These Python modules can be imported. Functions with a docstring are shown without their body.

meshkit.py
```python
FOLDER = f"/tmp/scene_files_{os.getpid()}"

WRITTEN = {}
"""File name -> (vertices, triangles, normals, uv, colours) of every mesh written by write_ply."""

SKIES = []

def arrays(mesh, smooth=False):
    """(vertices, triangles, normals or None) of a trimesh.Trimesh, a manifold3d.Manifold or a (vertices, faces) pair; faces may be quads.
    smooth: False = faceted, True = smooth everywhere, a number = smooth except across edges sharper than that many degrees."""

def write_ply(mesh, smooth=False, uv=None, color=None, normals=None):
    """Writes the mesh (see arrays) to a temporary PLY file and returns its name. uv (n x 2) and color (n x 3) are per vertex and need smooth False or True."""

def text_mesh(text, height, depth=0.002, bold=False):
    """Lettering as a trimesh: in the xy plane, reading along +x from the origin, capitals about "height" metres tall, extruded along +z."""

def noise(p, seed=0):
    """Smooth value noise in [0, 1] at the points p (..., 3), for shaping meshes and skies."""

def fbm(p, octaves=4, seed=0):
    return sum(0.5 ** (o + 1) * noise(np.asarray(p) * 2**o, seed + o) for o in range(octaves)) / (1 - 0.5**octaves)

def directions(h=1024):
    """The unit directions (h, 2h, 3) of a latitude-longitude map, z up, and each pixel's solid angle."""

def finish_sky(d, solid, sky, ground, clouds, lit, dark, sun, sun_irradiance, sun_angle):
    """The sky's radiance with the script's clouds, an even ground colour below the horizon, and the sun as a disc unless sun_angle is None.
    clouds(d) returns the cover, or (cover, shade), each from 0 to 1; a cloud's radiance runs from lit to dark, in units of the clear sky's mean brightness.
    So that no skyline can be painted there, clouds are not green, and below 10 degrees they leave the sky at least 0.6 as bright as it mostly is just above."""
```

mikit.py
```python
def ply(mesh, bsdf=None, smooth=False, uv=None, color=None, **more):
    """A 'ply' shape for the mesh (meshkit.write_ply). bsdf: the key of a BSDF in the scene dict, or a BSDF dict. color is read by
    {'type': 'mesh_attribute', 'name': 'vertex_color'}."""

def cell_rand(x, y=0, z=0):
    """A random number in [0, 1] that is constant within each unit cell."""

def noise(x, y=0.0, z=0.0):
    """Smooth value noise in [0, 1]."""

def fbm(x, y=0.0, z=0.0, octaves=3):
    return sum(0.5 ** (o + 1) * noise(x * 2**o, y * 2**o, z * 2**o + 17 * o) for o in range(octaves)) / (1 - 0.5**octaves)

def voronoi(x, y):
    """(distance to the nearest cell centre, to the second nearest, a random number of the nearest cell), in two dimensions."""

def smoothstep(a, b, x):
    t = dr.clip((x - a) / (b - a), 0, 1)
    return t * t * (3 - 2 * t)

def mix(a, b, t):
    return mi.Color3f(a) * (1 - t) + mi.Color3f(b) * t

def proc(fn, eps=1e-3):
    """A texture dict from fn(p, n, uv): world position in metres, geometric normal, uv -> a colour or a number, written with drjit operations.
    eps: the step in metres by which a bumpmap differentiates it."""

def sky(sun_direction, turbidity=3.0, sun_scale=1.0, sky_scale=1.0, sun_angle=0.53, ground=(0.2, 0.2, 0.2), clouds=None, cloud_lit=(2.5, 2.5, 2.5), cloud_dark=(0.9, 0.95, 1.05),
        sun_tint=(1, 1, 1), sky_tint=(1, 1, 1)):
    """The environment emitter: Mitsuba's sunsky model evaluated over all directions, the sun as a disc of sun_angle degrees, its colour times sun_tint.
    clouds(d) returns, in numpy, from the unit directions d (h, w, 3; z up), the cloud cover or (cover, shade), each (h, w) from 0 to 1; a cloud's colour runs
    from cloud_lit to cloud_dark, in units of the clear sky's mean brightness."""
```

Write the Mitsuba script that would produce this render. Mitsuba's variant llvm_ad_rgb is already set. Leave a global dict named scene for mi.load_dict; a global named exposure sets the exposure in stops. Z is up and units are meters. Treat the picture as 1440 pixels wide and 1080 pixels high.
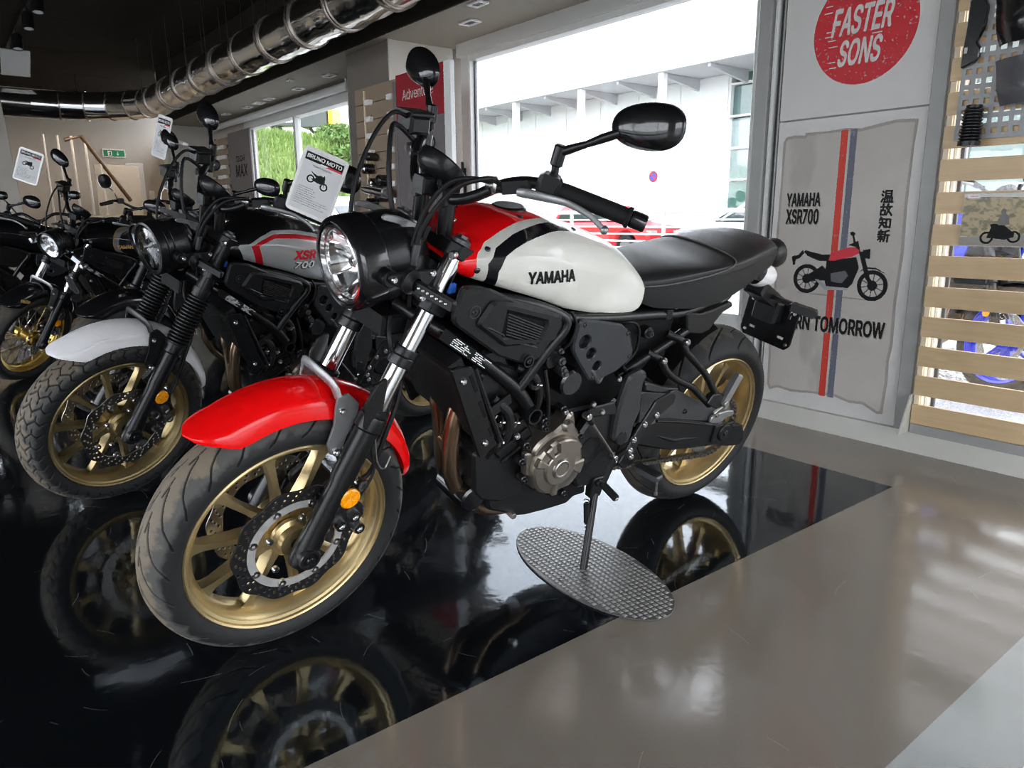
import math
import numpy as np, trimesh, shapely, drjit as dr, mitsuba as mi
import mapbox_earcut, manifold3d
from shapely.geometry import Polygon
import mikit, meshkit
from mikit import proc, noise, fbm, voronoi, cell_rand, smoothstep, mix

scene, labels = {}, {}
T4 = mi.ScalarTransform4f
PI = math.pi
rad = math.radians

# ---------------------------------------------------------------- camera, sky, exposure
EYE = np.array([1.9338, 1.5628, 0.9523])
YAW, PITCH, ROLL, FPX = rad(-128.0236), rad(12.793), rad(-0.431), 1030.91
exposure = 4.1
fw = np.array([math.cos(YAW) * math.cos(PITCH), math.sin(YAW) * math.cos(PITCH), -math.sin(PITCH)])
rt = np.cross(fw, [0, 0, 1]); rt /= np.linalg.norm(rt)
upv = np.cross(rt, fw)
upv = -math.sin(ROLL) * rt + math.cos(ROLL) * upv
scene['camera'] = {'type': 'perspective', 'fov': 2 * math.degrees(math.atan(720 / FPX)), 'fov_axis': 'x', 'near_clip': 0.02, 'far_clip': 400.0,
                   'to_world': T4().look_at(origin=EYE.tolist(), target=(EYE + fw).tolist(), up=upv.tolist())}


def overcast(d):
    n = meshkit.fbm(d * [3, 3, 6] + 5, octaves=4)
    return np.clip(0.97 + 0 * n, 0, 1), np.clip((n - 0.35) * 1.2, 0, 1)


scene['sky'] = mikit.sky((-0.3, 0.5, 0.8), turbidity=5, sun_scale=0.0, clouds=overcast, cloud_lit=(2.28, 2.4, 2.54), cloud_dark=(1.58, 1.67, 1.8), ground=(0.35, 0.35, 0.34))

# ---------------------------------------------------------------- materials
def rgb(*c):
    return {'type': 'rgb', 'value': list(c)}


def pri(key, color, rough=0.5, metal=0.0, spec=0.5, coat=0.0, coatg=0.95, bump=None, bscale=1.0, **kw):
    b = {'type': 'principled', 'base_color': color if isinstance(color, dict) else rgb(*color), 'roughness': rough if isinstance(rough, dict) else float(rough), 'metallic': float(metal), 'specular': float(spec)}
    if coat:
        b['clearcoat'] = float(coat); b['clearcoat_gloss'] = float(coatg)
    b.update(kw)
    if bump is not None:
        b = {'type': 'bumpmap', 'tex': bump, 'scale': float(bscale), 'bsdf': b}
    scene[key] = {'type': 'twosided', 'bsdf': b}
    return key


VC = {'type': 'mesh_attribute', 'name': 'vertex_color'}
pri('m_rubber', VC, 0.62, spec=0.35)
pri('m_black_satin', (0.0065, 0.0065, 0.007), 0.30, spec=0.42)
pri('m_black_matte', (0.0075, 0.0075, 0.008), 0.48, spec=0.32)
pri('m_black_deep', (0.004, 0.004, 0.0045), 0.6, spec=0.2)
pri('m_black_plastic', (0.009, 0.009, 0.0095), 0.36, spec=0.42)
pri('m_black_gloss', (0.004, 0.004, 0.005), 0.08, coat=1.0)
pri('m_black_metal', (0.018, 0.018, 0.019), 0.30, metal=0.5)
pri('m_grip', (0.007, 0.007, 0.007), 0.65, spec=0.25)
pri('m_gold', (0.62, 0.48, 0.25), 0.33, metal=0.85)
pri('m_gold_dull', (0.36, 0.275, 0.135), 0.36, metal=0.85)
pri('m_gold_bright', (0.72, 0.50, 0.13), 0.25, metal=0.9)
pri('m_chrome', (0.86, 0.86, 0.87), 0.06, metal=1.0)
pri('m_steel', (0.55, 0.54, 0.52), 0.27, metal=1.0)
pri('m_disc', (0.36, 0.34, 0.31), 0.3, metal=1.0)
pri('m_disc_black', (0.035, 0.035, 0.037), 0.33, metal=0.6)
pri('m_bolt', (0.7, 0.7, 0.7), 0.2, metal=1.0)
pri('m_bolt_dark', (0.08, 0.08, 0.085), 0.3, metal=0.9)
pri('m_alloy', (0.33, 0.33, 0.335), 0.38, metal=0.75)
pri('m_alloy_dark', (0.10, 0.10, 0.105), 0.4, metal=0.7)
pri('m_bronze', (0.30, 0.265, 0.225), 0.3, metal=0.85)
pri('m_exhaust', (0.42, 0.29, 0.19), 0.26, metal=0.95)
pri('m_chain', (0.22, 0.2, 0.17), 0.35, metal=0.9)
pri('m_red', (0.86, 0.003, 0.004), 0.15, spec=0.4, coat=0.3)
pri('m_white_gloss', (0.86, 0.85, 0.86), 0.14, coat=0.5)
pri('m_seat', (0.009, 0.0095, 0.010), 0.42, bump=proc(lambda p, n, uv: voronoi(p.x * 260 + p.z * 120, p.y * 260 + p.z * 170)[0], 4e-4), bscale=0.00025)
pri('m_seat_side', (0.012, 0.0125, 0.013), 0.55, spec=0.4)
pri('m_thread', (0.10, 0.10, 0.10), 0.7)
pri('m_amber', (0.95, 0.33, 0.0), 0.18, coat=1.0)
pri('m_orange', (0.9, 0.40, 0.05), 0.35)
pri('m_smoke', (0.12, 0.04, 0.03), 0.12, coat=1.0)
pri('m_reflector', (0.88, 0.88, 0.88), 0.10, metal=1.0)
pri('m_bulb', (0.8, 0.8, 0.78), 0.15)
pri('m_mirror', (0.9, 0.92, 0.93), 0.02, metal=1.0)
pri('m_print_black', (0.006, 0.006, 0.0065), 0.55, spec=0.2)
pri('m_cast_silver', (0.46, 0.45, 0.43), 0.42, metal=0.35)
pri('m_dark_grey', (0.028, 0.029, 0.030), 0.38, spec=0.45)
pri('m_print_white', (0.75, 0.75, 0.75), 0.5)
pri('m_print_red', (0.62, 0.015, 0.03), 0.45)
pri('m_gold_print', (0.62, 0.38, 0.12), 0.4)
pri('m_blue_paint', (0.01, 0.03, 0.55), 0.2, coat=1.0)
pri('m_blue_plug', (0.02, 0.12, 0.5), 0.4)
pri('m_fin', (0.05, 0.05, 0.05), 0.4, metal=0.6)
scene['m_glass'] = {'type': 'thindielectric', 'int_ior': 1.5}
scene['m_lens'] = {'type': 'thindielectric', 'int_ior': 1.5}

# ---------------------------------------------------------------- mesh helpers
def tm(v, f):
    f = np.asarray(f)
    if f.shape[1] == 4:
        f = np.vstack([f[:, [0, 1, 2]], f[:, [0, 2, 3]]])
    return trimesh.Trimesh(np.asarray(v, float), f, process=False)


def cat(*ms):
    return trimesh.util.concatenate(list(ms))


def spline(pts, n=6):
    """Catmull-Rom through the points."""
    p = np.asarray(pts, float)
    q = np.vstack([2 * p[0] - p[1], p, 2 * p[-1] - p[-2]])
    t = np.linspace(0, 1, n, endpoint=False)[:, None]
    out = [0.5 * (2 * q[i] + (q[i + 1] - q[i - 1]) * t + (2 * q[i - 1] - 5 * q[i] + 4 * q[i + 1] - q[i + 2]) * t**2 + (-q[i - 1] + 3 * q[i] - 3 * q[i + 1] + q[i + 2]) * t**3) for i in range(1, len(p))]
    return np.vstack(out + [p[-1:]])


def tube(pts, r, n=12, sm=0, cap=True, flat=None):
    p = np.asarray(pts, float)
    rr = np.broadcast_to(np.asarray(r, float), (len(p),)).astype(float)
    if sm:
        rr = np.interp(np.linspace(0, len(p) - 1, (len(p) - 1) * sm + 1), np.arange(len(p)), rr)
        p = spline(p, sm)
    t = np.gradient(p, axis=0); t /= np.maximum(np.linalg.norm(t, axis=1, keepdims=True), 1e-12)
    a = np.array([0, 0, 1.0]) if abs(t[0][2]) < 0.9 else np.array([0, 1.0, 0])
    v, rings = [], []
    u = np.cross(t[0], a); u /= np.linalg.norm(u)
    th = np.linspace(0, 2 * PI, n, endpoint=False)
    for i in range(len(p)):
        u = u - t[i] * (u @ t[i]); u /= np.linalg.norm(u)
        w = np.cross(t[i], u)
        k = (1, 1) if flat is None else flat
        v.append(p[i] + rr[i] * (k[0] * np.cos(th)[:, None] * u + k[1] * np.sin(th)[:, None] * w))
    v = np.vstack(v); m = len(p)
    i = np.arange(n); j = (i + 1) % n
    f = np.vstack([np.stack([k * n + i, k * n + j, (k + 1) * n + j, (k + 1) * n + i], 1) for k in range(m - 1)])
    f = np.vstack([f[:, [0, 1, 2]], f[:, [0, 2, 3]]])
    if cap:
        v = np.vstack([v, p[0], p[-1]])
        f = np.vstack([f, np.stack([j, i, 0 * i + m * n], 1), np.stack([(m - 1) * n + i, (m - 1) * n + j, 0 * i + m * n + 1], 1)])
    return tm(v, f)


def frame_to(axis):
    a = np.asarray(axis, float); a = a / np.linalg.norm(a)
    b = np.array([0, 0, 1.0]) if abs(a[2]) < 0.9 else np.array([1.0, 0, 0])
    u = np.cross(b, a); u /= np.linalg.norm(u)
    return np.stack([u, np.cross(a, u), a], 1)


def lathe(prof, n=32, c=(0, 0, 0), axis=(0, 1, 0), closed=False, arc=None):
    """profile (r, h) turned about the axis through c."""
    p = np.asarray(prof, float); m = len(p)
    th = np.linspace(0, 2 * PI, n, endpoint=False)
    v = np.stack([p[None, :, 0] * np.cos(th)[:, None], p[None, :, 0] * np.sin(th)[:, None], np.broadcast_to(p[None, :, 1], (n, m))], -1).reshape(-1, 3)
    k = np.arange(m if closed else m - 1); k2 = (k + 1) % m
    i = np.arange(n)[:, None]; j = (i + 1) % n
    f = np.stack([i * m + k, j * m + k, j * m + k2, i * m + k2], -1).reshape(-1, 4)
    return tm(v @ frame_to(axis).T + np.asarray(c, float), f)


def cyl(a, b, r, n=16, bev=0.0):
    a, b = np.asarray(a, float), np.asarray(b, float)
    h = np.linalg.norm(b - a); bev = min(bev, h / 3, r / 2)
    prof = [(0, 0), (r - bev, 0), (r, bev), (r, h - bev), (r - bev, h), (0, h)] if bev else [(0, 0), (r, 0), (r, h), (0, h)]
    return lathe(prof, n, a, b - a)


def rounded(poly, r=0.004, q=3):
    p = Polygon(poly) if not isinstance(poly, Polygon) else poly
    p = p.buffer(0)
    if r:
        p = p.buffer(-r, quad_segs=q).buffer(2 * r, quad_segs=q).buffer(-r, quad_segs=q)
        if p.geom_type != 'Polygon':
            p = max(p.geoms, key=lambda g: g.area)
    return p.simplify(r * 0.04 if r else 0)


def slab(poly, y0, y1, bev=0.002, r=0.004, holes=(), plane='xz'):
    """A polygon in x, z given thickness from y0 to y1, with chamfered edges."""
    p = rounded(poly, r)
    for h in holes:
        p = p.difference(h if isinstance(h, Polygon) else Polygon(h))
    if p.geom_type != 'Polygon':
        p = max(p.geoms, key=lambda g: g.area)
    p = shapely.geometry.polygon.orient(p)
    rings = [np.array(p.exterior.coords)[:-1]] + [np.array(g.coords)[:-1] for g in p.interiors]
    full = np.vstack(rings); ins = []
    for g in rings:
        e = np.roll(g, -1, 0) - g; e /= np.maximum(np.linalg.norm(e, axis=1, keepdims=True), 1e-12)
        nn = np.stack([-e[:, 1], e[:, 0]], 1); nv = nn + np.roll(nn, 1, 0)
        nv /= np.maximum(np.linalg.norm(nv, axis=1, keepdims=True), 1e-9)
        nv /= np.maximum(np.abs((nv * nn).sum(1, keepdims=True)), 0.5)
        ins.append(g + nv * bev)
    ins = np.vstack(ins); N = len(full)
    tri = np.asarray(mapbox_earcut.triangulate_float64(ins, np.cumsum([len(g) for g in rings]).astype(np.uint32))).reshape(-1, 3)
    lev = [(ins, y0), (full, y0 + bev), (full, y1 - bev), (ins, y1)] if bev else [(ins, y0), (ins, y1)]
    v = np.vstack([np.stack([q[:, 0], np.full(N, y), q[:, 1]], 1) for q, y in lev])
    fs, at = [], 0
    for g in rings:
        i = at + np.arange(len(g)); j = at + (np.arange(len(g)) + 1) % len(g); at += len(g)
        for k in range(len(lev) - 1):
            fs.append(np.stack([k * N + i, k * N + j, (k + 1) * N + j], 1)); fs.append(np.stack([k * N + i, (k + 1) * N + j, (k + 1) * N + i], 1))
    fs += [tri, (len(lev) - 1) * N + tri[:, ::-1]]
    m = tm(v, np.vstack(fs)[:, ::-1])
    if plane == 'yz':
        m.vertices = m.vertices[:, [1, 0, 2]]; m.faces = m.faces[:, ::-1]
    elif plane == 'xy':
        m.vertices = m.vertices[:, [0, 2, 1]]; m.faces = m.faces[:, ::-1]
    return m


def rect(x0, z0, x1, z1):
    return [(x0, z0), (x1, z0), (x1, z1), (x0, z1)]


def circ(x, z, r, n=14):
    a = np.linspace(0, 2 * PI, n, endpoint=False)
    return Polygon(np.stack([x + r * np.cos(a), z + r * np.sin(a)], 1))


def box(x0, x1, y0, y1, z0, z1, bev=0.0):
    b = min(bev, (x1 - x0) / 3, (z1 - z0) / 3, (y1 - y0) / 3)
    return slab(rect(x0, z0, x1, z1), y0, y1, b, 0)


def rot(m, axis, deg, c=(0, 0, 0)):
    m = m.copy(); m.apply_transform(trimesh.transformations.rotation_matrix(rad(deg), axis, c)); return m


def mv(m, d):
    m = m.copy(); m.apply_translation(d); return m


def bar(a, b, w, h, bev=0.002, up=(0, 0, 1)):
    """A box beam from a to b, w across and h along up."""
    a, b = np.asarray(a, float), np.asarray(b, float)
    t = b - a; L = np.linalg.norm(t); t /= L
    s = np.cross(up, t); s /= np.linalg.norm(s); u = np.cross(t, s)
    m = box(-w / 2, w / 2, 0, L, -h / 2, h / 2, bev)
    m.vertices = a + m.vertices @ np.stack([s, t, u]); m.faces = m.faces[:, ::-1]
    return m


def grid(fn, us, vs, closed_v=False):
    """A surface fn(u, v) -> xyz over two parameter lists."""
    U, V = np.meshgrid(us, vs, indexing='ij')
    p = fn(U, V).reshape(-1, 3); a, b = len(us), len(vs)
    i = np.arange(a - 1)[:, None]; j = np.arange(b if closed_v else b - 1)[None]; j2 = (j + 1) % b
    return tm(p, np.stack([i * b + j, (i + 1) * b + j, (i + 1) * b + j2, i * b + j2], -1).reshape(-1, 4))


def put(key, mesh, mat, smooth=30, label=None, **kw):
    """One entry of the scene; a repeat takes the next number."""
    k = free(key)
    scene[k] = mikit.ply(mesh, mat, smooth, **kw)
    if label:
        labels.setdefault(k, {})['label'] = label
    return k


def free(key):
    if key not in scene and not any(q.startswith(key + '__') for q in scene):
        return key
    i = 1
    while f'{key}_{i:03d}' in scene or any(q.startswith(f'{key}_{i:03d}__') for q in scene):
        i += 1
    return f'{key}_{i:03d}'


def thing(key, label, cat_, group=None):
    labels[key] = {'label': label, 'category': cat_}
    if group:
        labels[key]['group'] = group
    return key


def structure(key, mesh, mat, smooth=30, **kw):
    k = put(key, mesh, mat, smooth, **kw)
    labels[k] = {'kind': 'structure'}
    return k


def words(text, h, width=None, depth=0.001, bold=True, shear=0.0):
    """Lettering in x (reading) and y (up), scaled to a width, leaning by shear."""
    m = meshkit.text_mesh(text, h, depth, bold)
    v = m.vertices.copy()
    v[:, 0] -= v[:, 0].min()
    if width:
        v[:, 0] *= width / v[:, 0].max()
    v[:, 0] += shear * v[:, 1]
    m.vertices = v
    return m


def heavy(text, h, width, depth=0.001, fat=0.06, shear=0.0):
    """Bold condensed lettering: the outlines of words() swollen by fat (a share of the height) before they are squeezed to the width."""
    m = meshkit.text_mesh(text, h, depth, True)
    up = m.face_normals[:, 2] > 0.5
    tri = m.vertices[m.faces[up]][:, :, :2]
    shp = shapely.union_all([Polygon(t) for t in tri]).buffer(1e-5)
    w0 = shp.bounds[2] - shp.bounds[0]
    k = width / w0
    shp = shapely.affinity.scale(shp, k, 1.0, origin=(0, 0)).buffer(h * fat * 0.55, join_style=2).simplify(h * 0.003)
    x0, _, x1, _ = shp.bounds; y0, y1 = shp.bounds[1], shp.bounds[3]
    shp = shapely.affinity.translate(shp, -x0, 0)
    shp = shapely.affinity.scale(shp, width / (x1 - x0), h / (y1 - y0), origin=(0, 0))
    shp = shapely.affinity.translate(shp, 0, -shp.bounds[1])
    m = trimesh.util.concatenate([trimesh.creation.extrude_polygon(g, depth, engine='earcut') for g in getattr(shp, 'geoms', [shp])])
    v = m.vertices.copy(); v[:, 0] += shear * v[:, 1]; m.vertices = v
    return m


def onto(m, o, ex, ey, ez):
    """Maps a mesh's x, y, z to the directions ex, ey, ez from the origin o."""
    m = m.copy(); m.vertices = np.asarray(o, float) + m.vertices @ np.array([ex, ey, ez], float); return m


# ---------------------------------------------------------------- motorcycle: side-view metres, x forward from the rear axle's contact point, y to its left, z up
WB, RAKE, FR, RR = 1.405, rad(24.8), 0.2995, 0.3155
SA = np.array([-math.sin(RAKE), 0, math.cos(RAKE)]); SP = np.array([1.495, 0, 0])
PARTS = []


def part(name, mesh, mat, frame='B', on='mtsfn', smooth=30, label=None, uv=None, color=None):
    PARTS.append((name, mikit.ply(mesh, None, smooth, uv=uv, color=color), mat, frame, on, label))


def both(name, fn, mat, frame='B', on='mtsfn', smooth=30, label=None):
    for s in (1, -1):
        part(name, fn(s), mat, frame, on, smooth, label)


def ybolt(x, y, z, r=0.007, h=0.006, s=1):
    """A button-headed socket screw whose axis is y."""
    return lathe([(0, h * 0.35), (r * 0.45, h * 0.35), (r * 0.5, h), (r * 0.75, h), (r, h * 0.5), (r, -0.004), (0, -0.004)], 12, (x, y, z), (0, s, 0))


# ---- wheels
def tyre(R, prof, nseg, nprof, pat=None, depth=0.003, dust=0.0, seed=0):
    p = np.array(prof); p = np.vstack([p, (p * [1, -1])[-2::-1]])
    p = spline(p, 12)
    d = np.r_[0, np.cumsum(np.linalg.norm(np.diff(p, axis=0), axis=1))]
    s = np.linspace(0, d[-1], nprof); p = np.stack([np.interp(s, d, p[:, 0]), np.interp(s, d, p[:, 1])], 1)
    t = np.gradient(p, axis=0); nn = np.stack([t[:, 1], -t[:, 0]], 1); nn /= np.linalg.norm(nn, axis=1, keepdims=True)
    if nn[nprof // 2, 0] < 0:
        nn = -nn
    S = s / d[-1] * 2 - 1
    ph = np.linspace(0, 2 * PI, nseg, endpoint=False)
    PH, SS = np.meshgrid(ph, S, indexing='ij')
    dis = np.zeros_like(PH); gr = np.zeros_like(PH)
    if pat is not None:
        gr = pat(PH, SS); dis = -depth * gr
    r = p[None, :, 0] + dis * nn[None, :, 0]; y = p[None, :, 1] + dis * nn[None, :, 1]
    v = np.stack([r * np.cos(PH), y + 0 * PH, r * np.sin(PH)], -1).reshape(-1, 3)
    i = np.arange(nseg)[:, None]; j = (i + 1) % nseg; k = np.arange(nprof - 1)[None]
    f = np.stack([i * nprof + k, i * nprof + k + 1, j * nprof + k + 1, j * nprof + k], -1).reshape(-1, 4)
    ns = meshkit.fbm(np.stack([np.cos(PH) * 14, np.sin(PH) * 14, SS * 3], -1), 4, seed)
    tread = np.clip((0.62 + 0.25 * (ns - 0.5) - np.abs(SS)) / 0.10, 0, 1)
    mid = np.clip((0.40 + 0.8 * (ns - 0.5) - np.abs(SS)) / 0.14, 0, 1)
    base = np.array([0.016, 0.016, 0.0165]); dusty = np.array([0.078, 0.075, 0.070]); brown = np.array([0.20, 0.160, 0.115])
    c = base + (dusty - base) * (tread * dust)[..., None]
    c = c + (brown - c) * (mid * dust * (0.5 + ns * 0.5))[..., None]
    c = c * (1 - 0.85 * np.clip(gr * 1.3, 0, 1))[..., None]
    return tm(v, f), c.reshape(-1, 3)


def seg_pattern(lines, period, width):
    """Grooves along polylines (degrees, |s|) repeated round the tyre, mirrored with half a period of shift."""
    def pat(PH, SS):
        deg = np.degrees(PH) % 360
        g = np.zeros_like(PH)
        for side in (1, -1):
            m = (SS * side) > -0.03
            a = (deg[m] + (0 if side > 0 else period / 2)); s = np.abs(SS[m])
            best = np.full(len(a), 9.0)
            for ln, w in lines:
                for q0, q1 in zip(ln[:-1], ln[1:]):
                    c = (q0[0] + q1[0]) / 2
                    aa = (a - c + period / 2) % period - period / 2 + c
                    X, Y = (aa - q0[0]) * 5.2, (s - q0[1]) * 95
                    dx, dy = (q1[0] - q0[0]) * 5.2, (q1[1] - q0[1]) * 95
                    t = np.clip((X * dx + Y * dy) / (dx * dx + dy * dy), 0, 1)
                    best = np.minimum(best, np.hypot(X - t * dx, Y - t * dy) / w)
            g[m] = np.maximum(g[m], np.clip((1.25 - best / width) / 0.5, 0, 1))
        return g
    return pat


F_PROF = [(0.229, 0.046), (0.236, 0.054), (0.250, 0.0605), (0.264, 0.0600), (0.276, 0.053), (0.2875, 0.038), (0.2957, 0.020), (0.2995, 0.0)]
R_PROF = [(0.229, 0.072), (0.237, 0.082), (0.252, 0.0895), (0.267, 0.087), (0.283, 0.075), (0.297, 0.055), (0.3095, 0.028), (0.3155, 0.0)]
sport = seg_pattern([([(15, 0.10), (10, 0.18), (5, 0.29), (1, 0.40), (-1, 0.49), (-3, 0.58), (-6.5, 0.68)], 1.0),
                     ([(4, 0.05), (0, 0.07), (-4, 0.075)], 0.9)], 15.0, 1.6)
knobs = seg_pattern([([(0, 0.0), (4.5, 0.15), (1.2, 0.31), (5.2, 0.48), (3.0, 0.63), (5.6, 0.78)], 1.25),
                     ([(1.2, 0.31), (-2.2, 0.34)], 1.0), ([(4.5, 0.15), (8.2, 0.12)], 1.0), ([(5.2, 0.48), (8.6, 0.47)], 0.8)], 9.0, 1.15)
rear_pat = seg_pattern([([(18, 0.12), (8, 0.30), (-2, 0.48), (-8, 0.62), (-9, 0.70)], 1.2), ([(4, 0.08), (-8, 0.26)], 1.0)], 30.0, 1.6)
AX = np.array([WB, 0, FR]); RX = np.array([0, 0, RR])


def at(m, c):
    return mv(m, c)


def rim(w, k=1.0):
    L = [(0.2305, w - 0.004), (0.2315, w + 0.001), (0.2285, w + 0.0035), (0.2245, w + 0.001), (0.2225, w - 0.004), (0.2165, w - 0.007), (0.2135, w - 0.012), (0.2075, w * 0.62), (0.2020, w * 0.36), (0.2010, w * 0.12)]
    p = L + [(r, -y) for r, y in L[::-1]] + [(0.206, -w * 0.3), (0.218, -w * 0.7), (0.2225, -w + 0.006), (0.2225, w - 0.006), (0.218, w * 0.7), (0.206, w * 0.3)]
    return lathe(p, 120, closed=True)


def spoke(r0, r1, hw0, hw1, d0, d1):
    """A cast spoke along +x: T-shaped flare at the rim, a ridge each side."""
    st = [(r0, hw0 * 1.7, d0), (r0 + 0.02, hw0, d0), ((r0 + r1) / 2, hw0 * 0.72, (d0 + d1) / 2), (r1 - 0.025, hw1, d1), (r1 - 0.008, hw1 * 1.5, d1 * 1.05), (r1 + 0.003, hw1 * 2.6, d1 * 1.1)]
    v = []
    for x, w, d in st:
        v.append([(x, -d, -w), (x, -d, w), (x, -d * 0.55, w * 0.8), (x, d * 0.55, w * 0.8), (x, d, w), (x, d, -w), (x, d * 0.55, -w * 0.8), (x, -d * 0.55, -w * 0.8)])
    v = np.array(v).reshape(-1, 3); n = 8
    i = np.arange(n); j = (i + 1) % n
    f = np.vstack([np.stack([k * n + i, k * n + j, (k + 1) * n + j, (k + 1) * n + i], 1) for k in range(len(st) - 1)])
    return tm(v, f)


def disc(R, ri, wav, nh, rows, y, t, holes=True):
    a = np.linspace(0, 2 * PI, 144, endpoint=False)
    ro = R + wav * np.cos(10 * a)
    p = Polygon(np.stack([ro * np.cos(a), ro * np.sin(a)], 1), [np.stack([(ri - wav * 0.5 * np.cos(10 * a)) * np.cos(a), (ri - wav * 0.5 * np.cos(10 * a)) * np.sin(a)], 1)])
    hs = []
    if holes:
        for k in range(nh):
            for q in range(rows):
                aa = 2 * PI * (k + (0.33 * q)) / nh; r = ri + (R - ri) * (0.24 + 0.26 * q)
                hs.append(circ(r * math.cos(aa), r * math.sin(aa), 0.0032, 7))
    return slab(p, y - t / 2, y + t / 2, 0.0008, 0, hs)


def carrier(R, y, t, arms=5):
    a = np.linspace(0, 2 * PI, 100, endpoint=False)
    r = R * (0.70 + 0.30 * np.clip(np.cos(arms * a) * 2.6 + 0.2, -1, 1))
    wins = []
    for k in range(arms):
        q = 2 * PI * k / arms
        wins.append(Polygon([(R * f * math.cos(q + d), R * f * math.sin(q + d)) for f, d in ((0.60, -0.30), (0.66, -0.30), (0.88, -0.15), (0.88, 0.15), (0.66, 0.30), (0.60, 0.30))]))
    return slab(np.stack([r * np.cos(a), r * np.sin(a)], 1), y - t / 2, y + t / 2, 0.001, 0, [circ(0, 0, R * 0.47, 36)])


def spread(m, k, n, off=0.0):
    return rot(m, (0, 1, 0), -360.0 * k / n - off)


# front wheel (turns with the steering)
FW = 'front_wheel'
part(FW, at(rim(0.0495), AX), 'rim', 'S', 'mtfn')
v, c = tyre(FR, F_PROF, 1260, 150, sport, 0.0028, 1.0)
part(FW + '__tyre', at(v, AX), 'm_rubber', 'S', 'm', True, color=c)
v, c = tyre(FR, F_PROF, 720, 110, knobs, 0.005, 0.75, 3)
part(FW + '__tyre', at(v, AX), 'm_rubber', 'S', 't', True, color=c)
v, c = tyre(FR, F_PROF, 90, 30, None, 0, 0.3)
part(FW + '__tyre', at(v, AX), 'm_rubber', 'S', 'sfn', True, color=c)
sp = spoke(0.036, 0.2035, 0.0085, 0.0085, 0.021, 0.0135)
for k in range(10):
    part(FW + '__spoke', at(spread(sp, k, 10, 6), AX), 'rim', 'S', 'mtfn', 25)
part(FW + '__hub', at(lathe([(0.012, -0.066), (0.034, -0.066), (0.036, -0.05), (0.046, -0.044), (0.046, -0.034), (0.034, -0.026), (0.030, 0), (0.034, 0.026), (0.046, 0.034), (0.046, 0.044), (0.036, 0.05), (0.034, 0.066), (0.012, 0.066)], 30), AX), 'rim', 'S')
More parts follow.
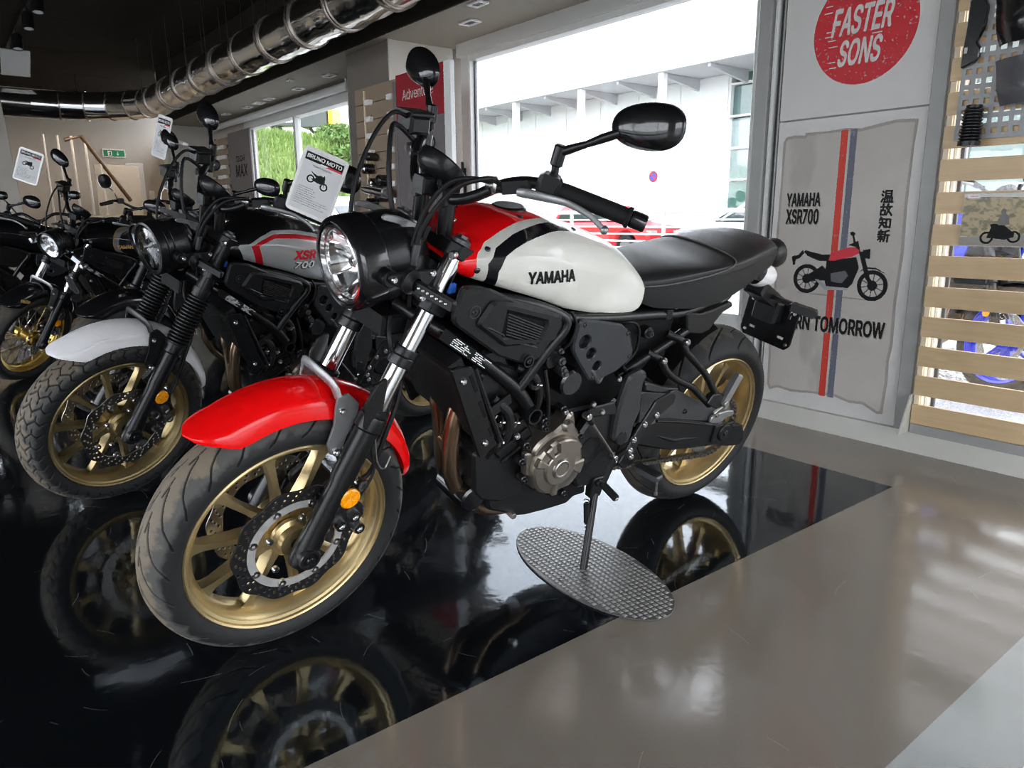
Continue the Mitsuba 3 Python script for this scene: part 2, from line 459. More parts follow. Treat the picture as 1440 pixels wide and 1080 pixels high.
for sgn, on, dm in ((1, 'm', 'm_disc_black'), (-1, 'm', 'm_disc'), (1, 'tfn', 'm_disc'), (-1, 'tfn', 'm_disc')):
    part(FW + '__brake_disc', at(disc(0.1395, 0.1075, 0.0035, 30, 3, 0.0655 * sgn, 0.0045, on == 'm' or on[0] == 't'), AX), dm, 'S', on)
part(FW + '__disc_ring', at(lathe([(0.1095, 0.0645), (0.1095, 0.0688), (0.092, 0.0688), (0.092, 0.0645)], 60, closed=True), AX), 'm_cast_silver', 'S', 'm')
part(FW + '__disc_carrier', at(carrier(0.100, 0.067, 0.006), AX), 'm_black_satin', 'S', 'mtfn')
part(FW + '__disc_carrier', at(carrier(0.100, -0.067, 0.006), AX), 'm_black_satin', 'S', 'mtfn')
for k in range(8):
    a = 2 * PI * k / 8 + 0.3
    part(FW + '__rotor_button', at(lathe([(0.0035, 0.066), (0.0035, 0.0705), (0.0085, 0.0715), (0.0095, 0.0695), (0.0095, 0.062)], 16, (0.101 * math.cos(a), 0, 0.101 * math.sin(a))), AX), 'm_steel', 'S', 'mt')
for k in range(5):
    a = 2 * PI * k / 5 + 0.45
    part(FW + '__carrier_bolt', at(lathe([(0, 0.077), (0.005, 0.0765), (0.0075, 0.073), (0.0075, 0.066)], 14, (0.068 * math.cos(a), 0, 0.068 * math.sin(a))), AX), 'm_bolt', 'S', 'mt')
# wire-spoked front wheel
part(FW, at(rim(0.040), AX), 'm_gold_bright', 'S', 's')
for k in range(32):
    a = 2 * PI * k / 32; s = 1 if k % 2 else -1; d = 0.45 * (1 if k % 4 < 2 else -1)
    part(FW + '__spoke', at(tube([(0.032 * math.cos(a + d), 0.03 * s, 0.032 * math.sin(a + d)), (0.203 * math.cos(a), 0.004 * s, 0.203 * math.sin(a))], 0.0022, 6), AX), 'm_chrome', 'S', 's')
part(FW + '__brake_disc', at(disc(0.1335, 0.10, 0.0, 24, 2, -0.0655, 0.0045, False), AX), 'm_disc', 'S', 's')

# rear wheel
RW = 'rear_wheel'
part(RW, at(rim(0.0775), RX), 'rim', 'B')
v, c = tyre(RR, R_PROF, 720, 120, rear_pat, 0.003, 0.25, 5)
part(RW + '__tyre', at(v, RX), 'm_rubber', 'B', 'mt', True, color=c)
v, c = tyre(RR, R_PROF, 80, 30, None, 0, 0.2)
part(RW + '__tyre', at(v, RX), 'm_rubber', 'B', 'sfn', True, color=c)
sp = spoke(0.05, 0.2035, 0.0095, 0.009, 0.026, 0.016)
for k in range(10):
    part(RW + '__spoke', at(spread(sp, k, 10, 14), RX), 'rim', 'B', smooth=25)
part(RW + '__hub', at(lathe([(0.012, -0.075), (0.05, -0.075), (0.058, -0.05), (0.05, -0.03), (0.045, 0.0), (0.05, 0.03), (0.062, 0.045), (0.062, 0.08), (0.012, 0.09)], 32), RX), 'rim', 'B')
# rear sprocket with teeth and windows
a = np.linspace(0, 2 * PI, 43 * 4, endpoint=False)
r = 0.103 + 0.0042 * np.sign(np.sin(43 * a)) * np.abs(np.sin(43 * a)) ** 0.5
wn = []
for k in range(5):
    q = 2 * PI * (k + 0.5) / 5
    wn.append(Polygon([(0.086 * math.cos(q + d), 0.086 * math.sin(q + d)) for d in np.linspace(-0.42, 0.42, 8)] + [(0.066 * math.cos(q + d), 0.066 * math.sin(q + d)) for d in np.linspace(0.3, -0.3, 6)]))
part(RW + '__sprocket', at(slab(np.stack([r * np.cos(a), r * np.sin(a)], 1), 0.088, 0.094, 0.0008, 0, wn), RX), 'm_steel', 'B', 'mt')
part(RW + '__brake_disc', at(disc(0.1225, 0.09, 0.003, 24, 2, -0.092, 0.005, False), RX), 'm_disc', 'B', 'mt')
part(RW + '__axle_nut', at(cat(lathe([(0, 0.150), (0.008, 0.150), (0.010, 0.147), (0.010, 0.14)], 16), lathe([(0, 0.143), (0.019, 0.143), (0.021, 0.139), (0.021, 0.128)], 6)), RX), 'm_bolt_dark', 'B')

# ---- fork
ft = np.array([WB, 0, FR])


def leg_at(z, s=1, y=0.103):
    """The point of the fork leg's centre line at height z."""
    k = (z - FR) / SA[2]
    return ft + SA * k + np.array([0, y * s, 0])


for s in (1, -1):
    on = 'mtsfn'
    k = 0.335
    prof = [(0, -0.03), (0.022, -0.03), (0.027, -0.015), (0.027, 0.03), (0.0245, 0.06), (0.0245, 0.17), (0.0262, 0.19), (0.0262, k - 0.035), (0.0305, k - 0.03), (0.0305, k - 0.006), (0.0285, k), (0.0215, k + 0.002)]
    part('fork_slider', lathe(prof, 32, ft + [0, 0.103 * s, 0], SA), 'm_black_satin', 'S')
    part('fork_slider__dust_seal', lathe([(0.0265, 0), (0.0285, 0.004), (0.0285, 0.012), (0.0235, 0.016), (0.0212, 0.017)], 32, ft + SA * (k + 0.001) + [0, 0.103 * s, 0], SA), 'm_black_plastic', 'S', 'msfn')
    part('fork_tube', cyl(ft + SA * k + [0, 0.103 * s, 0], leg_at(0.945, s), 0.0205, 28, 0.002), 'fork', 'S', 'msfn')
    part('fork_tube', cyl(leg_at(0.69, s), leg_at(0.945, s), 0.0265, 28, 0.002), 'm_black_satin', 'S', 't')
    n = 15
    pr = [(0.021, 0.0)]
    for q in range(n):
        pr += [(0.0355, 0.006 + q * 0.0115), (0.0355, 0.0095 + q * 0.0115), (0.0265, 0.0125 + q * 0.0115)]
    part('fork_gaiter', lathe([(0.0, -0.005), (0.034, -0.003), (0.034, 0.003)] + pr[1:] + [(0.03, 0.19), (0.03, 0.205), (0.0, 0.205)], 28, ft + SA * (k - 0.002) + [0, 0.103 * s, 0], SA), 'm_black_plastic', 'S', 't', 25)
    zb = 0.728
    part('fork_band', lathe([(0.0205, -0.02), (0.0265, -0.02), (0.0275, -0.017), (0.0275, 0.0), (0.0262, 0.002), (0.0275, 0.004), (0.0275, 0.017), (0.0265, 0.02), (0.0205, 0.02)], 28, leg_at(zb, s), SA), 'm_black_satin', 'S', 'msfn')
    part('fork_cap', cat(lathe([(0.0205, 0.0), (0.021, 0.012), (0.017, 0.016), (0, 0.016)], 24, leg_at(0.955, s), SA), lathe([(0.012, 0.014), (0.012, 0.022), (0, 0.022)], 6, leg_at(0.955, s), SA)), 'm_alloy_dark', 'S')
    # axle clamp at the slider's foot
    part('axle_end', cat(lathe([(0.0, 0.033), (0.006, 0.033), (0.008, 0.031), (0.010, 0.024), (0.016, 0.024), (0.018, 0.03), (0.0225, 0.03), (0.0245, 0.026), (0.0245, -0.004)], 28, AX + [0, 0.103 * s, 0], (0, s, 0))), 'm_bolt_dark', 'S')
# triple clamps
for z0, th in ((0.945, 0.030), (0.838, 0.034)):
    o = leg_at(z0, 1, 0)
    pl = [(-0.028, -0.128), (0.014, -0.131), (0.029, -0.105), (0.018, -0.065), (0.005, 0), (0.018, 0.065), (0.029, 0.105), (0.014, 0.131), (-0.028, 0.128), (-0.05, 0.08), (-0.085, 0.03), (-0.085, -0.03), (-0.05, -0.08)]
    m = slab(pl, -th / 2, th / 2, 0.003, 0.008)
    fr_ = np.stack([np.cross((0, 1, 0), SA), (0, 1, 0), SA])  # forward, left, up
    m = tm(o + m.vertices[:, [0]] * fr_[0] + m.vertices[:, [2]] * fr_[1] + m.vertices[:, [1]] * fr_[2], m.faces)
    part('triple_clamp', m, 'clamp', 'S')
part('triple_clamp__steering_nut', lathe([(0, 0.03), (0.014, 0.03), (0.017, 0.026), (0.017, 0.0)], 20, leg_at(0.945, 1, 0) + np.array([-0.045, 0, 0]) + SA * 0.01, SA), 'm_bolt', 'S')
both('clamp_bolt', lambda s: lathe([(0, 0.008), (0.007, 0.008), (0.0085, 0.006), (0.0085, -0.004)], 12, leg_at(0.945, s, 0.125) + np.array([0.024, 0, 0]), (0.9, 0.35 * s, 0)), 'm_bolt', 'S', 'mt')
part('steering_head', cyl(leg_at(0.75, 1, 0) + np.array([-0.045, 0, 0]), leg_at(0.94, 1, 0) + np.array([-0.045, 0, 0]), 0.032, 24), 'm_black_matte', 'B')

# ---- brake calipers, hoses, reflector on the fork
def caliper(s):
    a = rad(140); c = AX + np.array([0.118 * math.cos(a), 0, 0.118 * math.sin(a)])
    pl = [(-0.052, -0.030), (-0.035, -0.04), (0.035, -0.04), (0.052, -0.030), (0.05, 0.025), (0.03, 0.036), (-0.03, 0.036), (-0.05, 0.025)]
    m = cat(slab(pl, 0.072, 0.106, 0.005, 0.008), slab(pl, 0.042, 0.060, 0.004, 0.008), slab([(-0.05, 0.0), (0.05, 0.0), (0.05, 0.034), (-0.05, 0.034)], 0.055, 0.076, 0.003, 0.006))
    m = rot(m, (0, 1, 0), -(140 - 90))
    if s < 0:
        m.vertices[:, 1] *= -1; m.faces = m.faces[:, ::-1]
    return mv(m, c)


both('brake_caliper', caliper, 'm_black_plastic', 'S', 'mt')
for px, pz in [(1.295, 0.363), (1.282, 0.327), (1.327, 0.349), (1.282, 0.440)]:
    part('caliper_bolt', cat(lathe([(0, 0.006), (0.006, 0.006), (0.007, 0.010), (0.0125, 0.010), (0.014, 0.006), (0.014, -0.006)], 20, (px, 0.108, pz))), 'm_bolt', 'S', 'mt')
for s in (1, -1):
    part('reflector', cat(lathe([(0, 0.009), (0.020, 0.009), (0.0235, 0.006), (0.0235, 0.0)], 28, (1.318, 0.120 * s, 0.424), (0, s, 0))), 'm_amber', 'S', 'mtsfn')
    part('reflector__facet', cat(*[bar((1.318 + 0.019 * math.cos(q), 0.1292 * s, 0.424 + 0.019 * math.sin(q)), (1.318 - 0.019 * math.cos(q), 0.1292 * s, 0.424 - 0.019 * math.sin(q)), 0.0012, 0.0012, 0) for q in (0.4, 1.45, 2.5)]), 'm_orange', 'S', 'mt')
both('reflector_bracket', lambda s: bar((1.332, 0.115 * s, 0.430), (1.352, 0.112 * s, 0.436), 0.008, 0.02, 0.001), 'm_black_matte', 'S', 'mt')
hose = [(1.285, 0.095, 0.438), (1.258, 0.105, 0.47), (1.232, 0.108, 0.56), (1.205, 0.10, 0.64), (1.20, 0.085, 0.72), (1.17, 0.06, 0.80)]
part('brake_hose', tube(hose, 0.0052, 10, 6), 'm_black_matte', 'S', 'mt')
part('brake_hose__banjo_bolt', lathe([(0, 0.012), (0.007, 0.012), (0.008, 0.009), (0.008, -0.006)], 12, (1.285, 0.098, 0.438), (0, 1, 0)), 'm_bolt', 'S', 'mt')
part('speed_sensor_cable', tube([(1.345, 0.078, 0.335), (1.30, 0.112, 0.40), (1.262, 0.118, 0.47), (1.268, 0.112, 0.53), (1.245, 0.107, 0.55), (1.225, 0.10, 0.62), (1.19, 0.075, 0.73)], 0.0032, 8, 6), 'm_black_matte', 'S', 'mt')
part('cable_clip', tube([(1.268, 0.118, 0.57), (1.258, 0.122, 0.50), (1.238, 0.122, 0.475), (1.222, 0.118, 0.50)], 0.002, 6, 5), 'm_steel', 'S', 'm')

# ---- front fender over its tyre and the alloy stay
def fender(extra=0.0):
    ph = np.r_[np.linspace(54, 62, 7), np.linspace(65, 150, 22), np.linspace(154, 168, 8)]
    u = np.linspace(-1, 1, 25)

    def fn(P, U):
        t = np.clip((P - 54) / 14, 0, 1); t2 = np.clip((168 - P) / 42, 0, 1)
        w = 0.069 * np.sqrt(np.clip(1 - (1 - t) ** 2.2, 0.0004, 1)) * (0.28 + 0.72 * np.sqrt(np.clip(1 - (1 - t2) ** 2, 0.0, 1)))
        drop = (0.058 * np.clip(t * 1.2, 0, 1) + 0.004) * (0.30 + 0.70 * t2)
        top = 0.352 + 0.010 * np.exp(-((P - 92) / 30) ** 2) - 0.038 * np.clip((P - 120) / 48, 0, 1) ** 1.3
        a = U * rad(84)
        y = w * np.sin(a) / math.sin(rad(84)); r = top - drop * (1 - np.cos(a)) + 0.004 * np.cos(a * 6) * (np.abs(U) > 0.55) * np.clip(t, 0, 1) + extra
        q = np.radians(P)
        return np.stack([WB + r * np.cos(q), y, FR + r * np.sin(q)], -1)
    return grid(fn, ph, u)


fo, fi = fender(0.0), fender(-0.003)
part('front_fender', cat(fo, fi), 'fender', 'S', 'mtsfn', 40)
stay = [(1.338, 0.648), (1.313, 0.651), (1.287, 0.624), (1.289, 0.591), (1.309, 0.555), (1.322, 0.512), (1.345, 0.513), (1.355, 0.540), (1.342, 0.583), (1.341, 0.621)]
both('fender_stay', lambda s: slab(stay, *((0.074, 0.081) if s > 0 else (-0.081, -0.074)), 0.0015, 0.005), 'stay', 'S', 'mt')
part('fender_stay_bridge', tube([(1.335, 0.078, 0.645), (1.34, 0.06, 0.668), (1.345, 0.0, 0.676), (1.34, -0.06, 0.668), (1.335, -0.078, 0.645)], 0.011, 10, 5, flat=(0.35, 1)), 'stay', 'S', 'mt')
part('fender_bolt', ybolt(1.334, 0.082, 0.520, 0.009, 0.007), 'm_bolt', 'S', 'mt')
part('fender_bolt', ybolt(1.327, 0.082, 0.615, 0.007, 0.005), 'm_bolt', 'S', 'mt')
both('fork_guard', lambda s: slab([(1.262, 0.592), (1.300, 0.585), (1.296, 0.655), (1.278, 0.685), (1.252, 0.70)], *((0.118, 0.127) if s > 0 else (-0.127, -0.118)), 0.002, 0.006), 'm_black_plastic', 'S', 'm')

# ---- headlight (turned about the steering's forward axis, nose a little down)
HC = np.array([1.305, 0, 0.895]); HA = np.array([math.cos(rad(9)), 0, -math.sin(rad(9))])
def hl(prof, n=56):
    return lathe([(r, h) for r, h in prof], n, HC, HA)


part('headlight', hl([(0.079, -0.004), (0.082, 0.006), (0.086, 0.007), (0.0925, 0.001), (0.0945, -0.008), (0.0945, -0.052), (0.0925, -0.056), (0.0905, -0.056)]), 'm_black_gloss_ring', 'S', 'm', 40)
part('headlight__bucket', hl([(0.0905, -0.050), (0.0895, -0.105), (0.085, -0.135), (0.073, -0.158), (0.05, -0.170), (0.0, -0.173)]), 'm_black_satin', 'S', 'm', 45)
part('headlight__lens', hl([(0.0792, -0.002), (0.0785, 0.006), (0.06, 0.0125), (0.03, 0.016), (0.0, 0.017)]), 'm_lens', 'S', 'm', True)
part('headlight__chrome_ring', hl([(0.0790, 0.002), (0.0745, 0.005), (0.0735, -0.006), (0.069, -0.005), (0.068, -0.016)]), 'm_reflector', 'S', 'm', 30)
# faceted reflector bowl
def bowl(U, V):
    r = U; a = V
    step = 0.004 * np.sign(np.sin(a * 9)) * np.clip((r - 0.02) / 0.03, 0, 1) * (np.abs(np.sin(a)) > 0.35)
    h = -0.062 + 0.05 * (r / 0.068) ** 2 + step
    fr2 = frame_to(HA)
    return HC + (r * np.cos(a))[..., None] * fr2[:, 0] + (r * np.sin(a))[..., None] * fr2[:, 1] + h[..., None] * fr2[:, 2]


part('headlight__reflector_bowl', grid(bowl, np.linspace(0.006, 0.0685, 14), np.linspace(0, 2 * PI, 145)), 'm_reflector', 'S', 'mt', 20)
part('headlight__bulb_shield', cat(cyl(HC + HA * -0.05, HC + HA * -0.022, 0.013, 18, 0.004), bar(HC + HA * -0.03 + [0, -0.066, 0.004], HC + HA * -0.03 + [0, 0.066, 0.004], 0.010, 0.004, 0.001), slab([(-0.035, -0.05), (0.035, -0.05), (0.05, -0.012), (-0.05, -0.012)], 0, 0.004, 0.001, 0.004)) if False else cat(cyl(HC + HA * -0.05, HC + HA * -0.022, 0.013, 18, 0.004), bar(HC + HA * -0.028 + [0, -0.066, 0.004], HC + HA * -0.028 + [0, 0.066, 0.004], 0.012, 0.004, 0.001)), 'm_chrome', 'S', 'mt')
# the second bike's finned lamp
part('headlight', hl([(0.072, -0.002), (0.076, 0.008), (0.083, 0.006), (0.085, 0.0), (0.085, -0.018), (0.081, -0.021), (0.084, -0.024), (0.084, -0.038), (0.080, -0.041), (0.083, -0.044), (0.083, -0.085), (0.075, -0.105), (0.06, -0.12), (0, -0.125)]), 'm_black_satin', 'S', 'tsfn', 35)
part('headlight__lens', hl([(0.0722, -0.001), (0.07, 0.005), (0.05, 0.010), (0.0, 0.013)]), 'm_lens', 'S', 'tsfn', True)
part('headlight__reflector_bowl', hl([(0.0, -0.035), (0.02, -0.034), (0.021, -0.022), (0.045, -0.024), (0.046, -0.014), (0.071, -0.004)]), 'm_reflector', 'S', 'sfn', 20)
part('headlight__lamp_bezel', cat(*[rot(bar(HC + HA * -0.006 + [0, 0.02, 0], HC + HA * -0.006 + [0, 0.066, 0], 0.012, 0.012, 0.002), HA, q, HC) for q in (30, 90, 150, 210, 270, 330)]), 'm_black_plastic', 'S', 't')
brk = [(1.276, 0.907), (1.272, 0.915), (1.236, 0.919), (1.172, 0.919), (1.165, 0.911), (1.168, 0.905), (1.186, 0.884), (1.190, 0.856), (1.202, 0.856), (1.215, 0.869), (1.273, 0.898)]
both('headlight_bracket', lambda s: slab(brk, *((0.118, 0.127) if s > 0 else (-0.127, -0.118)), 0.0025, 0.006), 'm_black_plastic', 'S')
both('headlight_bracket__boss', lambda s: cyl((1.2655, 0.088 * s, 0.902), (1.2655, 0.120 * s, 0.902), 0.0175, 22, 0.003), 'm_black_satin', 'S')
for px, pz in [(1.265, 0.905), (1.178, 0.912), (1.196, 0.863)]:
    both('bracket_bolt', lambda s: ybolt(px, 0.127 * s, pz, 0.0068, 0.005, s), 'm_bolt', 'S', 'mt')
# indicators
both('turn_signal', lambda s: bar((1.2265, 0.126 * s, 0.897), (1.196, 0.232 * s, 0.882), 0.014, 0.019, 0.005), 'm_black_plastic', 'S', 'mtn')
both('turn_signal__rubber_stem', lambda s: lathe([(0.024, 0), (0.024, 0.006), (0.017, 0.012), (0.013, 0.02)], 20, (1.228, 0.125 * s, 0.898), (-0.2, s, -0.05)), 'm_black_matte', 'S', 'mtn')
for k in range(7):
    a = np.array((1.2265, 0.126, 0.897)) + (np.array((1.196, 0.232, 0.882)) - (1.2265, 0.126, 0.897)) * (0.28 + 0.10 * k)
    both('turn_signal__diode', lambda s: cyl(a * [1, s, 1] + [0.008, 0, 0.002], a * [1, s, 1] + [0.0125, 0, 0.0025], 0.0019, 10), 'm_bulb', 'S', 'm')
both('turn_signal', lambda s: cat(bar((1.235, 0.10 * s, 0.855), (1.228, 0.155 * s, 0.835), 0.014, 0.03, 0.003)), 'm_chrome', 'S', 'sf')
both('turn_signal__lens', lambda s: lathe([(0, 0.02), (0.014, 0.017), (0.021, 0.005), (0.021, -0.005), (0.012, -0.03), (0, -0.04)], 18, (1.235, 0.185 * s, 0.828), (1, 0, 0)), 'm_reflector', 'S', 'sf')
# alloy plate above the lamp
pl = [(1.259, 1.001), (1.247, 1.008), (1.222, 1.004), (1.164, 0.986), (1.161, 0.975), (1.166, 0.964), (1.177, 0.963), (1.197, 0.970), (1.213, 0.987), (1.250, 0.996)]
both('lamp_stay', lambda s: slab(pl, *((0.046, 0.053) if s > 0 else (-0.053, -0.046)), 0.0015, 0.005), 'm_alloy', 'S', 'mt')
part('lamp_stay__bolt', ybolt(*[[(1.181, 0.974)][0][0], 0.054, [(1.181, 0.974)][0][1]], 0.006, 0.004), 'm_bolt_dark', 'S', 'mt')
# wiring and hoses around the steering head
for q, (rr_, pts) in enumerate([(0.005, [(1.21, 0.055, 0.86), (1.20, 0.075, 0.94), (1.175, 0.075, 1.02), (1.135, 0.09, 1.078), (1.09, 0.122, 1.092), (1.062, 0.139, 1.085)]),
                                (0.005, [(1.18, 0.065, 0.82), (1.195, 0.085, 0.90), (1.19, 0.09, 0.985), (1.145, 0.115, 1.07), (1.095, 0.15, 1.10), (1.06, 0.15, 1.09)]),
                                (0.0046, [(1.19, -0.045, 0.80), (1.225, -0.09, 0.90), (1.22, -0.12, 1.0), (1.17, -0.15, 1.10), (1.11, -0.17, 1.16), (1.05, -0.19, 1.15)]),
                                (0.006, [(1.17, 0.03, 0.80), (1.18, 0.05, 0.86), (1.175, 0.06, 0.92), (1.15, 0.06, 0.985)]),
                                (0.0045, [(1.22, 0.06, 0.80), (1.235, 0.09, 0.76), (1.21, 0.095, 0.70), (1.17, 0.09, 0.66)])]):
    part('cable', tube(pts, rr_, 9, 6), 'm_black_matte', 'S', 'mt' if q < 4 else 'mt')
part('cable__ferrule', cyl((1.197, 0.086, 0.915), (1.194, 0.088, 0.960), 0.0085, 12, 0.002), 'm_alloy_dark', 'S', 'mt')
part('wiring_box', box(1.17, 1.235, -0.06, 0.06, 0.755, 0.80, 0.006), 'm_black_deep', 'S')
part('wiring_box__plug', mv(box(-0.008, 0.008, -0.006, 0.006, -0.01, 0.01, 0.002), (1.110, 0.118, 0.868)), 'm_blue_plug', 'B', 'mt')

# ---- handlebar and controls
bar_pts = [(1.10, 0, 1.035), (1.10, 0.055, 1.036), (1.085, 0.10, 1.052), (1.045, 0.155, 1.092), (1.00, 0.205, 1.103), (0.94, 0.28, 1.087), (0.88, 0.35, 1.0715)]
part('handlebar', tube([(x, -y, z) for x, y, z in bar_pts[:0:-1]] + bar_pts, 0.0112, 16, 5), 'm_black_satin', 'S')
for s in (1, -1):
    part('handlebar__riser', cat(cyl((1.098, 0.045 * s, 0.955), (1.10, 0.045 * s, 1.03), 0.017, 18, 0.003), box(1.078, 1.122, 0.045 * s - 0.014, 0.045 * s + 0.014, 1.018, 1.056, 0.006)), 'm_black_metal', 'S')
    g0, g1 = np.array((0.985, 0.224 * s, 1.0995)), np.array((0.888, 0.340 * s, 1.0735)); gd = (g1 - g0) / np.linalg.norm(g1 - g0); L = np.linalg.norm(g1 - g0)
    pr = [(0.0, 0.0), (0.021, 0.0), (0.021, 0.006), (0.0165, 0.009)]
    pr += [(0.0165, 0.015), (0.0172, 0.02), (0.0172, L - 0.016), (0.0165, L - 0.01), (0.0205, L - 0.006), (0.0205, L), (0.0, L)]
    part('grip', lathe(pr, 26, g0, gd), 'm_grip', 'S')
    part('bar_end', lathe([(0.013, 0), (0.0165, 0.002), (0.0172, 0.006), (0.0172, 0.028), (0.0155, 0.032), (0.0, 0.033)], 24, g1, gd), 'm_black_gloss', 'S')
    sw = np.array((1.0, 0.207 * s, 1.103))
    part('switch_housing', bar(sw - gd * 0.014 + [0.0, 0, 0.003], sw + gd * 0.032 + [0, 0, 0.003], 0.042, 0.042, 0.009), 'm_black_plastic', 'S')
    part('switch_housing__button', bar(sw + gd * 0.004 + [-0.021, -0.004 * s, 0.010], sw + gd * 0.018 + [-0.021, -0.004 * s, 0.010], 0.006, 0.012, 0.002), 'm_black_gloss', 'S', 'mt')
    pv = np.array((1.048, 0.188 * s, 1.084))
    lv = [pv, pv + [-0.006, 0.014 * s, 0.002], np.array((1.018, 0.228 * s, 1.085)), np.array((0.982, 0.260 * s, 1.081)), np.array((0.957, 0.298 * s, 1.068)), np.array((0.943, 0.324 * s, 1.051))]
    part('hand_lever', cat(tube(lv, [0.007, 0.0085, 0.0075, 0.0062, 0.0055, 0.005], 12, 6, flat=(0.7, 1.1)), trimesh.creation.icosphere(2, 0.0088).apply_translation(lv[-1] + np.array([-0.004, 0.002 * s, -0.003]))), 'm_alloy', 'S', label='polished alloy hand lever')
    part('lever_perch', cat(bar((1.055, 0.145 * s, 1.082), (1.018, 0.192 * s, 1.098), 0.026, 0.024, 0.006), cyl((1.070, 0.128 * s, 1.080), (1.050, 0.150 * s, 1.083), 0.011, 16, 0.002)), 'm_black_metal', 'S')
part('lever_perch__adjuster', lathe([(0, 0), (0.016, 0), (0.0175, 0.003), (0.0175, 0.007), (0.009, 0.011), (0.007, 0.022), (0, 0.022)], 20, (1.061, 0.140, 1.084), (0.75, -0.66, 0.02)), 'm_steel', 'S', 'mt')
part('brake_reservoir', cat(box(1.008, 1.062, -0.225, -0.165, 1.118, 1.158, 0.007), box(1.004, 1.066, -0.229, -0.161, 1.156, 1.166, 0.003)), 'm_black_plastic', 'S')
part('throttle_cable', tube([(1.02, -0.185, 1.09), (1.09, -0.17, 1.135), (1.14, -0.12, 1.13), (1.165, -0.07, 1.03), (1.15, -0.03, 0.90)], 0.0055, 9, 6), 'm_black_matte', 'S', 'mt')

# mirrors: a long oval shell on a jointed stem
def shell(s, c, ax, up, w, h, d, pinch=0.12):
    ax = np.asarray(ax, float); ax = ax / np.linalg.norm(ax); up = np.asarray(up, float); up = up - ax * (up @ ax); up = up / np.linalg.norm(up); sd = np.cross(up, ax)
    u = np.linspace(0, 1, 13); a = np.linspace(0, 2 * PI, 48, endpoint=False)

    def fn(U, V):
        k = np.sin(U * PI / 2) ** 0.72
        sh = 1 + pinch * np.cos(V) * 1.0
        X = w * k * np.sign(np.cos(V)) * np.abs(np.cos(V)) ** 0.86; Y = h * k * np.sign(np.sin(V)) * np.abs(np.sin(V)) ** 0.86 * sh
        Z = d * np.cos(U * PI / 2)
        return np.asarray(c) + X[..., None] * sd + Y[..., None] * up + Z[..., None] * ax
    m = grid(fn, u, a, True)
    k = len(m.vertices)
    rim_ = m.vertices[-48:]
    vv = np.vstack([m.vertices, np.asarray(c) + (rim_ - c) * 0.93, np.asarray(c) - ax * 0.001])
    i = np.arange(48); j = (i + 1) % 48
    f = np.vstack([m.faces, np.stack([k - 48 + i, k - 48 + j, k + j], 1), np.stack([k - 48 + i, k + j, k + i], 1)])
    glass = tm(np.vstack([np.asarray(c) + (rim_ - c) * 0.93 - ax * 0.0015, np.asarray(c) - ax * 0.0015]), np.stack([i, j, 0 * i + 48], 1))
    return tm(vv, f), glass


for s in (1, -1):
    mc = np.array((0.912, 0.352 * s, 1.243))
    sh_, gl_ = shell(s, mc, (0.93, 0.10 * s, 0.10), (0.0, -0.16 * s, 1.0), 0.075, 0.041, 0.030, 0.10 * s)
    part('mirror', sh_, 'm_black_gloss', 'S', 'mtsfn' if s < 0 else 'msfn', True)
    part('mirror__glass', gl_, 'm_mirror', 'S', 'mtsfn' if s < 0 else 'msfn', True)
    if s > 0:
        sh2, gl2 = shell(s, mc + [0, 0.062, -0.004], (0.95, 0.05, 0.06), (0.0, -0.16, 1.0), 0.058, 0.042, 0.030, 0.05)
        part('mirror', sh2, 'm_black_gloss', 'S', 't', True); part('mirror__glass', gl2, 'm_mirror', 'S', 't', True)
        part('mirror__extension', cyl(mc + [0.015, -0.035, -0.004], mc + [0.015, 0.03, -0.005], 0.008, 12), 'm_black_satin', 'S', 't')
    b0 = np.array((0.978, 0.208 * s, 1.113))
    part('mirror__stem', cat(cyl(b0, b0 + [0.002, 0.0, 0.030], 0.0075, 14), cyl(b0 + [0.002, 0, 0.026], b0 + [0.0, 0.004 * s, 0.066], 0.0125, 18, 0.003),
                             tube([b0 + [0.0, 0.004 * s, 0.052], b0 + [-0.004, 0.022 * s, 0.062], b0 + [-0.018, 0.05 * s, 0.078], b0 + [-0.03, 0.075 * s, 0.094], b0 + [-0.045, 0.105 * s, 0.112], mc + [0.022, -0.032 * s, -0.004]], [0.0085, 0.0085, 0.0062, 0.0085, 0.0085, 0.0095], 14)), 'm_black_satin', 'S')

# meter
mp = np.array((1.090, 0.0, 1.085)); ma = np.array((-0.62, 0, 0.78))
part('meter', lathe([(0, -0.03), (0.03, -0.03), (0.046, -0.022), (0.054, -0.010), (0.056, 0.008), (0.053, 0.012), (0.048, 0.009), (0.0, 0.008)], 40, mp, ma), 'm_black_satin', 'S')
part('meter__face', lathe([(0, 0.0095), (0.047, 0.0095)], 32, mp, ma), 'm_black_gloss', 'S', 'mt')
part('meter_bracket', cat(tube([(1.10, 0.03, 1.04), (1.115, 0.03, 1.06), (1.105, 0.02, 1.075)], 0.006, 8, 3), tube([(1.10, -0.03, 1.04), (1.115, -0.03, 1.06), (1.105, -0.02, 1.075)], 0.006, 8, 3), box(1.105, 1.145, -0.02, 0.02, 1.035, 1.07, 0.004)), 'm_black_plastic', 'S')

# ---- tank
TX = np.array([0.500, 0.520, 0.56, 0.62, 0.68, 0.74, 0.80, 0.87, 0.94, 1.01, 1.06, 1.10, 1.125])
TZB = np.array([0.786, 0.776, 0.767, 0.765, 0.774, 0.788, 0.803, 0.828, 0.850, 0.870, 0.885, 0.898, 0.915])
TZT = np.array([0.862, 0.886, 0.914, 0.938, 0.957, 0.975, 0.990, 1.003, 1.006, 0.992, 0.975, 0.955, 0.930])
TW = np.array([0.106, 0.118, 0.126, 0.133, 0.141, 0.150, 0.158, 0.162, 0.162, 0.155, 0.146, 0.132, 0.105])


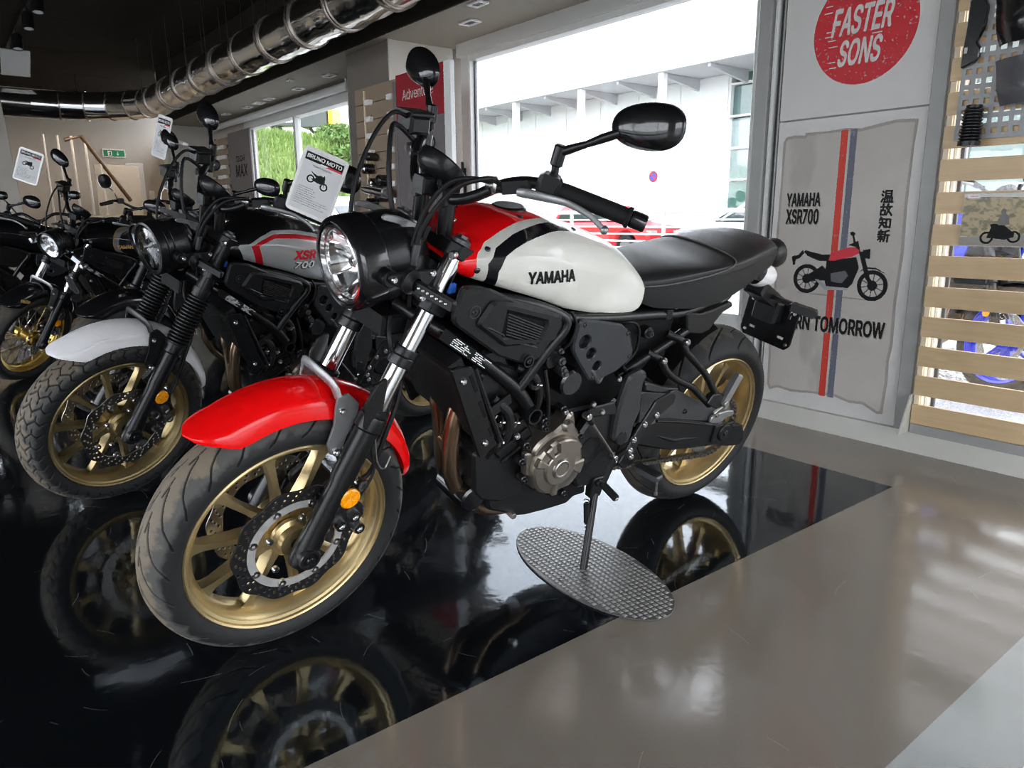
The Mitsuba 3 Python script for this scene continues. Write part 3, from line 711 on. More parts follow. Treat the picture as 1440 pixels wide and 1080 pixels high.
def tank(X, T):
    """The tank's surface: station X, and T from -1 (right lower edge) over 0 (top) to 1 (left lower edge)."""
    from scipy.interpolate import PchipInterpolator as PC
    zb, zt, w = PC(TX, TZB)(X), PC(TX, TZT)(X), PC(TX, TW)(X)
    a = np.abs(T); zc = zb + 0.40 * (zt - zb)
    up_ = a < 0.62
    q = np.where(up_, (a / 0.62) * PI / 2, ((a - 0.62) / 0.38) * PI / 2)
    ex = 0.80 + 0.75 * np.clip((0.64 - X) / 0.12, 0, 1); tuck = 0.20 - 0.16 * np.clip((0.66 - X) / 0.12, 0, 1)
    y = np.where(up_, w * np.sin(q) ** ex, w * (1 - tuck * (1 - np.cos(q))))
    z = np.where(up_, zc + (zt - zc) * np.cos(q) ** 0.92, zc + (zb - zc) * np.sin(q))
    knee = np.exp(-(((X - 0.635) / 0.095) ** 2)) * np.exp(-(((z - 0.842) / 0.048) ** 2))
    y = y - 0.020 * knee
    crease = 0.004 * np.exp(-((a - 0.52) / 0.035) ** 2) * np.exp(-((X - 0.90) / 0.16) ** 2)
    return np.stack([X, np.sign(T) * (y + crease), z], -1)


tu = np.linspace(0.500, 1.125, 110); tt = np.linspace(-1, 1, 121)
tank_mesh = grid(tank, tu, tt)
UU, VV = np.meshgrid(tu, tt, indexing='ij')
ends = []
for e in (0, len(tu) - 1):
    ringp = tank_mesh.vertices[e * 121:(e + 1) * 121]; cpt = ringp.mean(0)
    ends.append(tm(np.vstack([ringp, cpt]), np.stack([np.arange(120), np.arange(1, 121), np.full(120, 121)], 1)))
part('fuel_tank', tank_mesh, 'tank', 'B', 'mtsfn', True, uv=np.stack([UU.ravel(), VV.ravel()], 1))
part('fuel_tank__underside', cat(*ends, grid(lambda U, V: np.stack([U, np.interp(U, TX, TW) * 0.8 * V, np.interp(U, TX, TZB)], -1), tu[::4], np.linspace(-1, 1, 5))), 'm_black_matte', 'B')


def on_tank(m, x0, z0, dirx, shear, lift, side=1):
    """Wraps flat lettering (x, y) onto the tank's left flank, reading towards the rear."""
    v = m.vertices
    X = x0 - v[:, 0] * dirx[0]; Z = z0 + v[:, 1] + v[:, 0] * dirx[1]
    ts = np.linspace(0.25, 1, 400)
    Y = np.zeros(len(v))
    for i in range(len(v)):
        p = tank(np.full(400, X[i]), ts)
        k = np.argmin(np.abs(p[:, 2] - Z[i])); Y[i] = p[k, 1]
    return tm(np.stack([X, (Y + lift + v[:, 2]) * side, Z], 1), m.faces)


def finer(m, d):
    v, f = trimesh.remesh.subdivide_to_size(m.vertices, m.faces, d); return tm(v, f)


lt = finer(heavy('YAMAHA', 0.0290, 0.136, 0.0008, 0.045, -0.22), 0.012)
part('fuel_tank__lettering', on_tank(lt, 0.945, 0.8780, (1, 0.0), 0, 0.0008), 'm_print_black', 'B', 'm', False)
lt = finer(heavy('YAMAHA', 0.026, 0.110, 0.0008, 0.05), 0.012)
part('fuel_tank__lettering', on_tank(lt, 0.925, 0.868, (1, 0.0), 0, 0.0008), 'm_gold_print', 'B', 's', False)
lt = finer(heavy('XSR', 0.034, 0.090, 0.0008, 0.09, 0.14), 0.012)
part('fuel_tank__lettering', on_tank(lt, 0.880, 0.884, (1, 0.0), 0, 0.0008), 'm_print_red', 'B', 't', False)
lt = finer(heavy('700', 0.028, 0.080, 0.0008, 0.08, 0.14), 0.012)
part('fuel_tank__lettering', on_tank(lt, 0.872, 0.850, (1, 0.0), 0, 0.0008), 'm_print_white', 'B', 't', False)
lt = finer(heavy('700', 0.0305, 0.084, 0.0005, 0.26, 0.14), 0.012)
part('fuel_tank__lettering', on_tank(lt, 0.8745, 0.8480, (1, 0.0), 0, 0.0003), 'm_print_black', 'B', 't', False)
part('fuel_tank__filler_cap', lathe([(0, 0.012), (0.034, 0.012), (0.04, 0.008), (0.042, 0.0), (0.042, -0.01)], 32, (0.90, 0, 0.998), (0.05, 0, 1)), 'm_black_metal', 'B')
for X, T in ((1.07, 0.70), (1.045, 0.42), (0.92, 0.14), (0.76, 0.16)):
    p = tank(np.array([X]), np.array([T]))[0]; p2 = tank(np.array([X]), np.array([T + 0.02]))[0]; p3 = tank(np.array([X + 0.01]), np.array([T]))[0]
    nrm = np.cross(p2 - p, p3 - p); nrm = nrm if nrm[1] + nrm[2] > 0 else -nrm
    part('fuel_tank__screw', lathe([(0, 0.003), (0.004, 0.003), (0.0065, 0.001), (0.0065, -0.004)], 12, p, nrm), 'm_bolt_dark', 'B', 'm')

# ---- seat
from scipy.interpolate import PchipInterpolator as PCH
QX = np.array([-0.135, -0.128, -0.11, -0.08, -0.03, 0.04, 0.10, 0.17, 0.24, 0.31, 0.38, 0.45, 0.51, 0.545])
QT = np.array([0.878, 0.896, 0.914, 0.926, 0.932, 0.927, 0.917, 0.908, 0.901, 0.893, 0.881, 0.869, 0.862, 0.858])
QB = np.array([0.860, 0.862, 0.858, 0.852, 0.842, 0.822, 0.802, 0.780, 0.766, 0.762, 0.764, 0.768, 0.785, 0.800])
QW = np.array([0.020, 0.042, 0.066, 0.087, 0.106, 0.122, 0.131, 0.138, 0.141, 0.139, 0.132, 0.120, 0.107, 0.098])


def seat(X, T):
    zt, zb, w = PCH(QX, QT)(X), PCH(QX, QB)(X), PCH(QX, QW)(X)
    a = np.abs(T); top = a < 0.55
    q = a / 0.55; s = (a - 0.55) / 0.45
    sh = np.minimum(0.030, (zt - zb) * 0.5)
    y = np.where(top, w * np.clip(q, 0, 1), w * (1 - 0.06 * np.clip(s, 0, 1) ** 2))
    y = np.where(top, w * np.sin(np.clip(q, 0, 1) * PI / 2) ** 0.95, y)
    z = np.where(top, zt - sh * (1 - np.cos(np.clip(q, 0, 1) * PI / 2) ** 0.8), (zt - sh) + (zb - zt + sh) * np.clip(s, 0, 1))
    dish = 0.014 * np.exp(-((X - 0.27) / 0.11) ** 2) * np.clip(1 - (a / 0.55) ** 2, 0, 1)
    return np.stack([X, np.sign(T) * y, z - dish * top], -1)


su = np.linspace(-0.135, 0.545, 90); st_ = np.linspace(-1, 1, 101)
sm_ = grid(seat, su, st_)
part('seat', sm_, 'm_seat', 'B', 'mtsfn', True)
both('seat__side_panel', lambda s: grid(lambda U, V: seat(U, V * s) + np.array([0, 0.0012 * s, 0]), np.linspace(-0.125, 0.54, 60), np.linspace(0.62, 0.985, 8)), 'm_seat_side', 'B', 'mt', True)
seam = [seat(np.array([x]), np.array([t]))[0] + np.array([0, 0.002, 0.002]) for x, t in ((0.54, 0.60), (0.46, 0.60), (0.38, 0.60), (0.30, 0.595), (0.235, 0.57), (0.195, 0.50), (0.178, 0.36), (0.175, 0.18), (0.175, 0.0), (0.175, -0.18), (0.178, -0.36), (0.195, -0.50), (0.235, -0.57), (0.30, -0.595), (0.38, -0.60), (0.54, -0.60))]
part('seat__piping', tube(seam, 0.0022, 8, 5), 'm_thread', 'B', 'mt')
part('seat__base', grid(lambda U, V: np.stack([U, V * PCH(QX, QW)(U) * 0.92, PCH(QX, QB)(U) + 0.004 + 0 * V], -1), np.linspace(-0.13, 0.54, 30), np.linspace(-1, 1, 5)), 'm_black_deep', 'B')

# ---- tail
part('tail_light', cat(lathe([(0, 0.0), (0.04, 0.0), (0.046, -0.004), (0.048, -0.014), (0.046, -0.042), (0.040, -0.055), (0.0, -0.06)], 36, (-0.218, 0.0, 0.862), (-0.98, 0, 0.12))), 'm_black_metal', 'B')
part('tail_light__lens', lathe([(0, 0.012), (0.02, 0.010), (0.036, 0.005), (0.041, -0.002)], 30, (-0.219, 0.0, 0.862), (-0.98, 0, 0.12)), 'm_smoke', 'B', 'mt', True)
part('tail_light__stem', cyl((-0.17, 0, 0.86), (-0.09, 0, 0.86), 0.022, 16), 'm_black_plastic', 'B')
part('tail_cowl', cat(lathe([(0, 0.062), (0.018, 0.06), (0.034, 0.048), (0.045, 0.0), (0.046, -0.04)], 30, (-0.165, 0.0, 0.795), (-1, 0, -0.3))), 'tailcowl', 'B', 'mtn', 40)
part('plate_holder', slab([(-0.095, 0.0), (0.095, 0.0), (0.10, -0.01), (0.10, -0.135), (0.085, -0.155), (-0.085, -0.155), (-0.10, -0.135), (-0.10, -0.01)], -0.30, -0.293, 0.001, 0.008, [Polygon(rect(-0.075, -0.05, -0.065, -0.02)), Polygon(rect(0.065, -0.05, 0.075, -0.02)), Polygon(rect(-0.07, -0.125, -0.045, -0.115)), Polygon(rect(0.045, -0.125, 0.07, -0.115)), Polygon(rect(-0.03, -0.06, 0.03, -0.05))], 'yz').apply_translation((0, 0.005, 0.70)), 'm_black_deep', 'B')
part('plate_holder__arm', cat(bar((-0.16, 0, 0.75), (-0.285, 0, 0.69), 0.075, 0.045, 0.008), box(-0.296, -0.25, -0.045, 0.05, 0.625, 0.70, 0.008)), 'm_black_matte', 'B')
for yy, zz in ((-0.08, 0.675), (0.085, 0.675), (-0.08, 0.565), (0.085, 0.565)):
    part('plate_holder__screw', lathe([(0, 0.004), (0.005, 0.004), (0.007, 0.0)], 10, (-0.2925, yy + 0.005, zz), (1, 0, 0)), 'm_bolt', 'B', 'm')
both('rear_turn_signal', lambda s: cat(bar((-0.215, 0.03 * s, 0.725), (-0.225, 0.13 * s, 0.72), 0.014, 0.014, 0.003), bar((-0.205, 0.11 * s, 0.72), (-0.235, 0.195 * s, 0.715), 0.03, 0.026, 0.008)), 'm_black_plastic', 'B')
# ---- frame tubes
def mirror_y(m):
    m = m.copy(); m.vertices[:, 1] *= -1; m.faces = m.faces[:, ::-1]; return m


def pair(name, m, mat, on='mtsfn', smooth=30, label=None):
    part(name, m, mat, 'B', on, smooth, label); part(name, mirror_y(m), mat, 'B', on, smooth, label)


pair('frame_tube', tube([(1.185, 0.03, 0.815), (1.150, 0.085, 0.790), (1.100, 0.118, 0.758), (1.008, 0.130, 0.692), (0.93, 0.138, 0.633), (0.895, 0.142, 0.600), (0.868, 0.143, 0.565)], 0.0158, 18, 5), 'm_black_satin')
pair('frame_tube', tube([(1.165, 0.035, 0.865), (1.10, 0.10, 0.855), (0.95, 0.135, 0.835), (0.835, 0.152, 0.800), (0.812, 0.158, 0.770), (0.85, 0.152, 0.715), (0.909, 0.142, 0.620)], 0.0135, 16, 5), 'm_black_satin')
pair('frame_mount', lathe([(0.014, -0.022), (0.0205, -0.022), (0.0215, -0.018), (0.0215, 0.018), (0.0205, 0.022), (0.0165, 0.022), (0.0145, 0.018), (0.0145, -0.018)], 24, (0.866, 0.150, 0.553), closed=True), 'm_black_satin', 'mtn')
part('frame_label', None or slab([(-0.076, -0.012), (0.076, -0.012), (0.076, 0.012), (-0.076, 0.012)], 0, 0.0006, 0, 0.002).apply_transform(trimesh.transformations.rotation_matrix(rad(-34.5), (0, 1, 0))).apply_translation((1.075, 0.1425, 0.7385)), 'm_print_black', 'B', 'mt')
lab = []
for k in range(2):
    for q in range(5):
        w = 0.062 * (0.7 + 0.3 * ((q * 7 + k * 3) % 5) / 4)
        for j in range(9):
            if (j * 5 + q * 3 + k) % 7:
                lab.append(mv(box(-w / 18, w / 18 * 0.75, 0, 0.0012, -0.0011, 0.0011), (0.034 - k * 0.072 + 0.0 - j * w / 9 + 0.006, 0, 0.0085 - q * 0.0042)))
lab.append(mv(box(-0.0005, 0.0005, 0, 0.0012, -0.011, 0.011), (0.0, 0, 0)))
lm = cat(*lab).apply_transform(trimesh.transformations.rotation_matrix(rad(-34.5), (0, 1, 0))).apply_translation((1.075, 0.1425, 0.7385))
part('frame_label__lettering', lm, 'm_print_white', 'B', 'mt', False)
# main spars down to the pivot, subframe rails
pair('frame_tube', tube([(0.835, 0.135, 0.79), (0.75, 0.128, 0.772), (0.60, 0.118, 0.757), (0.45, 0.115, 0.750), (0.34, 0.112, 0.744), (0.18, 0.098, 0.765), (0.04, 0.082, 0.806), (-0.07, 0.06, 0.842)], 0.0128, 14, 4), 'm_black_satin')
pair('frame_tube', tube([(0.545, 0.115, 0.585), (0.50, 0.118, 0.612), (0.40, 0.118, 0.652), (0.30, 0.115, 0.692), (0.20, 0.105, 0.735), (0.12, 0.094, 0.775)], 0.0128, 14, 4), 'm_black_satin')
pair('subframe_tab', box(0.394, 0.418, 0.118, 0.128, 0.735, 0.763, 0.002), 'm_black_matte', 'mt')
pair('rear_side_trim', slab([(0.335, 0.746), (0.324, 0.750), (0.272, 0.740), (0.219, 0.747), (0.159, 0.761), (0.139, 0.765), (0.125, 0.751), (0.170, 0.734), (0.195, 0.707), (0.211, 0.685), (0.244, 0.677), (0.299, 0.685), (0.313, 0.695)], 0.095, 0.128, 0.004, 0.008), 'm_black_plastic', 'mt')
part('battery_box', box(0.335, 0.545, -0.095, 0.095, 0.60, 0.755, 0.01), 'm_black_deep', 'B')
part('rear_inner_fender', grid(lambda U, V: np.stack([0.345 * np.cos(U), 0.085 * V, RR + 0.020 + (0.345 + 0.02 * (1 - V * V)) * np.sin(U)], -1), np.linspace(rad(28), rad(72), 12), np.linspace(-1, 1, 9)), 'm_black_deep', 'B')
part('wiring_bolt', cat(ybolt(0.462, 0.118, 0.700, 0.009, 0.012)), 'm_alloy_dark', 'B', 'mt')
part('rear_mount_boss', cyl((0.462, 0.09, 0.700), (0.462, 0.12, 0.700), 0.017, 16, 0.003), 'm_black_plastic', 'B', 'mt')
# ---- side cover with three round recesses
scp = [(0.760, 0.781), (0.746, 0.778), (0.611, 0.752), (0.581, 0.732), (0.546, 0.671), (0.550, 0.652), (0.594, 0.623), (0.658, 0.604), (0.689, 0.611), (0.752, 0.683), (0.767, 0.705)]
hol = [circ(x_, z_, r_, 22) for (x_, z_), r_ in zip([(0.730, 0.719), (0.701, 0.685), (0.672, 0.648)], (0.0165, 0.0135, 0.012))]
both('side_cover', lambda s: slab(scp, *((0.136, 0.152) if s > 0 else (-0.152, -0.136)), 0.004, 0.012, hol), 'm_sidecover', 'B', 'mtsfn')
for h in hol:
    c0 = h.centroid; r0 = math.sqrt(h.area / PI)
    part('side_cover__recess', lathe([(0, 0.138), (r0 * 0.72, 0.138), (r0 * 0.95, 0.1465), (r0 * 1.02, 0.1495)], 24, (c0.x, 0, c0.y)), 'm_black_matte', 'B', 'mt')
for x_, z_ in [(0.742, 0.764), (0.584, 0.726), (0.559, 0.660), (0.678, 0.619)]:
    both('side_cover__screw', lambda s: ybolt(x_, 0.152 * s, z_, 0.006, 0.003, s), 'm_bolt_dark', 'B', 'mt')
# ---- air intake cover below the tank
icp = [(1.116, 0.888), (1.095, 0.886), (1.046, 0.878), (0.969, 0.845), (0.848, 0.809), (0.826, 0.793), (0.819, 0.772), (0.822, 0.754), (0.864, 0.701), (0.886, 0.689), (0.915, 0.689), (0.931, 0.693), (0.996, 0.719), (1.123, 0.806), (1.128, 0.819)]
inn = [(1.044, 0.854), (1.005, 0.849), (0.982, 0.845), (0.848, 0.807), (0.834, 0.792), (0.841, 0.742), (0.879, 0.734), (0.914, 0.740), (0.990, 0.743), (1.011, 0.759), (1.069, 0.798), (1.073, 0.807)]
win = [(0.998, 0.825), (0.887, 0.793), (0.883, 0.782), (0.897, 0.739), (0.908, 0.742), (0.995, 0.770), (1.000, 0.778)]


def flank(poly, y0, y1, top, bot, bev, r, holes=()):
    """A panel that follows the flank: its upper edge lies further out than its lower one."""
    m = slab(poly, y0, y1, bev, r, holes)
    z = m.vertices[:, 2]; z0, z1 = z.min(), z.max()
    m.vertices[:, 1] += bot + (top - bot) * (z - z0) / (z1 - z0)
    return m


pair('air_intake_cover', flank(icp, 0.142, 0.160, 0.008, -0.004, 0.005, 0.014), 'm_black_plastic')
pair('air_intake_cover__raised_frame', flank(inn, 0.155, 0.172, 0.005, -0.003, 0.007, 0.012, [win]), 'm_black_plastic', 'mtn')
pair('air_intake_cover__recess', flank(win, 0.150, 0.163, 0.004, -0.002, 0.001, 0.004), 'm_black_deep', 'mt')
wq = np.array(win); c00, c10, c11, c01 = wq[0], wq[2], wq[3], wq[5]
for q in range(8):
    t = (q + 0.6) / 8.2
    a_, b_ = c00 + (c01 - c00) * t, c10 + (c11 - c10) * t
    pair('air_intake_cover__fin', bar((a_[0] - 0.004, 0.1655, a_[1]), (b_[0] + 0.004, 0.1665, b_[1]), 0.007, 0.0028, 0.001), 'm_fin', 'mt')
wedge = [(1.052, 0.798), (0.994, 0.768), (0.997, 0.775), (1.041, 0.797)]
pair('air_intake_cover__wedge', flank(wedge, 0.166, 0.1745, 0.003, -0.002, 0.003, 0.0), 'm_black_plastic', 'mt')
for x_, z_ in [(1.079, 0.831), (0.849, 0.792), (0.910, 0.698)]:
    both('air_intake_cover__screw', lambda s: cat(lathe([(0.011, 0.0), (0.012, 0.003), (0.014, 0.003), (0.014, -0.003)], 18, (x_, 0.163 * s, z_), (0, s, 0)), ybolt(x_, 0.163 * s, z_, 0.0062, 0.004, s)), 'm_bolt_dark', 'B', 'mt')
# ---- radiator and its side plates
rdp = [(1.116, 0.702), (1.103, 0.706), (1.067, 0.705), (1.058, 0.700), (0.962, 0.491), (1.002, 0.466), (1.007, 0.468)]
pair('radiator_guard', slab(rdp, 0.150, 0.160, 0.002, 0.006), 'm_black_satin')
pair('radiator_guard__rib', tube([(x_, 0.150, z_) for x_, z_ in [(1.050, 0.695), (0.999, 0.597), (0.940, 0.485)]], 0.0075, 8), 'm_black_matte', 'mt')
for x_, z_ in [(1.082, 0.674), (0.998, 0.506)]:
    both('radiator_guard__bolt', lambda s: ybolt(x_, 0.160 * s, z_, 0.0078, 0.006, s), 'm_bolt', 'B', 'mt')
for a_, b_ in zip([(1.064, 0.684), (1.030, 0.616), (0.991, 0.543)], [(1.043, 0.643), (1.007, 0.574), (0.979, 0.519)]):
    part('radiator_guard__slot', bar((a_[0], 0.1605, a_[1]), (b_[0], 0.1605, b_[1]), 0.0015, 0.008, 0), 'm_black_deep', 'B', 'mt')
rot_r = lambda m: rot(m, (0, 1, 0), 30, (1.055, 0, 0.60))
part('radiator', rot_r(box(1.018, 1.054, -0.150, 0.150, 0.475, 0.72, 0.006)), 'm_black_matte', 'B')
part('radiator__fins', cat(*[rot_r(box(1.054, 1.058, -0.145, 0.145, z_, z_ + 0.003)) for z_ in np.arange(0.48, 0.70, 0.008)]), 'm_fin', 'B', 'mt')
part('radiator_shroud', slab([(1.596, 0.878), (1.576, 0.863), (1.541, 0.786), (1.576, 0.824)], 0.135, 0.149, 0.003, 0.006), 'm_alloy_dark', 'B', 't')
pair('radiator_bracket', bar((0.985, 0.148, 0.575), (0.925, 0.140, 0.600), 0.006, 0.028, 0.002), 'm_black_metal', 'mt')
# ---- engine
eng = 'engine'
part(eng, cat(slab([(0.50, 0.25), (0.58, 0.22), (0.82, 0.215), (0.90, 0.25), (0.93, 0.33), (0.915, 0.42), (0.86, 0.47), (0.78, 0.50), (0.60, 0.50), (0.51, 0.45), (0.485, 0.34)], -0.135, 0.098, 0.008, 0.02)), 'm_black_matte', 'B')
part('airbox', slab([(0.52, 0.765), (0.80, 0.79), (1.06, 0.875), (1.10, 0.83), (0.92, 0.70), (0.80, 0.70), (0.62, 0.72)], -0.122, 0.122, 0.004, 0.01), 'm_black_deep', 'B')
part('inner_mudguard', slab([(0.36, 0.74), (0.62, 0.74), (0.82, 0.72), (0.83, 0.60), (0.72, 0.50), (0.52, 0.48), (0.44, 0.55), (0.36, 0.62)], -0.085, 0.085, 0.004, 0.01), 'm_black_deep', 'B')
part(eng + '__cylinder_block', slab([(0.80, 0.45), (0.905, 0.41), (0.985, 0.52), (0.90, 0.60)], -0.115, 0.115, 0.005, 0.01), 'm_black_metal', 'B')
part(eng + '__cylinder_head', slab([(0.87, 0.57), (0.965, 0.505), (1.022, 0.585), (1.005, 0.66), (0.96, 0.685), (0.90, 0.66)], -0.125, 0.125, 0.006, 0.012), 'm_black_metal', 'B')
part(eng + '__head_cover', slab([(0.905, 0.645), (1.0, 0.60), (1.035, 0.655), (1.0, 0.715), (0.945, 0.715)], -0.115, 0.115, 0.008, 0.015), 'm_black_plastic', 'B')
for q in range(5):
    part(eng + '__block_rib', bar((0.815 + q * 0.02, 0.118, 0.462 + q * 0.028), (0.905 + q * 0.02, 0.118, 0.408 + q * 0.028), 0.006, 0.008, 0.002), 'm_black_metal', 'B', 'mt')
# oil cooler and filter cover in front
part(eng + '__front_cover', slab([(0.984, 0.442), (0.944, 0.445), (0.865, 0.431), (0.831, 0.434), (0.807, 0.353), (0.794, 0.279), (0.830, 0.272), (0.876, 0.273), (0.936, 0.294), (0.963, 0.325)], -0.09, 0.105, 0.008, 0.012), 'm_black_plastic', 'B')
part(eng + '__oil_filter', cat(lathe([(0, 0.10), (0.030, 0.10), (0.036, 0.095), (0.037, 0.06), (0.037, -0.02), (0, -0.02)], 28, (0.955, 0.0, 0.300))), 'm_black_gloss', 'B', 'mt')
# alternator cover: bronze, stepped, with ribs and bolts
AC = np.array([(0.745, 0.381)][0])
alt_out = [(0.830, 0.434), (0.813, 0.455), (0.782, 0.474), (0.768, 0.476), (0.735, 0.499), (0.720, 0.539), (0.713, 0.538), (0.693, 0.476), (0.681, 0.463), (0.660, 0.421), (0.643, 0.363), (0.647, 0.320), (0.672, 0.293), (0.716, 0.288), (0.756, 0.301), (0.787, 0.334), (0.813, 0.373)]
part(eng + '__alternator_cover', slab(alt_out, 0.090, 0.147, 0.007, 0.012), 'm_bronze', 'B')
part(eng + '__alternator_cover_dome', lathe([(0, 0.176), (0.027, 0.176), (0.029, 0.1735), (0.030, 0.1715), (0.047, 0.1715), (0.050, 0.169), (0.051, 0.164), (0.074, 0.162), (0.081, 0.157), (0.086, 0.146), (0.087, 0.120)], 64, (AC[0], 0, AC[1])), 'm_bronze', 'B')
for q, (a0, w_) in enumerate(((108, 34), (190, 16), (272, 7), (20, 9), (52, 8))):
    aa = np.radians(np.linspace(a0 - w_, a0 + w_, 6))
    pl = [(AC[0] + 0.083 * math.cos(t), AC[1] + 0.083 * math.sin(t)) for t in aa] + [(AC[0] + 0.045 * math.cos(t), AC[1] + 0.038 * math.sin(t)) for t in aa[::-1]]
    part(eng + '__cover_rib', slab(pl, 0.150, 0.1715, 0.004, 0.003), 'm_bronze', 'B', 'mt')
part(eng + '__cover_cap', lathe([(0.018, 0.1765), (0.020, 0.1775), (0.0235, 0.1775), (0.0255, 0.176)], 36, (AC[0], 0, AC[1])), 'm_steel', 'B', 'mt')
u_ = np.array([(0.727, 0.489)][0])
part(eng + '__cover_boss', lathe([(0, 0.158), (0.012, 0.158), (0.0145, 0.155), (0.017, 0.149), (0.0185, 0.146)], 28, (u_[0], 0, u_[1])), 'm_bronze', 'B', 'mt')
for x_, z_ in [(0.853, 0.456), (0.858, 0.411), (0.841, 0.356), (0.738, 0.290), (0.687, 0.271), (0.645, 0.372), (0.672, 0.445), (0.749, 0.537), (0.805, 0.514), (0.803, 0.497), (0.801, 0.325)]:
    part(eng + '__cover_bolt', cat(cyl((x_, 0.12, z_), (x_, 0.146, z_), 0.0105, 14, 0.002), ybolt(x_, 0.146, z_, 0.0075, 0.008)), 'm_bolt_dark', 'B', 'mt')
part(eng + '__cover_bolt', ybolt(*np.insert([(0.751, 0.536)][0], 1, 0.15), 0.008, 0.008), 'm_bolt', 'B', 'mt')
part(eng + '__cover_bolt', ybolt(*np.insert([(0.877, 0.482)][0], 1, 0.13), 0.009, 0.006), 'm_bolt', 'B', 'mt')
part(eng + '__terminal_cover', slab([(0.853, 0.436), (0.828, 0.428), (0.810, 0.366), (0.822, 0.359), (0.842, 0.369)], 0.125, 0.146, 0.004, 0.006), 'm_bronze', 'B', 'mt')
# sprocket cover
part(eng + '__sprocket_cover', slab([(0.515, 0.30), (0.56, 0.27), (0.64, 0.275), (0.675, 0.33), (0.68, 0.44), (0.64, 0.50), (0.56, 0.505), (0.515, 0.46)], 0.11, 0.146, 0.008, 0.014), 'm_black_plastic', 'B')
part(eng + '__sprocket_cover_recess', lathe([(0, 0.1475), (0.03, 0.1475), (0.036, 0.149), (0.039, 0.149), (0.041, 0.146)], 36, (0.625, 0, 0.395)), 'm_black_metal', 'B', 'mt')
# starter / throttle bodies / hoses in the gap
part(eng + '__starter_motor', cat(lathe([(0, 0.142), (0.030, 0.142), (0.036, 0.137), (0.038, 0.12), (0.038, 0.0), (0, 0.0)], 30, (0.735, 0, 0.605))), 'm_black_gloss', 'B')
part(eng + '__throttle_body', cat(cyl((0.80, -0.07, 0.70), (0.80, 0.12, 0.70), 0.028, 20, 0.003), cyl((0.80, 0.10, 0.665), (0.80, 0.125, 0.665), 0.018, 16, 0.002)), 'm_black_metal', 'B')
for x_, z_, r_ in ((0.785, 0.672, 0.011), (0.775, 0.65, 0.009), (0.795, 0.70, 0.008), (0.768, 0.638, 0.011)):
    part(eng + '__fitting', cat(cyl((x_, 0.11, z_), (x_, 0.145, z_), r_, 12, 0.002), lathe([(0, 0.15), (r_ * 0.6, 0.15), (r_ * 0.6, 0.14)], 6, (x_, 0, z_))), 'm_alloy_dark', 'B', 'mt')
for pts, rr_, mt_ in (([(0.905, 0.12, 0.665), (0.86, 0.14, 0.64), (0.835, 0.138, 0.58), (0.84, 0.13, 0.52), (0.80, 0.12, 0.49)], 0.010, 'm_black_matte'),
                      ([(0.83, 0.135, 0.655), (0.815, 0.142, 0.60), (0.80, 0.14, 0.55), (0.79, 0.135, 0.50)], 0.006, 'm_black_metal'),
                      ([(0.97, 0.13, 0.60), (0.93, 0.148, 0.56), (0.925, 0.146, 0.50), (0.94, 0.13, 0.46)], 0.012, 'm_black_matte'),
                      ([(0.72, 0.13, 0.66), (0.685, 0.148, 0.635), (0.662, 0.148, 0.61), (0.645, 0.145, 0.60), (0.63, 0.142, 0.63)], 0.006, 'm_alloy_dark'),
                      ([(0.79, 0.148, 0.80), (0.775, 0.155, 0.77), (0.78, 0.155, 0.73), (0.79, 0.14, 0.70)], 0.004, 'm_black_matte'),
                      ([(1.0, 0.12, 0.57), (0.975, 0.14, 0.52), (0.955, 0.146, 0.48), (0.96, 0.13, 0.44)], 0.005, 'm_black_metal'),
                      ([(0.57, 0.125, 0.73), (0.545, 0.13, 0.69), (0.56, 0.132, 0.64), (0.53, 0.13, 0.60)], 0.0045, 'm_black_matte'),
                      ([(0.60, 0.12, 0.75), (0.52, 0.122, 0.73), (0.50, 0.12, 0.66), (0.53, 0.118, 0.62)], 0.004, 'm_black_matte')):
    part('engine_hose', tube(pts, rr_, 10, 6), mt_, 'B', 'mt')
for x_, z_ in ((0.955, 0.545), (0.93, 0.52), (0.948, 0.49), (0.91, 0.535), (0.86, 0.625)):
    part('hose_clamp', cat(lathe([(0.011, -0.006), (0.0145, -0.006), (0.0145, 0.006), (0.011, 0.006)], 16, (x_, 0.142, z_), (0.3, 0.4, 1), closed=True), cyl((x_, 0.15, z_), (x_ - 0.012, 0.155, z_), 0.004, 8)), 'm_steel', 'B', 'mt')
part(eng + '__sump', slab([(0.857, 0.269), (0.826, 0.218), (0.805, 0.204), (0.766, 0.194), (0.689, 0.189), (0.616, 0.188), (0.593, 0.206), (0.544, 0.204), (0.554, 0.243), (0.801, 0.308)], -0.09, 0.098, 0.008, 0.012), 'm_black_matte', 'B')
dbx, dbz = [(0.821, 0.218)][0]
part(eng + '__drain_bolt', cat(cyl((dbx, 0.085, dbz), (dbx, 0.112, dbz), 0.009, 6, 0.001)), 'm_steel', 'B', 'mt')
# right side covers (seen in the floor and from the other side)
part(eng + '__clutch_cover', cat(lathe([(0, 0.175), (0.05, 0.175), (0.078, 0.168), (0.085, 0.155), (0.088, 0.13)], 48, (0.69, 0, 0.385), (0, -1, 0))), 'm_bronze', 'B')
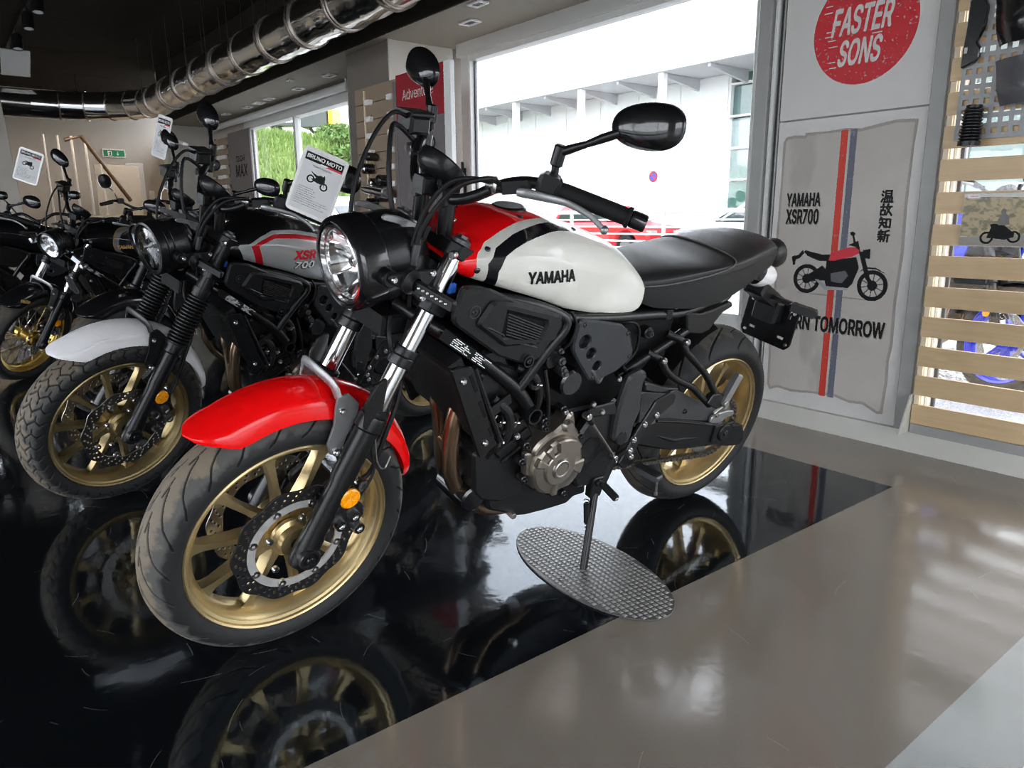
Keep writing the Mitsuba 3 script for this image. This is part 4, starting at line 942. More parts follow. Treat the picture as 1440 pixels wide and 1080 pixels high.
# ---- exhaust
for q, dy in enumerate((0.052, -0.052)):
    pts = np.array([(0.975, dy, 0.580), (1.000, dy, 0.562), (1.012, dy, 0.520), (1.013, dy, 0.475), (1.010, dy, 0.410), (0.999, dy, 0.356), (0.968, dy, 0.302), (0.93, dy * 0.9, 0.262), (0.86, dy * 0.7, 0.21), (0.76, dy * 0.6, 0.19), (0.70, dy * 0.6 - 0.02, 0.185)] if q == 0 else [(0.965, dy, 0.580), (0.992, dy, 0.560), (0.993, dy, 0.515), (0.983, dy, 0.475), (0.972, dy, 0.422), (0.958, dy, 0.346), (0.936, dy, 0.279), (0.898, dy, 0.222), (0.85, dy, 0.195), (0.78, dy, 0.190), (0.70, dy, 0.185)])
    part('exhaust_pipe', tube(pts, 0.0205, 20, 6), 'm_exhaust', 'B')
    part('exhaust_pipe__collar', lathe([(0.0205, -0.01), (0.027, -0.01), (0.028, -0.004), (0.028, 0.004), (0.027, 0.01), (0.0205, 0.01)], 22, (0.992, dy, 0.566), (0.8, 0, -0.4), closed=True), 'm_exhaust', 'B')
part('exhaust_pipe__link', tube([(0.970, -0.05, 0.41), (0.992, 0, 0.41), (1.008, 0.05, 0.41)], 0.013, 14, 3), 'm_exhaust', 'B', 'mt')
part('muffler', tube([(0.72, -0.02, 0.172), (0.62, -0.05, 0.185), (0.50, -0.12, 0.23), (0.38, -0.165, 0.275), (0.24, -0.185, 0.33), (0.20, -0.188, 0.345)], [0.03, 0.035, 0.045, 0.055, 0.056, 0.045], 22, 5), 'm_alloy', 'B')
# ---- swingarm, chain, guards, pegs, stand
swp = [(0.409, 0.350), (0.428, 0.370), (0.404, 0.416), (0.352, 0.422), (0.261, 0.403), (0.146, 0.373), (-0.033, 0.329), (-0.119, 0.312), (-0.137, 0.290), (-0.151, 0.250), (-0.134, 0.230), (-0.072, 0.240), (0.023, 0.264), (0.140, 0.279), (0.228, 0.292), (0.300, 0.313)]
pair('swingarm', slab(swp, 0.098, 0.130, 0.007, 0.012), 'm_black_satin')
pair('swingarm__pressed_rib', tube([(x_, 0.128, z_) for x_, z_ in [(0.336, 0.368), (0.287, 0.349), (0.237, 0.331), (0.191, 0.326), (0.109, 0.312)]], [0.002, 0.0055, 0.0065, 0.0055, 0.002], 10, 4), 'm_black_satin', 'mt')
pair('swingarm__lip', tube([(x_, 0.128, z_) for x_, z_ in [(0.346, 0.418), (0.262, 0.400), (0.147, 0.371), (0.014, 0.336), (-0.112, 0.311)]], 0.004, 8, 3), 'm_black_satin', 'mt')
pair('axle_adjuster', cat(box(-0.045, 0.05, 0.128, 0.138, 0.285, 0.345, 0.003), lathe([(0, 0.146), (0.026, 0.146), (0.030, 0.142), (0.030, 0.13)], 28, RX)), 'm_black_matte', 'mt')
part('swingarm_bridge', box(0.33, 0.41, -0.10, 0.10, 0.34, 0.40, 0.01), 'm_black_matte', 'B')
part('chain_guard', slab([(0.424, 0.516), (0.357, 0.502), (0.312, 0.492), (0.265, 0.497), (0.053, 0.399), (0.031, 0.346), (0.152, 0.373), (0.250, 0.397), (0.319, 0.389), (0.344, 0.363), (0.395, 0.373)], 0.104, 0.110, 0.002, 0.006), 'm_alloy_dark', 'B', 'mt')
part('chain_guard__bolt', ybolt(*np.insert([(0.199, 0.414)][0], 1, 0.110), 0.0085, 0.006), 'm_bolt_dark', 'B', 'mt')
part('tyre_hugger', slab([(0.403, 0.539), (0.342, 0.517), (0.295, 0.502), (0.235, 0.492), (0.245, 0.480), (0.334, 0.492), (0.393, 0.510)], 0.075, 0.10, 0.003, 0.006), 'm_alloy_dark', 'B', 'm')
# chain: every link of the lower and upper runs
def run(p0, p1, n, y=0.096):
    ls = []
    p0, p1 = np.array(p0), np.array(p1); d = (p1 - p0) / n; th = math.degrees(math.atan2(d[1], d[0])); L = np.linalg.norm(d)
    plate = slab(Polygon([(-L * 0.5, 0), (L * 0.5, 0)]).buffer(0) if False else [(-L * 0.62, -0.004), (-L * 0.4, -0.0072), (0, -0.0045), (L * 0.4, -0.0072), (L * 0.62, -0.004), (L * 0.62, 0.004), (L * 0.4, 0.0072), (0, 0.0045), (-L * 0.4, 0.0072), (-L * 0.62, 0.004)], 0, 0.0018, 0, 0)
    for k in range(n):
        c = p0 + d * (k + 0.5); o = 0.0075 + 0.0022 * (k % 2)
        for s in (1, -1):
            ls.append(rot(plate, (0, 1, 0), -th).apply_translation((c[0], y + s * o - 0.0009, c[1])))
        q = p0 + d * k
        ls.append(cyl((q[0], y - 0.011, q[1]), (q[0], y + 0.0115, q[1]), 0.0042, 7))
    return ls


cp = [run((0.545, 0.285), (0.02, 0.2145), 34), run((0.56, 0.405), (0.0, 0.4185), 35)]
arc = [np.array((0.103 * math.cos(t), RR + 0.103 * math.sin(t))) for t in np.linspace(-PI / 2 + 0.1, -3 * PI / 2 + 0.0, 20)]
arc = [np.array((-abs(p[0]) if 0 < i < 19 else p[0], p[1])) for i, p in enumerate(arc)]
for a_, b_ in zip(arc[:-1], arc[1:]):
    cp.append(run(a_, b_, 1))
part('drive_chain', cat(*[m for r_ in cp for m in r_]), 'm_chain', 'B', 'mt')
# pivot plates (frame covers) and foot controls
pvp = [(0.551, 0.606), (0.509, 0.617), (0.490, 0.612), (0.478, 0.595), (0.489, 0.582), (0.484, 0.544), (0.473, 0.494), (0.485, 0.463), (0.487, 0.419), (0.492, 0.397), (0.511, 0.393), (0.542, 0.403), (0.560, 0.419), (0.567, 0.478), (0.566, 0.516), (0.559, 0.575)]
slot = [(0.514, 0.554), (0.506, 0.562), (0.494, 0.517), (0.493, 0.479), (0.500, 0.456), (0.510, 0.472), (0.509, 0.506)]
pair('pivot_cover', slab(pvp, 0.140, 0.164, 0.007, 0.010, [slot]), 'm_dark_grey')
pair('pivot_cover__backing', slab(slot, 0.140, 0.150, 0.001, 0.004), 'm_black_deep', 'mt')
part('pivot_cover__cap', lathe([(0, 0.168), (0.018, 0.168), (0.021, 0.164), (0.021, 0.15)], 26, (*[[(0.530, 0.419)][0][0], 0.0, [(0.530, 0.419)][0][1]],)), 'm_black_plastic', 'B', 'mt')
part('linkage_plate', slab([(0.649, 0.532), (0.578, 0.534), (0.561, 0.507), (0.563, 0.493), (0.670, 0.506), (0.679, 0.519)], 0.146, 0.156, 0.003, 0.006), 'm_black_plastic', 'B', 'mt')
for x_, z_ in [(0.621, 0.513), (0.585, 0.602), (0.661, 0.543)]:
    part('linkage_bolt', ybolt(x_, 0.157, z_, 0.0075, 0.005), 'm_bolt', 'B', 'mt')
pegp = [(0.474, 0.320), (0.499, 0.318), (0.523, 0.337), (0.504, 0.378), (0.477, 0.432), (0.427, 0.515), (0.368, 0.534), (0.343, 0.520), (0.344, 0.496), (0.408, 0.457), (0.447, 0.421), (0.463, 0.368), (0.456, 0.326)]
pair('footrest_bracket', slab(pegp, 0.160, 0.170, 0.003, 0.006), 'm_black_plastic', 'mtn')
for x_, z_ in [(0.412, 0.471), (0.454, 0.450), (0.484, 0.408), (0.489, 0.375), (0.479, 0.352)]:
    both('footrest_bracket__bolt', lambda s: ybolt(x_, 0.170 * s, z_, 0.0098, 0.006, s), 'm_bolt', 'B', 'mt')
(fx0, fz0), = [(0.466, 0.326)]; (fx1, fz1), = [(0.453, 0.327)]
pair('footrest', bar((fx0, 0.180, fz0), (fx1, 0.265, fz1), 0.030, 0.016, 0.004), 'm_alloy_dark', 'mtn')
pair('footrest__rubber_pad', cat(*[bar((fx0 + d_, 0.188, fz0 + 0.0095), (fx1 + d_, 0.258, fz1 + 0.0095), 0.005, 0.006, 0.001) for d_ in (-0.010, -0.0035, 0.003, 0.0095)]), 'm_grip', 'mt')
pair('footrest__feeler', cat(cyl((fx1 + 0.002, 0.258, fz1 - 0.004), (fx1 - 0.002, 0.262, fz1 - 0.044), 0.0032, 10), cyl((fx1 - 0.002, 0.262, fz1 - 0.044), (fx1 - 0.0025, 0.2625, fz1 - 0.052), 0.0055, 10)), 'm_bolt', 'mt')
# shift rod and pedal
(ra, rb_), (rc_, rd_) = [(0.696, 0.525), (0.558, 0.375)]
part('shift_rod', cat(cyl((ra, 0.178, rb_), (rc_, 0.178, rd_), 0.0042, 10), cyl((ra, 0.165, rb_), (ra, 0.187, rb_), 0.0095, 14, 0.002), cyl((rc_, 0.165, rd_), (rc_, 0.187, rd_), 0.008, 14, 0.002)), 'm_steel', 'B', 'mt')
part('shift_rod__boot', cyl((ra, 0.178, rb_), (ra - (ra - rc_) * 0.16, 0.178, rb_ - (rb_ - rd_) * 0.16), 0.0085, 12, 0.002), 'm_black_matte', 'B', 'mt')
(pa, pb), (pc, pd) = [(0.518, 0.389), (0.592, 0.304)]
part('shift_pedal', cat(bar((pa, 0.180, pb), (rc_, 0.182, rd_), 0.008, 0.016, 0.003), bar((rc_, 0.182, rd_), (pc, 0.19, pd), 0.008, 0.015, 0.003)), 'm_black_metal', 'B', 'mt')
part('shift_pedal__peg', cat(cyl((pc, 0.185, pd), (pc - 0.004, 0.243, pd - 0.016), 0.0105, 16, 0.003)), 'm_grip', 'B', 'mt')
part('shift_pedal__peg_screw', lathe([(0, 0.002), (0.004, 0.002), (0.005, 0)], 10, (pc - 0.004, 0.2435, pd - 0.016), (0, 1, -0.25)), 'm_bolt', 'B', 'm')
# passenger footrest stays
pair('passenger_stay', tube([(x_, y_, z_) for (x_, z_), y_ in zip([(0.451, 0.643), (0.412, 0.625), (0.392, 0.595), (0.337, 0.560), (0.256, 0.523), (0.217, 0.496), (0.154, 0.451)], (0.118, 0.140, 0.150, 0.150, 0.150, 0.152, 0.158))], 0.0105, 14, 5), 'm_black_satin', 'mtn')
pair('passenger_stay', tube([(x_, y_, z_) for (x_, z_), y_ in zip([(0.383, 0.690), (0.339, 0.672), (0.326, 0.644), (0.273, 0.606), (0.213, 0.562), (0.170, 0.520), (0.138, 0.483)], (0.115, 0.140, 0.150, 0.150, 0.150, 0.153, 0.158))], 0.0105, 14, 5), 'm_black_satin', 'mtn')
for x_, z_ in [(0.418, 0.629), (0.338, 0.674)]:
    both('passenger_stay__bolt', lambda s: ybolt(x_, 0.155 * s, z_, 0.0098, 0.006, s), 'm_bolt', 'B', 'mt')
pair('passenger_peg_holder', slab([(0.187, 0.464), (0.169, 0.492), (0.130, 0.491), (0.095, 0.472), (0.092, 0.447), (0.127, 0.437)], 0.148, 0.172, 0.003, 0.006), 'm_black_plastic', 'mtn')
(g0, g1), (g2, g3) = [(0.108, 0.457), (0.074, 0.550)]
pair('passenger_peg', cat(bar((g0, 0.172, g1), (g2, 0.176, g3), 0.020, 0.024, 0.004), cyl((g0, 0.158, g1), (g0, 0.188, g1), 0.011, 14, 0.002)), 'm_alloy', 'mtn', label='folded bare alloy passenger footrest')
pair('passenger_peg__tooth', cat(*[cyl((g0 + (g2 - g0) * t - 0.010, 0.17, g1 + (g3 - g1) * t - 0.004), (g0 + (g2 - g0) * t - 0.0125, 0.17, g1 + (g3 - g1) * t - 0.006), 0.006, 8) for t in np.linspace(0.2, 0.95, 6)]), 'm_alloy', 'mt')
part('rear_caliper_plate', slab([(0.068, 0.352), (0.065, 0.374), (0.028, 0.382), (-0.013, 0.383), (-0.050, 0.376), (-0.053, 0.358), (-0.016, 0.356), (0.011, 0.341)], 0.112, 0.124, 0.003, 0.005), 'm_alloy', 'B', 'mt')
part('wheel_speed_bracket', cat(ybolt(*np.insert([(0.047, 0.380)][0], 1, 0.125), 0.008, 0.006), cyl((0.02, 0.118, 0.40), (0.06, 0.120, 0.385), 0.004, 8)), 'm_steel', 'B', 'mt')
# side stand: pivot, leg, foot, spring (foot stands on the floor when the bike leans)
LEAN = rad(14.436)
def unlean(p):
    p = np.asarray(p, float) - (0, 0, 0.07)
    c, s = math.cos(LEAN), math.sin(LEAN)
    return np.array([p[0], p[1] * c + p[2] * s, -p[1] * s + p[2] * c]) + (0, 0, 0.07)


s_top = np.array((0.575, 0.135, 0.285)); s_knee = np.array((0.570, 0.150, 0.245)); s_foot = unlean((0.672, 0.292, 0.014))
part('side_stand', cat(tube([s_knee, s_knee + (s_foot - s_knee) * 0.5, s_foot], 0.0105, 16), slab([(-0.02, -0.03), (0.02, -0.03), (0.024, 0.0), (0.02, 0.035), (-0.02, 0.035), (-0.024, 0)], -0.012, 0.012, 0.003, 0.006).apply_translation((0.572, 0.145, 0.265))), 'm_black_metal', 'B')
part('side_stand__foot', cat(bar(unlean((0.700, 0.295, 0.008)), unlean((0.640, 0.318, 0.008)), 0.034, 0.006, 0.002), bar(unlean((0.655, 0.310, 0.012)), unlean((0.640, 0.335, 0.035)), 0.007, 0.007, 0.001)), 'm_steel', 'B')
sp0, sp1 = np.array((0.600, 0.152, 0.235)), np.array((0.590, 0.172, 0.135))
hx = np.linspace(0, 1, 150)
dirn = (sp1 - sp0) / np.linalg.norm(sp1 - sp0); e1 = np.cross(dirn, (0, 1, 0)); e1 /= np.linalg.norm(e1); e2 = np.cross(dirn, e1)
part('side_stand__spring', tube(sp0 + (sp1 - sp0) * hx[:, None] + 0.0068 * (np.cos(hx * 60)[:, None] * e1 + np.sin(hx * 60)[:, None] * e2), 0.0014, 5), 'm_steel', 'B', 'mt')
part('side_stand__spring_cover', cyl(sp0 + (sp1 - sp0) * 0.12, sp0 + (sp1 - sp0) * 0.72, 0.0095, 14, 0.002), 'm_black_matte', 'B', 'mt')
part('side_stand__pivot_bolt', ybolt(0.575, 0.158, 0.287, 0.011, 0.008), 'm_bolt_dark', 'B', 'mt')
# small fairing of the fourth bike
def cowl(U, V):
    x = 1.36 - 0.26 * U ** 1.4 - 0.10 * V ** 2 * (1 + U); y = V * (0.10 + 0.10 * U); z = 0.99 + 0.26 * (1 - U) * 0.75 - 0.16 * np.abs(V) ** 1.6 + 0.02 * U
    return np.stack([x - (z - 1.0) * 0.55, y, z], -1)


part('fairing', cat(grid(cowl, np.linspace(0, 1, 14), np.linspace(-1, 1, 21)), mv(grid(cowl, np.linspace(0, 1, 14), np.linspace(-1, 1, 21)), (-0.006, 0, -0.003))), 'm_black_satin', 'S', 'f', 40)
part('fender_badge', mv(rot(onto(heavy('YAMAHA', 0.02, 0.075, 0.001, 0.05), (0, 0, 0), (-1, 0, 0), (0, 0, 1), (0, 1, 0)), (0, 1, 0), -25), (1.545, 0.068, 0.615)), 'm_gold_print', 'S', 's', False)
pair('side_fairing', slab([(1.18, 0.92), (1.10, 0.98), (0.92, 0.93), (0.78, 0.82), (0.80, 0.70), (0.95, 0.62), (1.06, 0.55), (1.12, 0.66)], 0.165, 0.185, 0.006, 0.02), 'm_blue_paint', 'b')
# ---------------------------------------------------------------- materials that follow one bike
def xf(tx, ty, rz, lean_, scale=1.0):
    return T4().translate([tx, ty, 0]).rotate([0, 0, 1], rz).scale(scale).translate([0, 0, 0.07]).rotate([1, 0, 0], -lean_).translate([0, 0, -0.07])


def steer_of(d):
    return T4().translate(SP.tolist()).rotate(SA.tolist(), d).translate((-SP).tolist())


def lerp1(x, xs, ys):
    """Piecewise linear ys(xs) at x, in drjit."""
    out = mi.Float(ys[0])
    for a, b, p, q in zip(xs[:-1], xs[1:], ys[:-1], ys[1:]):
        out = dr.select(x > a, p + (q - p) * dr.clip((x - a) / (b - a), 0, 1), out)
    return out


def stripe_field(x, t):
    """Which band of the tank's paint (0 red ... ) the point at station x and side parameter t belongs to."""
    return x, dr.abs(t)


F1 = ([0.30, 0.335, 0.45, 0.52, 0.90], [1.03, 1.045, 1.068, 1.074, 1.071])
T1 = ([0.50, 0.612, 0.69, 0.734, 0.80, 0.851, 0.896, 0.951, 0.997, 1.045, 1.08], [0.27, 0.191, 0.134, 0.099, 0.085, 0.122, 0.156, 0.209, 0.258, 0.335, 0.46])
F2 = ([0.42, 0.60, 0.934], [1.027, 1.049, 1.042])
T2 = ([0.70, 0.758, 0.80, 0.849, 0.89, 0.94, 0.978, 1.001, 1.027, 1.045], [0.25, 0.190, 0.165, 0.174, 0.212, 0.273, 0.317, 0.36, 0.42, 0.53])
F3 = ([0.514, 0.687, 0.939], [1.010, 1.023, 1.013])
T3 = ([0.50, 0.70, 0.758, 0.83, 0.877, 0.915, 0.955, 0.985, 1.010, 1.02], [0.20, 0.175, 0.188, 0.245, 0.296, 0.345, 0.401, 0.453, 0.514, 0.60])


def paint_main(p, n, uv):
    x, t = uv.x, dr.abs(uv.y)
    red, white, black, pearl = mi.Color3f(0.80, 0.004, 0.006), mi.Color3f(0.56, 0.545, 0.49), mi.Color3f(0.004, 0.004, 0.006), mi.Color3f(0.70, 0.685, 0.62)

    def inside(front, top):
        fx = lerp1(t, front[0], front[1]); tp = lerp1(x, top[0], top[1])
        return (x < fx) & (t > tp)
    c = red
    c = dr.select(inside(F1, T1), white, c)
    c = dr.select(inside(F2, T2), black, c)
    c = dr.select(inside(F3, T3), pearl, c)
    return c


def paint_silver(p, n, uv):
    x, t = uv.x, dr.abs(uv.y)
    black, silver, red = mi.Color3f(0.006, 0.006, 0.007), mi.Color3f(0.46, 0.47, 0.465), mi.Color3f(0.62, 0.01, 0.02)

    def inside(dx, dt):
        fx = lerp1(t, [0.40, 0.55, 0.90], [1.060, 1.078, 1.050]) - dx; tp = lerp1(x, [0.60, 0.80, 0.95, 1.00, 1.04], [0.26, 0.27, 0.32, 0.40, 0.50]) + dt
        return (x < fx) & (t > tp)
    c = dr.select(inside(0.0, 0.0), silver, black)
    c = dr.select(inside(0.042, 0.055), red, c)
    return dr.select(inside(0.068, 0.115), silver, c)


def paint_legacy(p, n, uv):
    x, t = uv.x, dr.abs(uv.y)
    black, grey, gold = mi.Color3f(0.004, 0.004, 0.005), mi.Color3f(0.20, 0.20, 0.205), mi.Color3f(0.40, 0.22, 0.06)
    r = dr.sqrt(dr.square((x - 0.83) / 0.115) + dr.square((t - 0.62) / 0.42))
    c = dr.select((r < 1.0) & (r > 0.74), grey, black)
    return dr.select((r < 1.05) & (r >= 1.0), gold, c)


pri('m_tank_main', proc(paint_main), 0.09, spec=0.5, coat=0.5)
pri('m_tank_silver', proc(paint_silver), 0.16, metal=0.3, coat=1.0)
pri('m_tank_legacy', proc(paint_legacy), 0.08, coat=1.0)
pri('m_sidecover', (0.024, 0.026, 0.03), 0.36)

VARIANT = {
    'm': dict(rim='m_gold', fork='m_chrome', clamp='m_black_metal', fender='m_red', stay='m_alloy', tank='m_tank_main', tailcowl='m_white_gloss', m_black_gloss_ring='m_black_gloss'),
    't': dict(rim='m_gold_dull', fork='m_black_satin', clamp='m_black_metal', fender='m_white_gloss', stay='m_black_plastic', tank='m_tank_silver', tailcowl='m_white_gloss'),
    's': dict(rim='m_gold_bright', fork='m_chrome', clamp='m_black_metal', fender='m_black_gloss', stay='m_alloy', tank='m_tank_legacy', tailcowl='m_black_gloss'),
    'f': dict(rim='m_black_metal', fork='m_black_metal', clamp='m_black_metal', fender='m_black_matte', stay='m_black_plastic', tank='m_black_gloss', tailcowl='m_black_gloss'),
    'n': dict(rim='m_black_metal', fork='m_black_metal', clamp='m_black_metal', fender='m_black_gloss', stay='m_black_plastic', tank='m_black_gloss', tailcowl='m_black_gloss'),
    'b': dict(rim='m_blue_paint', fork='m_black_metal', clamp='m_black_metal', fender='m_black_gloss', stay='m_black_plastic', tank='m_blue_paint', tailcowl='m_blue_paint'),
}


def motorcycle(var, label, tx, ty, rz, lean_, st, scale=1.0, group=None):
    root = thing(free('motorcycle'), label, 'motorcycle', group)
    M = xf(tx, ty, rz, lean_, scale); MS = M @ steer_of(st)
    vm = VARIANT[var]; use = 'n' if var == 'b' else var
    for name, shape, mat, frame, on, lab_ in PARTS:
        if use not in on and var not in on and not (use == 's' and on == 'mt' and 'brake_disc' not in name):
            continue
        k = free(root + '__' + name)
        scene[k] = {**shape, 'bsdf': {'type': 'ref', 'id': vm.get(mat, mat)}, 'to_world': MS if frame == 'S' else M}
        if lab_:
            labels[k] = {'label': lab_}
    return root, M, MS


B1 = motorcycle('m', 'red and white retro roadster with a red front fender, nearest of the row', 0, 0, 0, 14.436, 4.008)
B2 = motorcycle('t', 'scrambler with silver tank, one red stripe, black fork gaiters and white front fender', 0.129, -1.497, 10.47, 16.44, 4.54, 1.0096)
B3 = motorcycle('s', 'black motorcycle with gold wire-spoked wheels and gold lettering on its tank', 0.198, -4.024, 10.5, 15.5, 28.6, 0.98)
B4 = motorcycle('f', 'black motorcycle with a small fairing at the far left, behind the gold wire-spoked one', 0.62, -5.15, 8, 14, 20, 1.0)
BX = motorcycle('n', 'black motorcycle mostly hidden behind the silver-tanked scrambler, only its bars and oval mirrors clear', -0.146, -2.53, 1.7, 12.6, 21, 1.007)
# ---------------------------------------------------------------- the showroom
WX = -1.17      # inner face of the window wall
SOF = 2.12      # underside of the soffit along it
CEIL = 2.78


def scratch(p, f, seed, thin=0.06):
    """Short fine scratches, each within its own cell and at its own angle."""
    a = mi.Float(0.0)
    for k, sc in enumerate((f, f * 0.55)):
        cx, cy = dr.floor(p.x * sc), dr.floor(p.y * sc)
        u, v = p.x * sc - cx - 0.5, p.y * sc - cy - 0.5
        th = cell_rand(cx, cy, seed + k) * 6.283
        s_, c_ = dr.sincos(th)
        o = cell_rand(cx, cy, seed + 20 + k) - 0.5
        along, across = u * c_ + v * s_, -u * s_ + v * c_ + 0.4 * o + 0.25 * dr.square(u * c_ + v * s_)
        on = (cell_rand(cx, cy, seed + 40 + k) > 0.84) & (dr.abs(along) < 0.12 + 0.3 * cell_rand(cx, cy, seed + 60 + k)) & (dr.abs(across) < thin)
        a = dr.maximum(a, dr.select(on, 1.0, 0.0))
    return a


def floor_bump(p, n, uv):
    return fbm(p.x * 55, p.y * 55, 0.0, 2) + 0.5 * fbm(p.x * 9, p.y * 9, 3.0, 2)


FB = proc(floor_bump, 2e-3)
pri('m_floor_black', proc(lambda p, n, uv: mix((0.0045, 0.0058, 0.0072), (0.13, 0.13, 0.13), scratch(p, 13, 3, 0.008) * 0.7)), proc(lambda p, n, uv: 0.045 + 0.05 * fbm(p.x * 6, p.y * 6, 1.0, 3)), spec=0.9, bump=FB, bscale=0.00013, spec_tint=0.55)
pri('m_floor_grey', proc(lambda p, n, uv: mix(mix((0.25, 0.215, 0.178), (0.215, 0.187, 0.157), fbm(p.x * 3, p.y * 3, 2.0, 3)), (0.42, 0.40, 0.37), scratch(p, 8, 7, 0.006) * 0.6)), proc(lambda p, n, uv: 0.11 + 0.06 * fbm(p.x * 6, p.y * 6, 1.0, 3)), spec=0.8, bump=FB, bscale=0.00018)
pri('m_floor_pale', proc(lambda p, n, uv: mix((0.46, 0.48, 0.47), (0.40, 0.42, 0.41), fbm(p.x * 3, p.y * 3, 5.0, 3))), 0.13, spec=0.6, bump=FB, bscale=0.0002)
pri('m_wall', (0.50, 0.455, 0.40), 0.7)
pri('m_wall_cream', (0.60, 0.57, 0.51), 0.6)
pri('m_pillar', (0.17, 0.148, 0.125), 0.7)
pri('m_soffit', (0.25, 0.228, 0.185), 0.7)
pri('m_ceiling', (0.022, 0.019, 0.016), 0.85, spec=0.15)
pri('m_white_frame', (0.60, 0.605, 0.585), 0.4)
pri('m_frame_grey', (0.30, 0.30, 0.29), 0.4)
pri('m_panel_grey', proc(lambda p, n, uv: mix((0.60, 0.585, 0.565), (0.56, 0.545, 0.525), fbm(p.x * 3, p.y * 3, p.z * 3, 3))), 0.45)
pri('m_plinth', (0.54, 0.53, 0.49), 0.4)
pri('m_duct', (0.80, 0.79, 0.77), 0.13, metal=1.0)
pri('m_duct_flex', (0.82, 0.80, 0.77), 0.09, metal=1.0, bump=proc(lambda p, n, uv: fbm(p.x * 9, p.y * 9, p.z * 9, 2), 2e-3), bscale=0.006)
pri('m_ring', (0.55, 0.5, 0.45), 0.3, metal=0.9)
pri('m_wood', proc(lambda p, n, uv: mix((0.64, 0.475, 0.275), (0.50, 0.345, 0.185), fbm(p.y * 6 + 9 * noise(p.z * 40, p.y * 1.5), p.z * 70, p.x * 6, 3))), 0.4)
pri('m_wood_edge', (0.74, 0.62, 0.44), 0.45)
pri('m_wood_brown', (0.30, 0.225, 0.16), 0.45)
pri('m_handrail', (0.11, 0.062, 0.03), 0.35)
pri('m_marble', proc(lambda p, n, uv: mix((0.52, 0.50, 0.47), (0.28, 0.265, 0.25), smoothstep(0.5, 0.75, fbm(p.x * 22, p.y * 22, p.z * 22, 4)))), 0.3)
pri('m_banner_red', (0.30, 0.012, 0.022), 0.5)
pri('m_banner_grey', (0.17, 0.15, 0.15), 0.5)
pri('m_sign_green', (0.0, 0.22, 0.09), 0.4)
pri('m_paper', (0.66, 0.66, 0.66), 0.5)
pri('m_poster', proc(lambda p, n, uv: mix(mix((0.50, 0.465, 0.43), (0.43, 0.395, 0.36), fbm(p.y * 5, p.z * 5, 1.0, 4)), (0.40, 0.365, 0.335), smoothstep(0.60, 0.75, fbm(p.y * 7, p.z * 2.5, 8.0, 4)))), 0.6)
pri('m_poster_edge', (0.32, 0.295, 0.27), 0.7)
pri('m_poster_red', proc(lambda p, n, uv: mix((0.56, 0.035, 0.02), (0.50, 0.20, 0.16), 0.6 * smoothstep(0.70, 0.76, fbm(p.y * 90, p.z * 90, 3.0, 4)))), 0.55)
pri('m_poster_blue', proc(lambda p, n, uv: mix((0.115, 0.12, 0.165), (0.25, 0.245, 0.26), 0.6 * smoothstep(0.70, 0.76, fbm(p.y * 90, p.z * 90, 4.0, 4)))), 0.55)
pri('m_sticker_red', proc(lambda p, n, uv: mix((0.52, 0.010, 0.018), (0.46, 0.40, 0.38), 0.7 * smoothstep(0.72, 0.76, fbm(p.y * 110, p.z * 110, 2.0, 4)))), 0.5)
pri('m_letter_grey', (0.58, 0.565, 0.545), 0.5)
pri('m_mat', proc(lambda p, n, uv: mix((0.07, 0.07, 0.07), (0.12, 0.118, 0.112), fbm(p.x * 9, p.y * 9, 1.0, 4))), 0.4, metal=0.3, spec=0.6)
pri('m_mat_stud', proc(lambda p, n, uv: mix((0.26, 0.26, 0.26), (0.36, 0.355, 0.34), fbm(p.x * 9, p.y * 9, 1.0, 4))), 0.33, metal=0.35, spec=0.6)
pri('m_perf', (0.33, 0.33, 0.33), 0.45)
pri('m_black_part', (0.008, 0.008, 0.009), 0.16, coat=0.6)
pri('m_grey_part', (0.10, 0.10, 0.11), 0.32)
pri('m_acrylic', (0.80, 0.80, 0.78), 0.12, spec=0.7)
pri('m_white', (0.75, 0.75, 0.74), 0.4)
pri('m_pink', (0.65, 0.12, 0.2), 0.5)
pri('m_photo_hill', proc(lambda p, n, uv: mix((0.40, 0.31, 0.17), (0.17, 0.15, 0.075), smoothstep(0.4, 0.65, fbm(p.y * 60, p.z * 90, 2.0, 4)))), 0.3)
pri('m_photo_road', (0.26, 0.235, 0.20), 0.3)
pri('m_photo_sky', (0.55, 0.55, 0.52), 0.3)

# floor: one painted slab in three colours
def field(y0, y1, x0, x1, key, m):
    structure(key, box(x0, x1, y0, y1, -0.10, 0.0), m)


field(-11.2, 0.4475, -0.668, 6.0, 'floor_1', 'm_floor_black')
field(-11.2, 0.4475, WX, -0.668, 'floor_2', 'm_floor_grey')
field(0.4475, 1.09, WX, 6.0, 'floor_3', 'm_floor_grey')
field(1.09, 5.0, WX, 6.0, 'floor_4', 'm_floor_pale')
# ceiling: black panels with fine joints, lower soffit along the windows
structure('ceiling', box(WX - 0.2, 6.0, -11.2, 5.0, CEIL + 0.01, CEIL + 0.12), 'm_black_deep')
for i in range(2):
    for j in range(11):
        x0, y0 = WX + 0.0 + i * 3.6, -11.2 + j * 1.48
        put('ceiling__panel', box(x0 + 0.004, min(x0 + 3.596, 6.0), y0 + 0.004, min(y0 + 1.476, 5.0), CEIL - 0.012, CEIL + 0.01, 0.003), 'm_ceiling')
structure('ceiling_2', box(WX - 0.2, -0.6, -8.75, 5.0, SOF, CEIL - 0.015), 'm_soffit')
structure('wall_recess', box(WX - 0.2, -0.62, -8.95, -8.75, 0, CEIL), 'm_wall_cream')
structure('trim_1', box(-0.6, -0.585, -8.75, 5.0, SOF - 0.002, CEIL), 'm_ceiling')
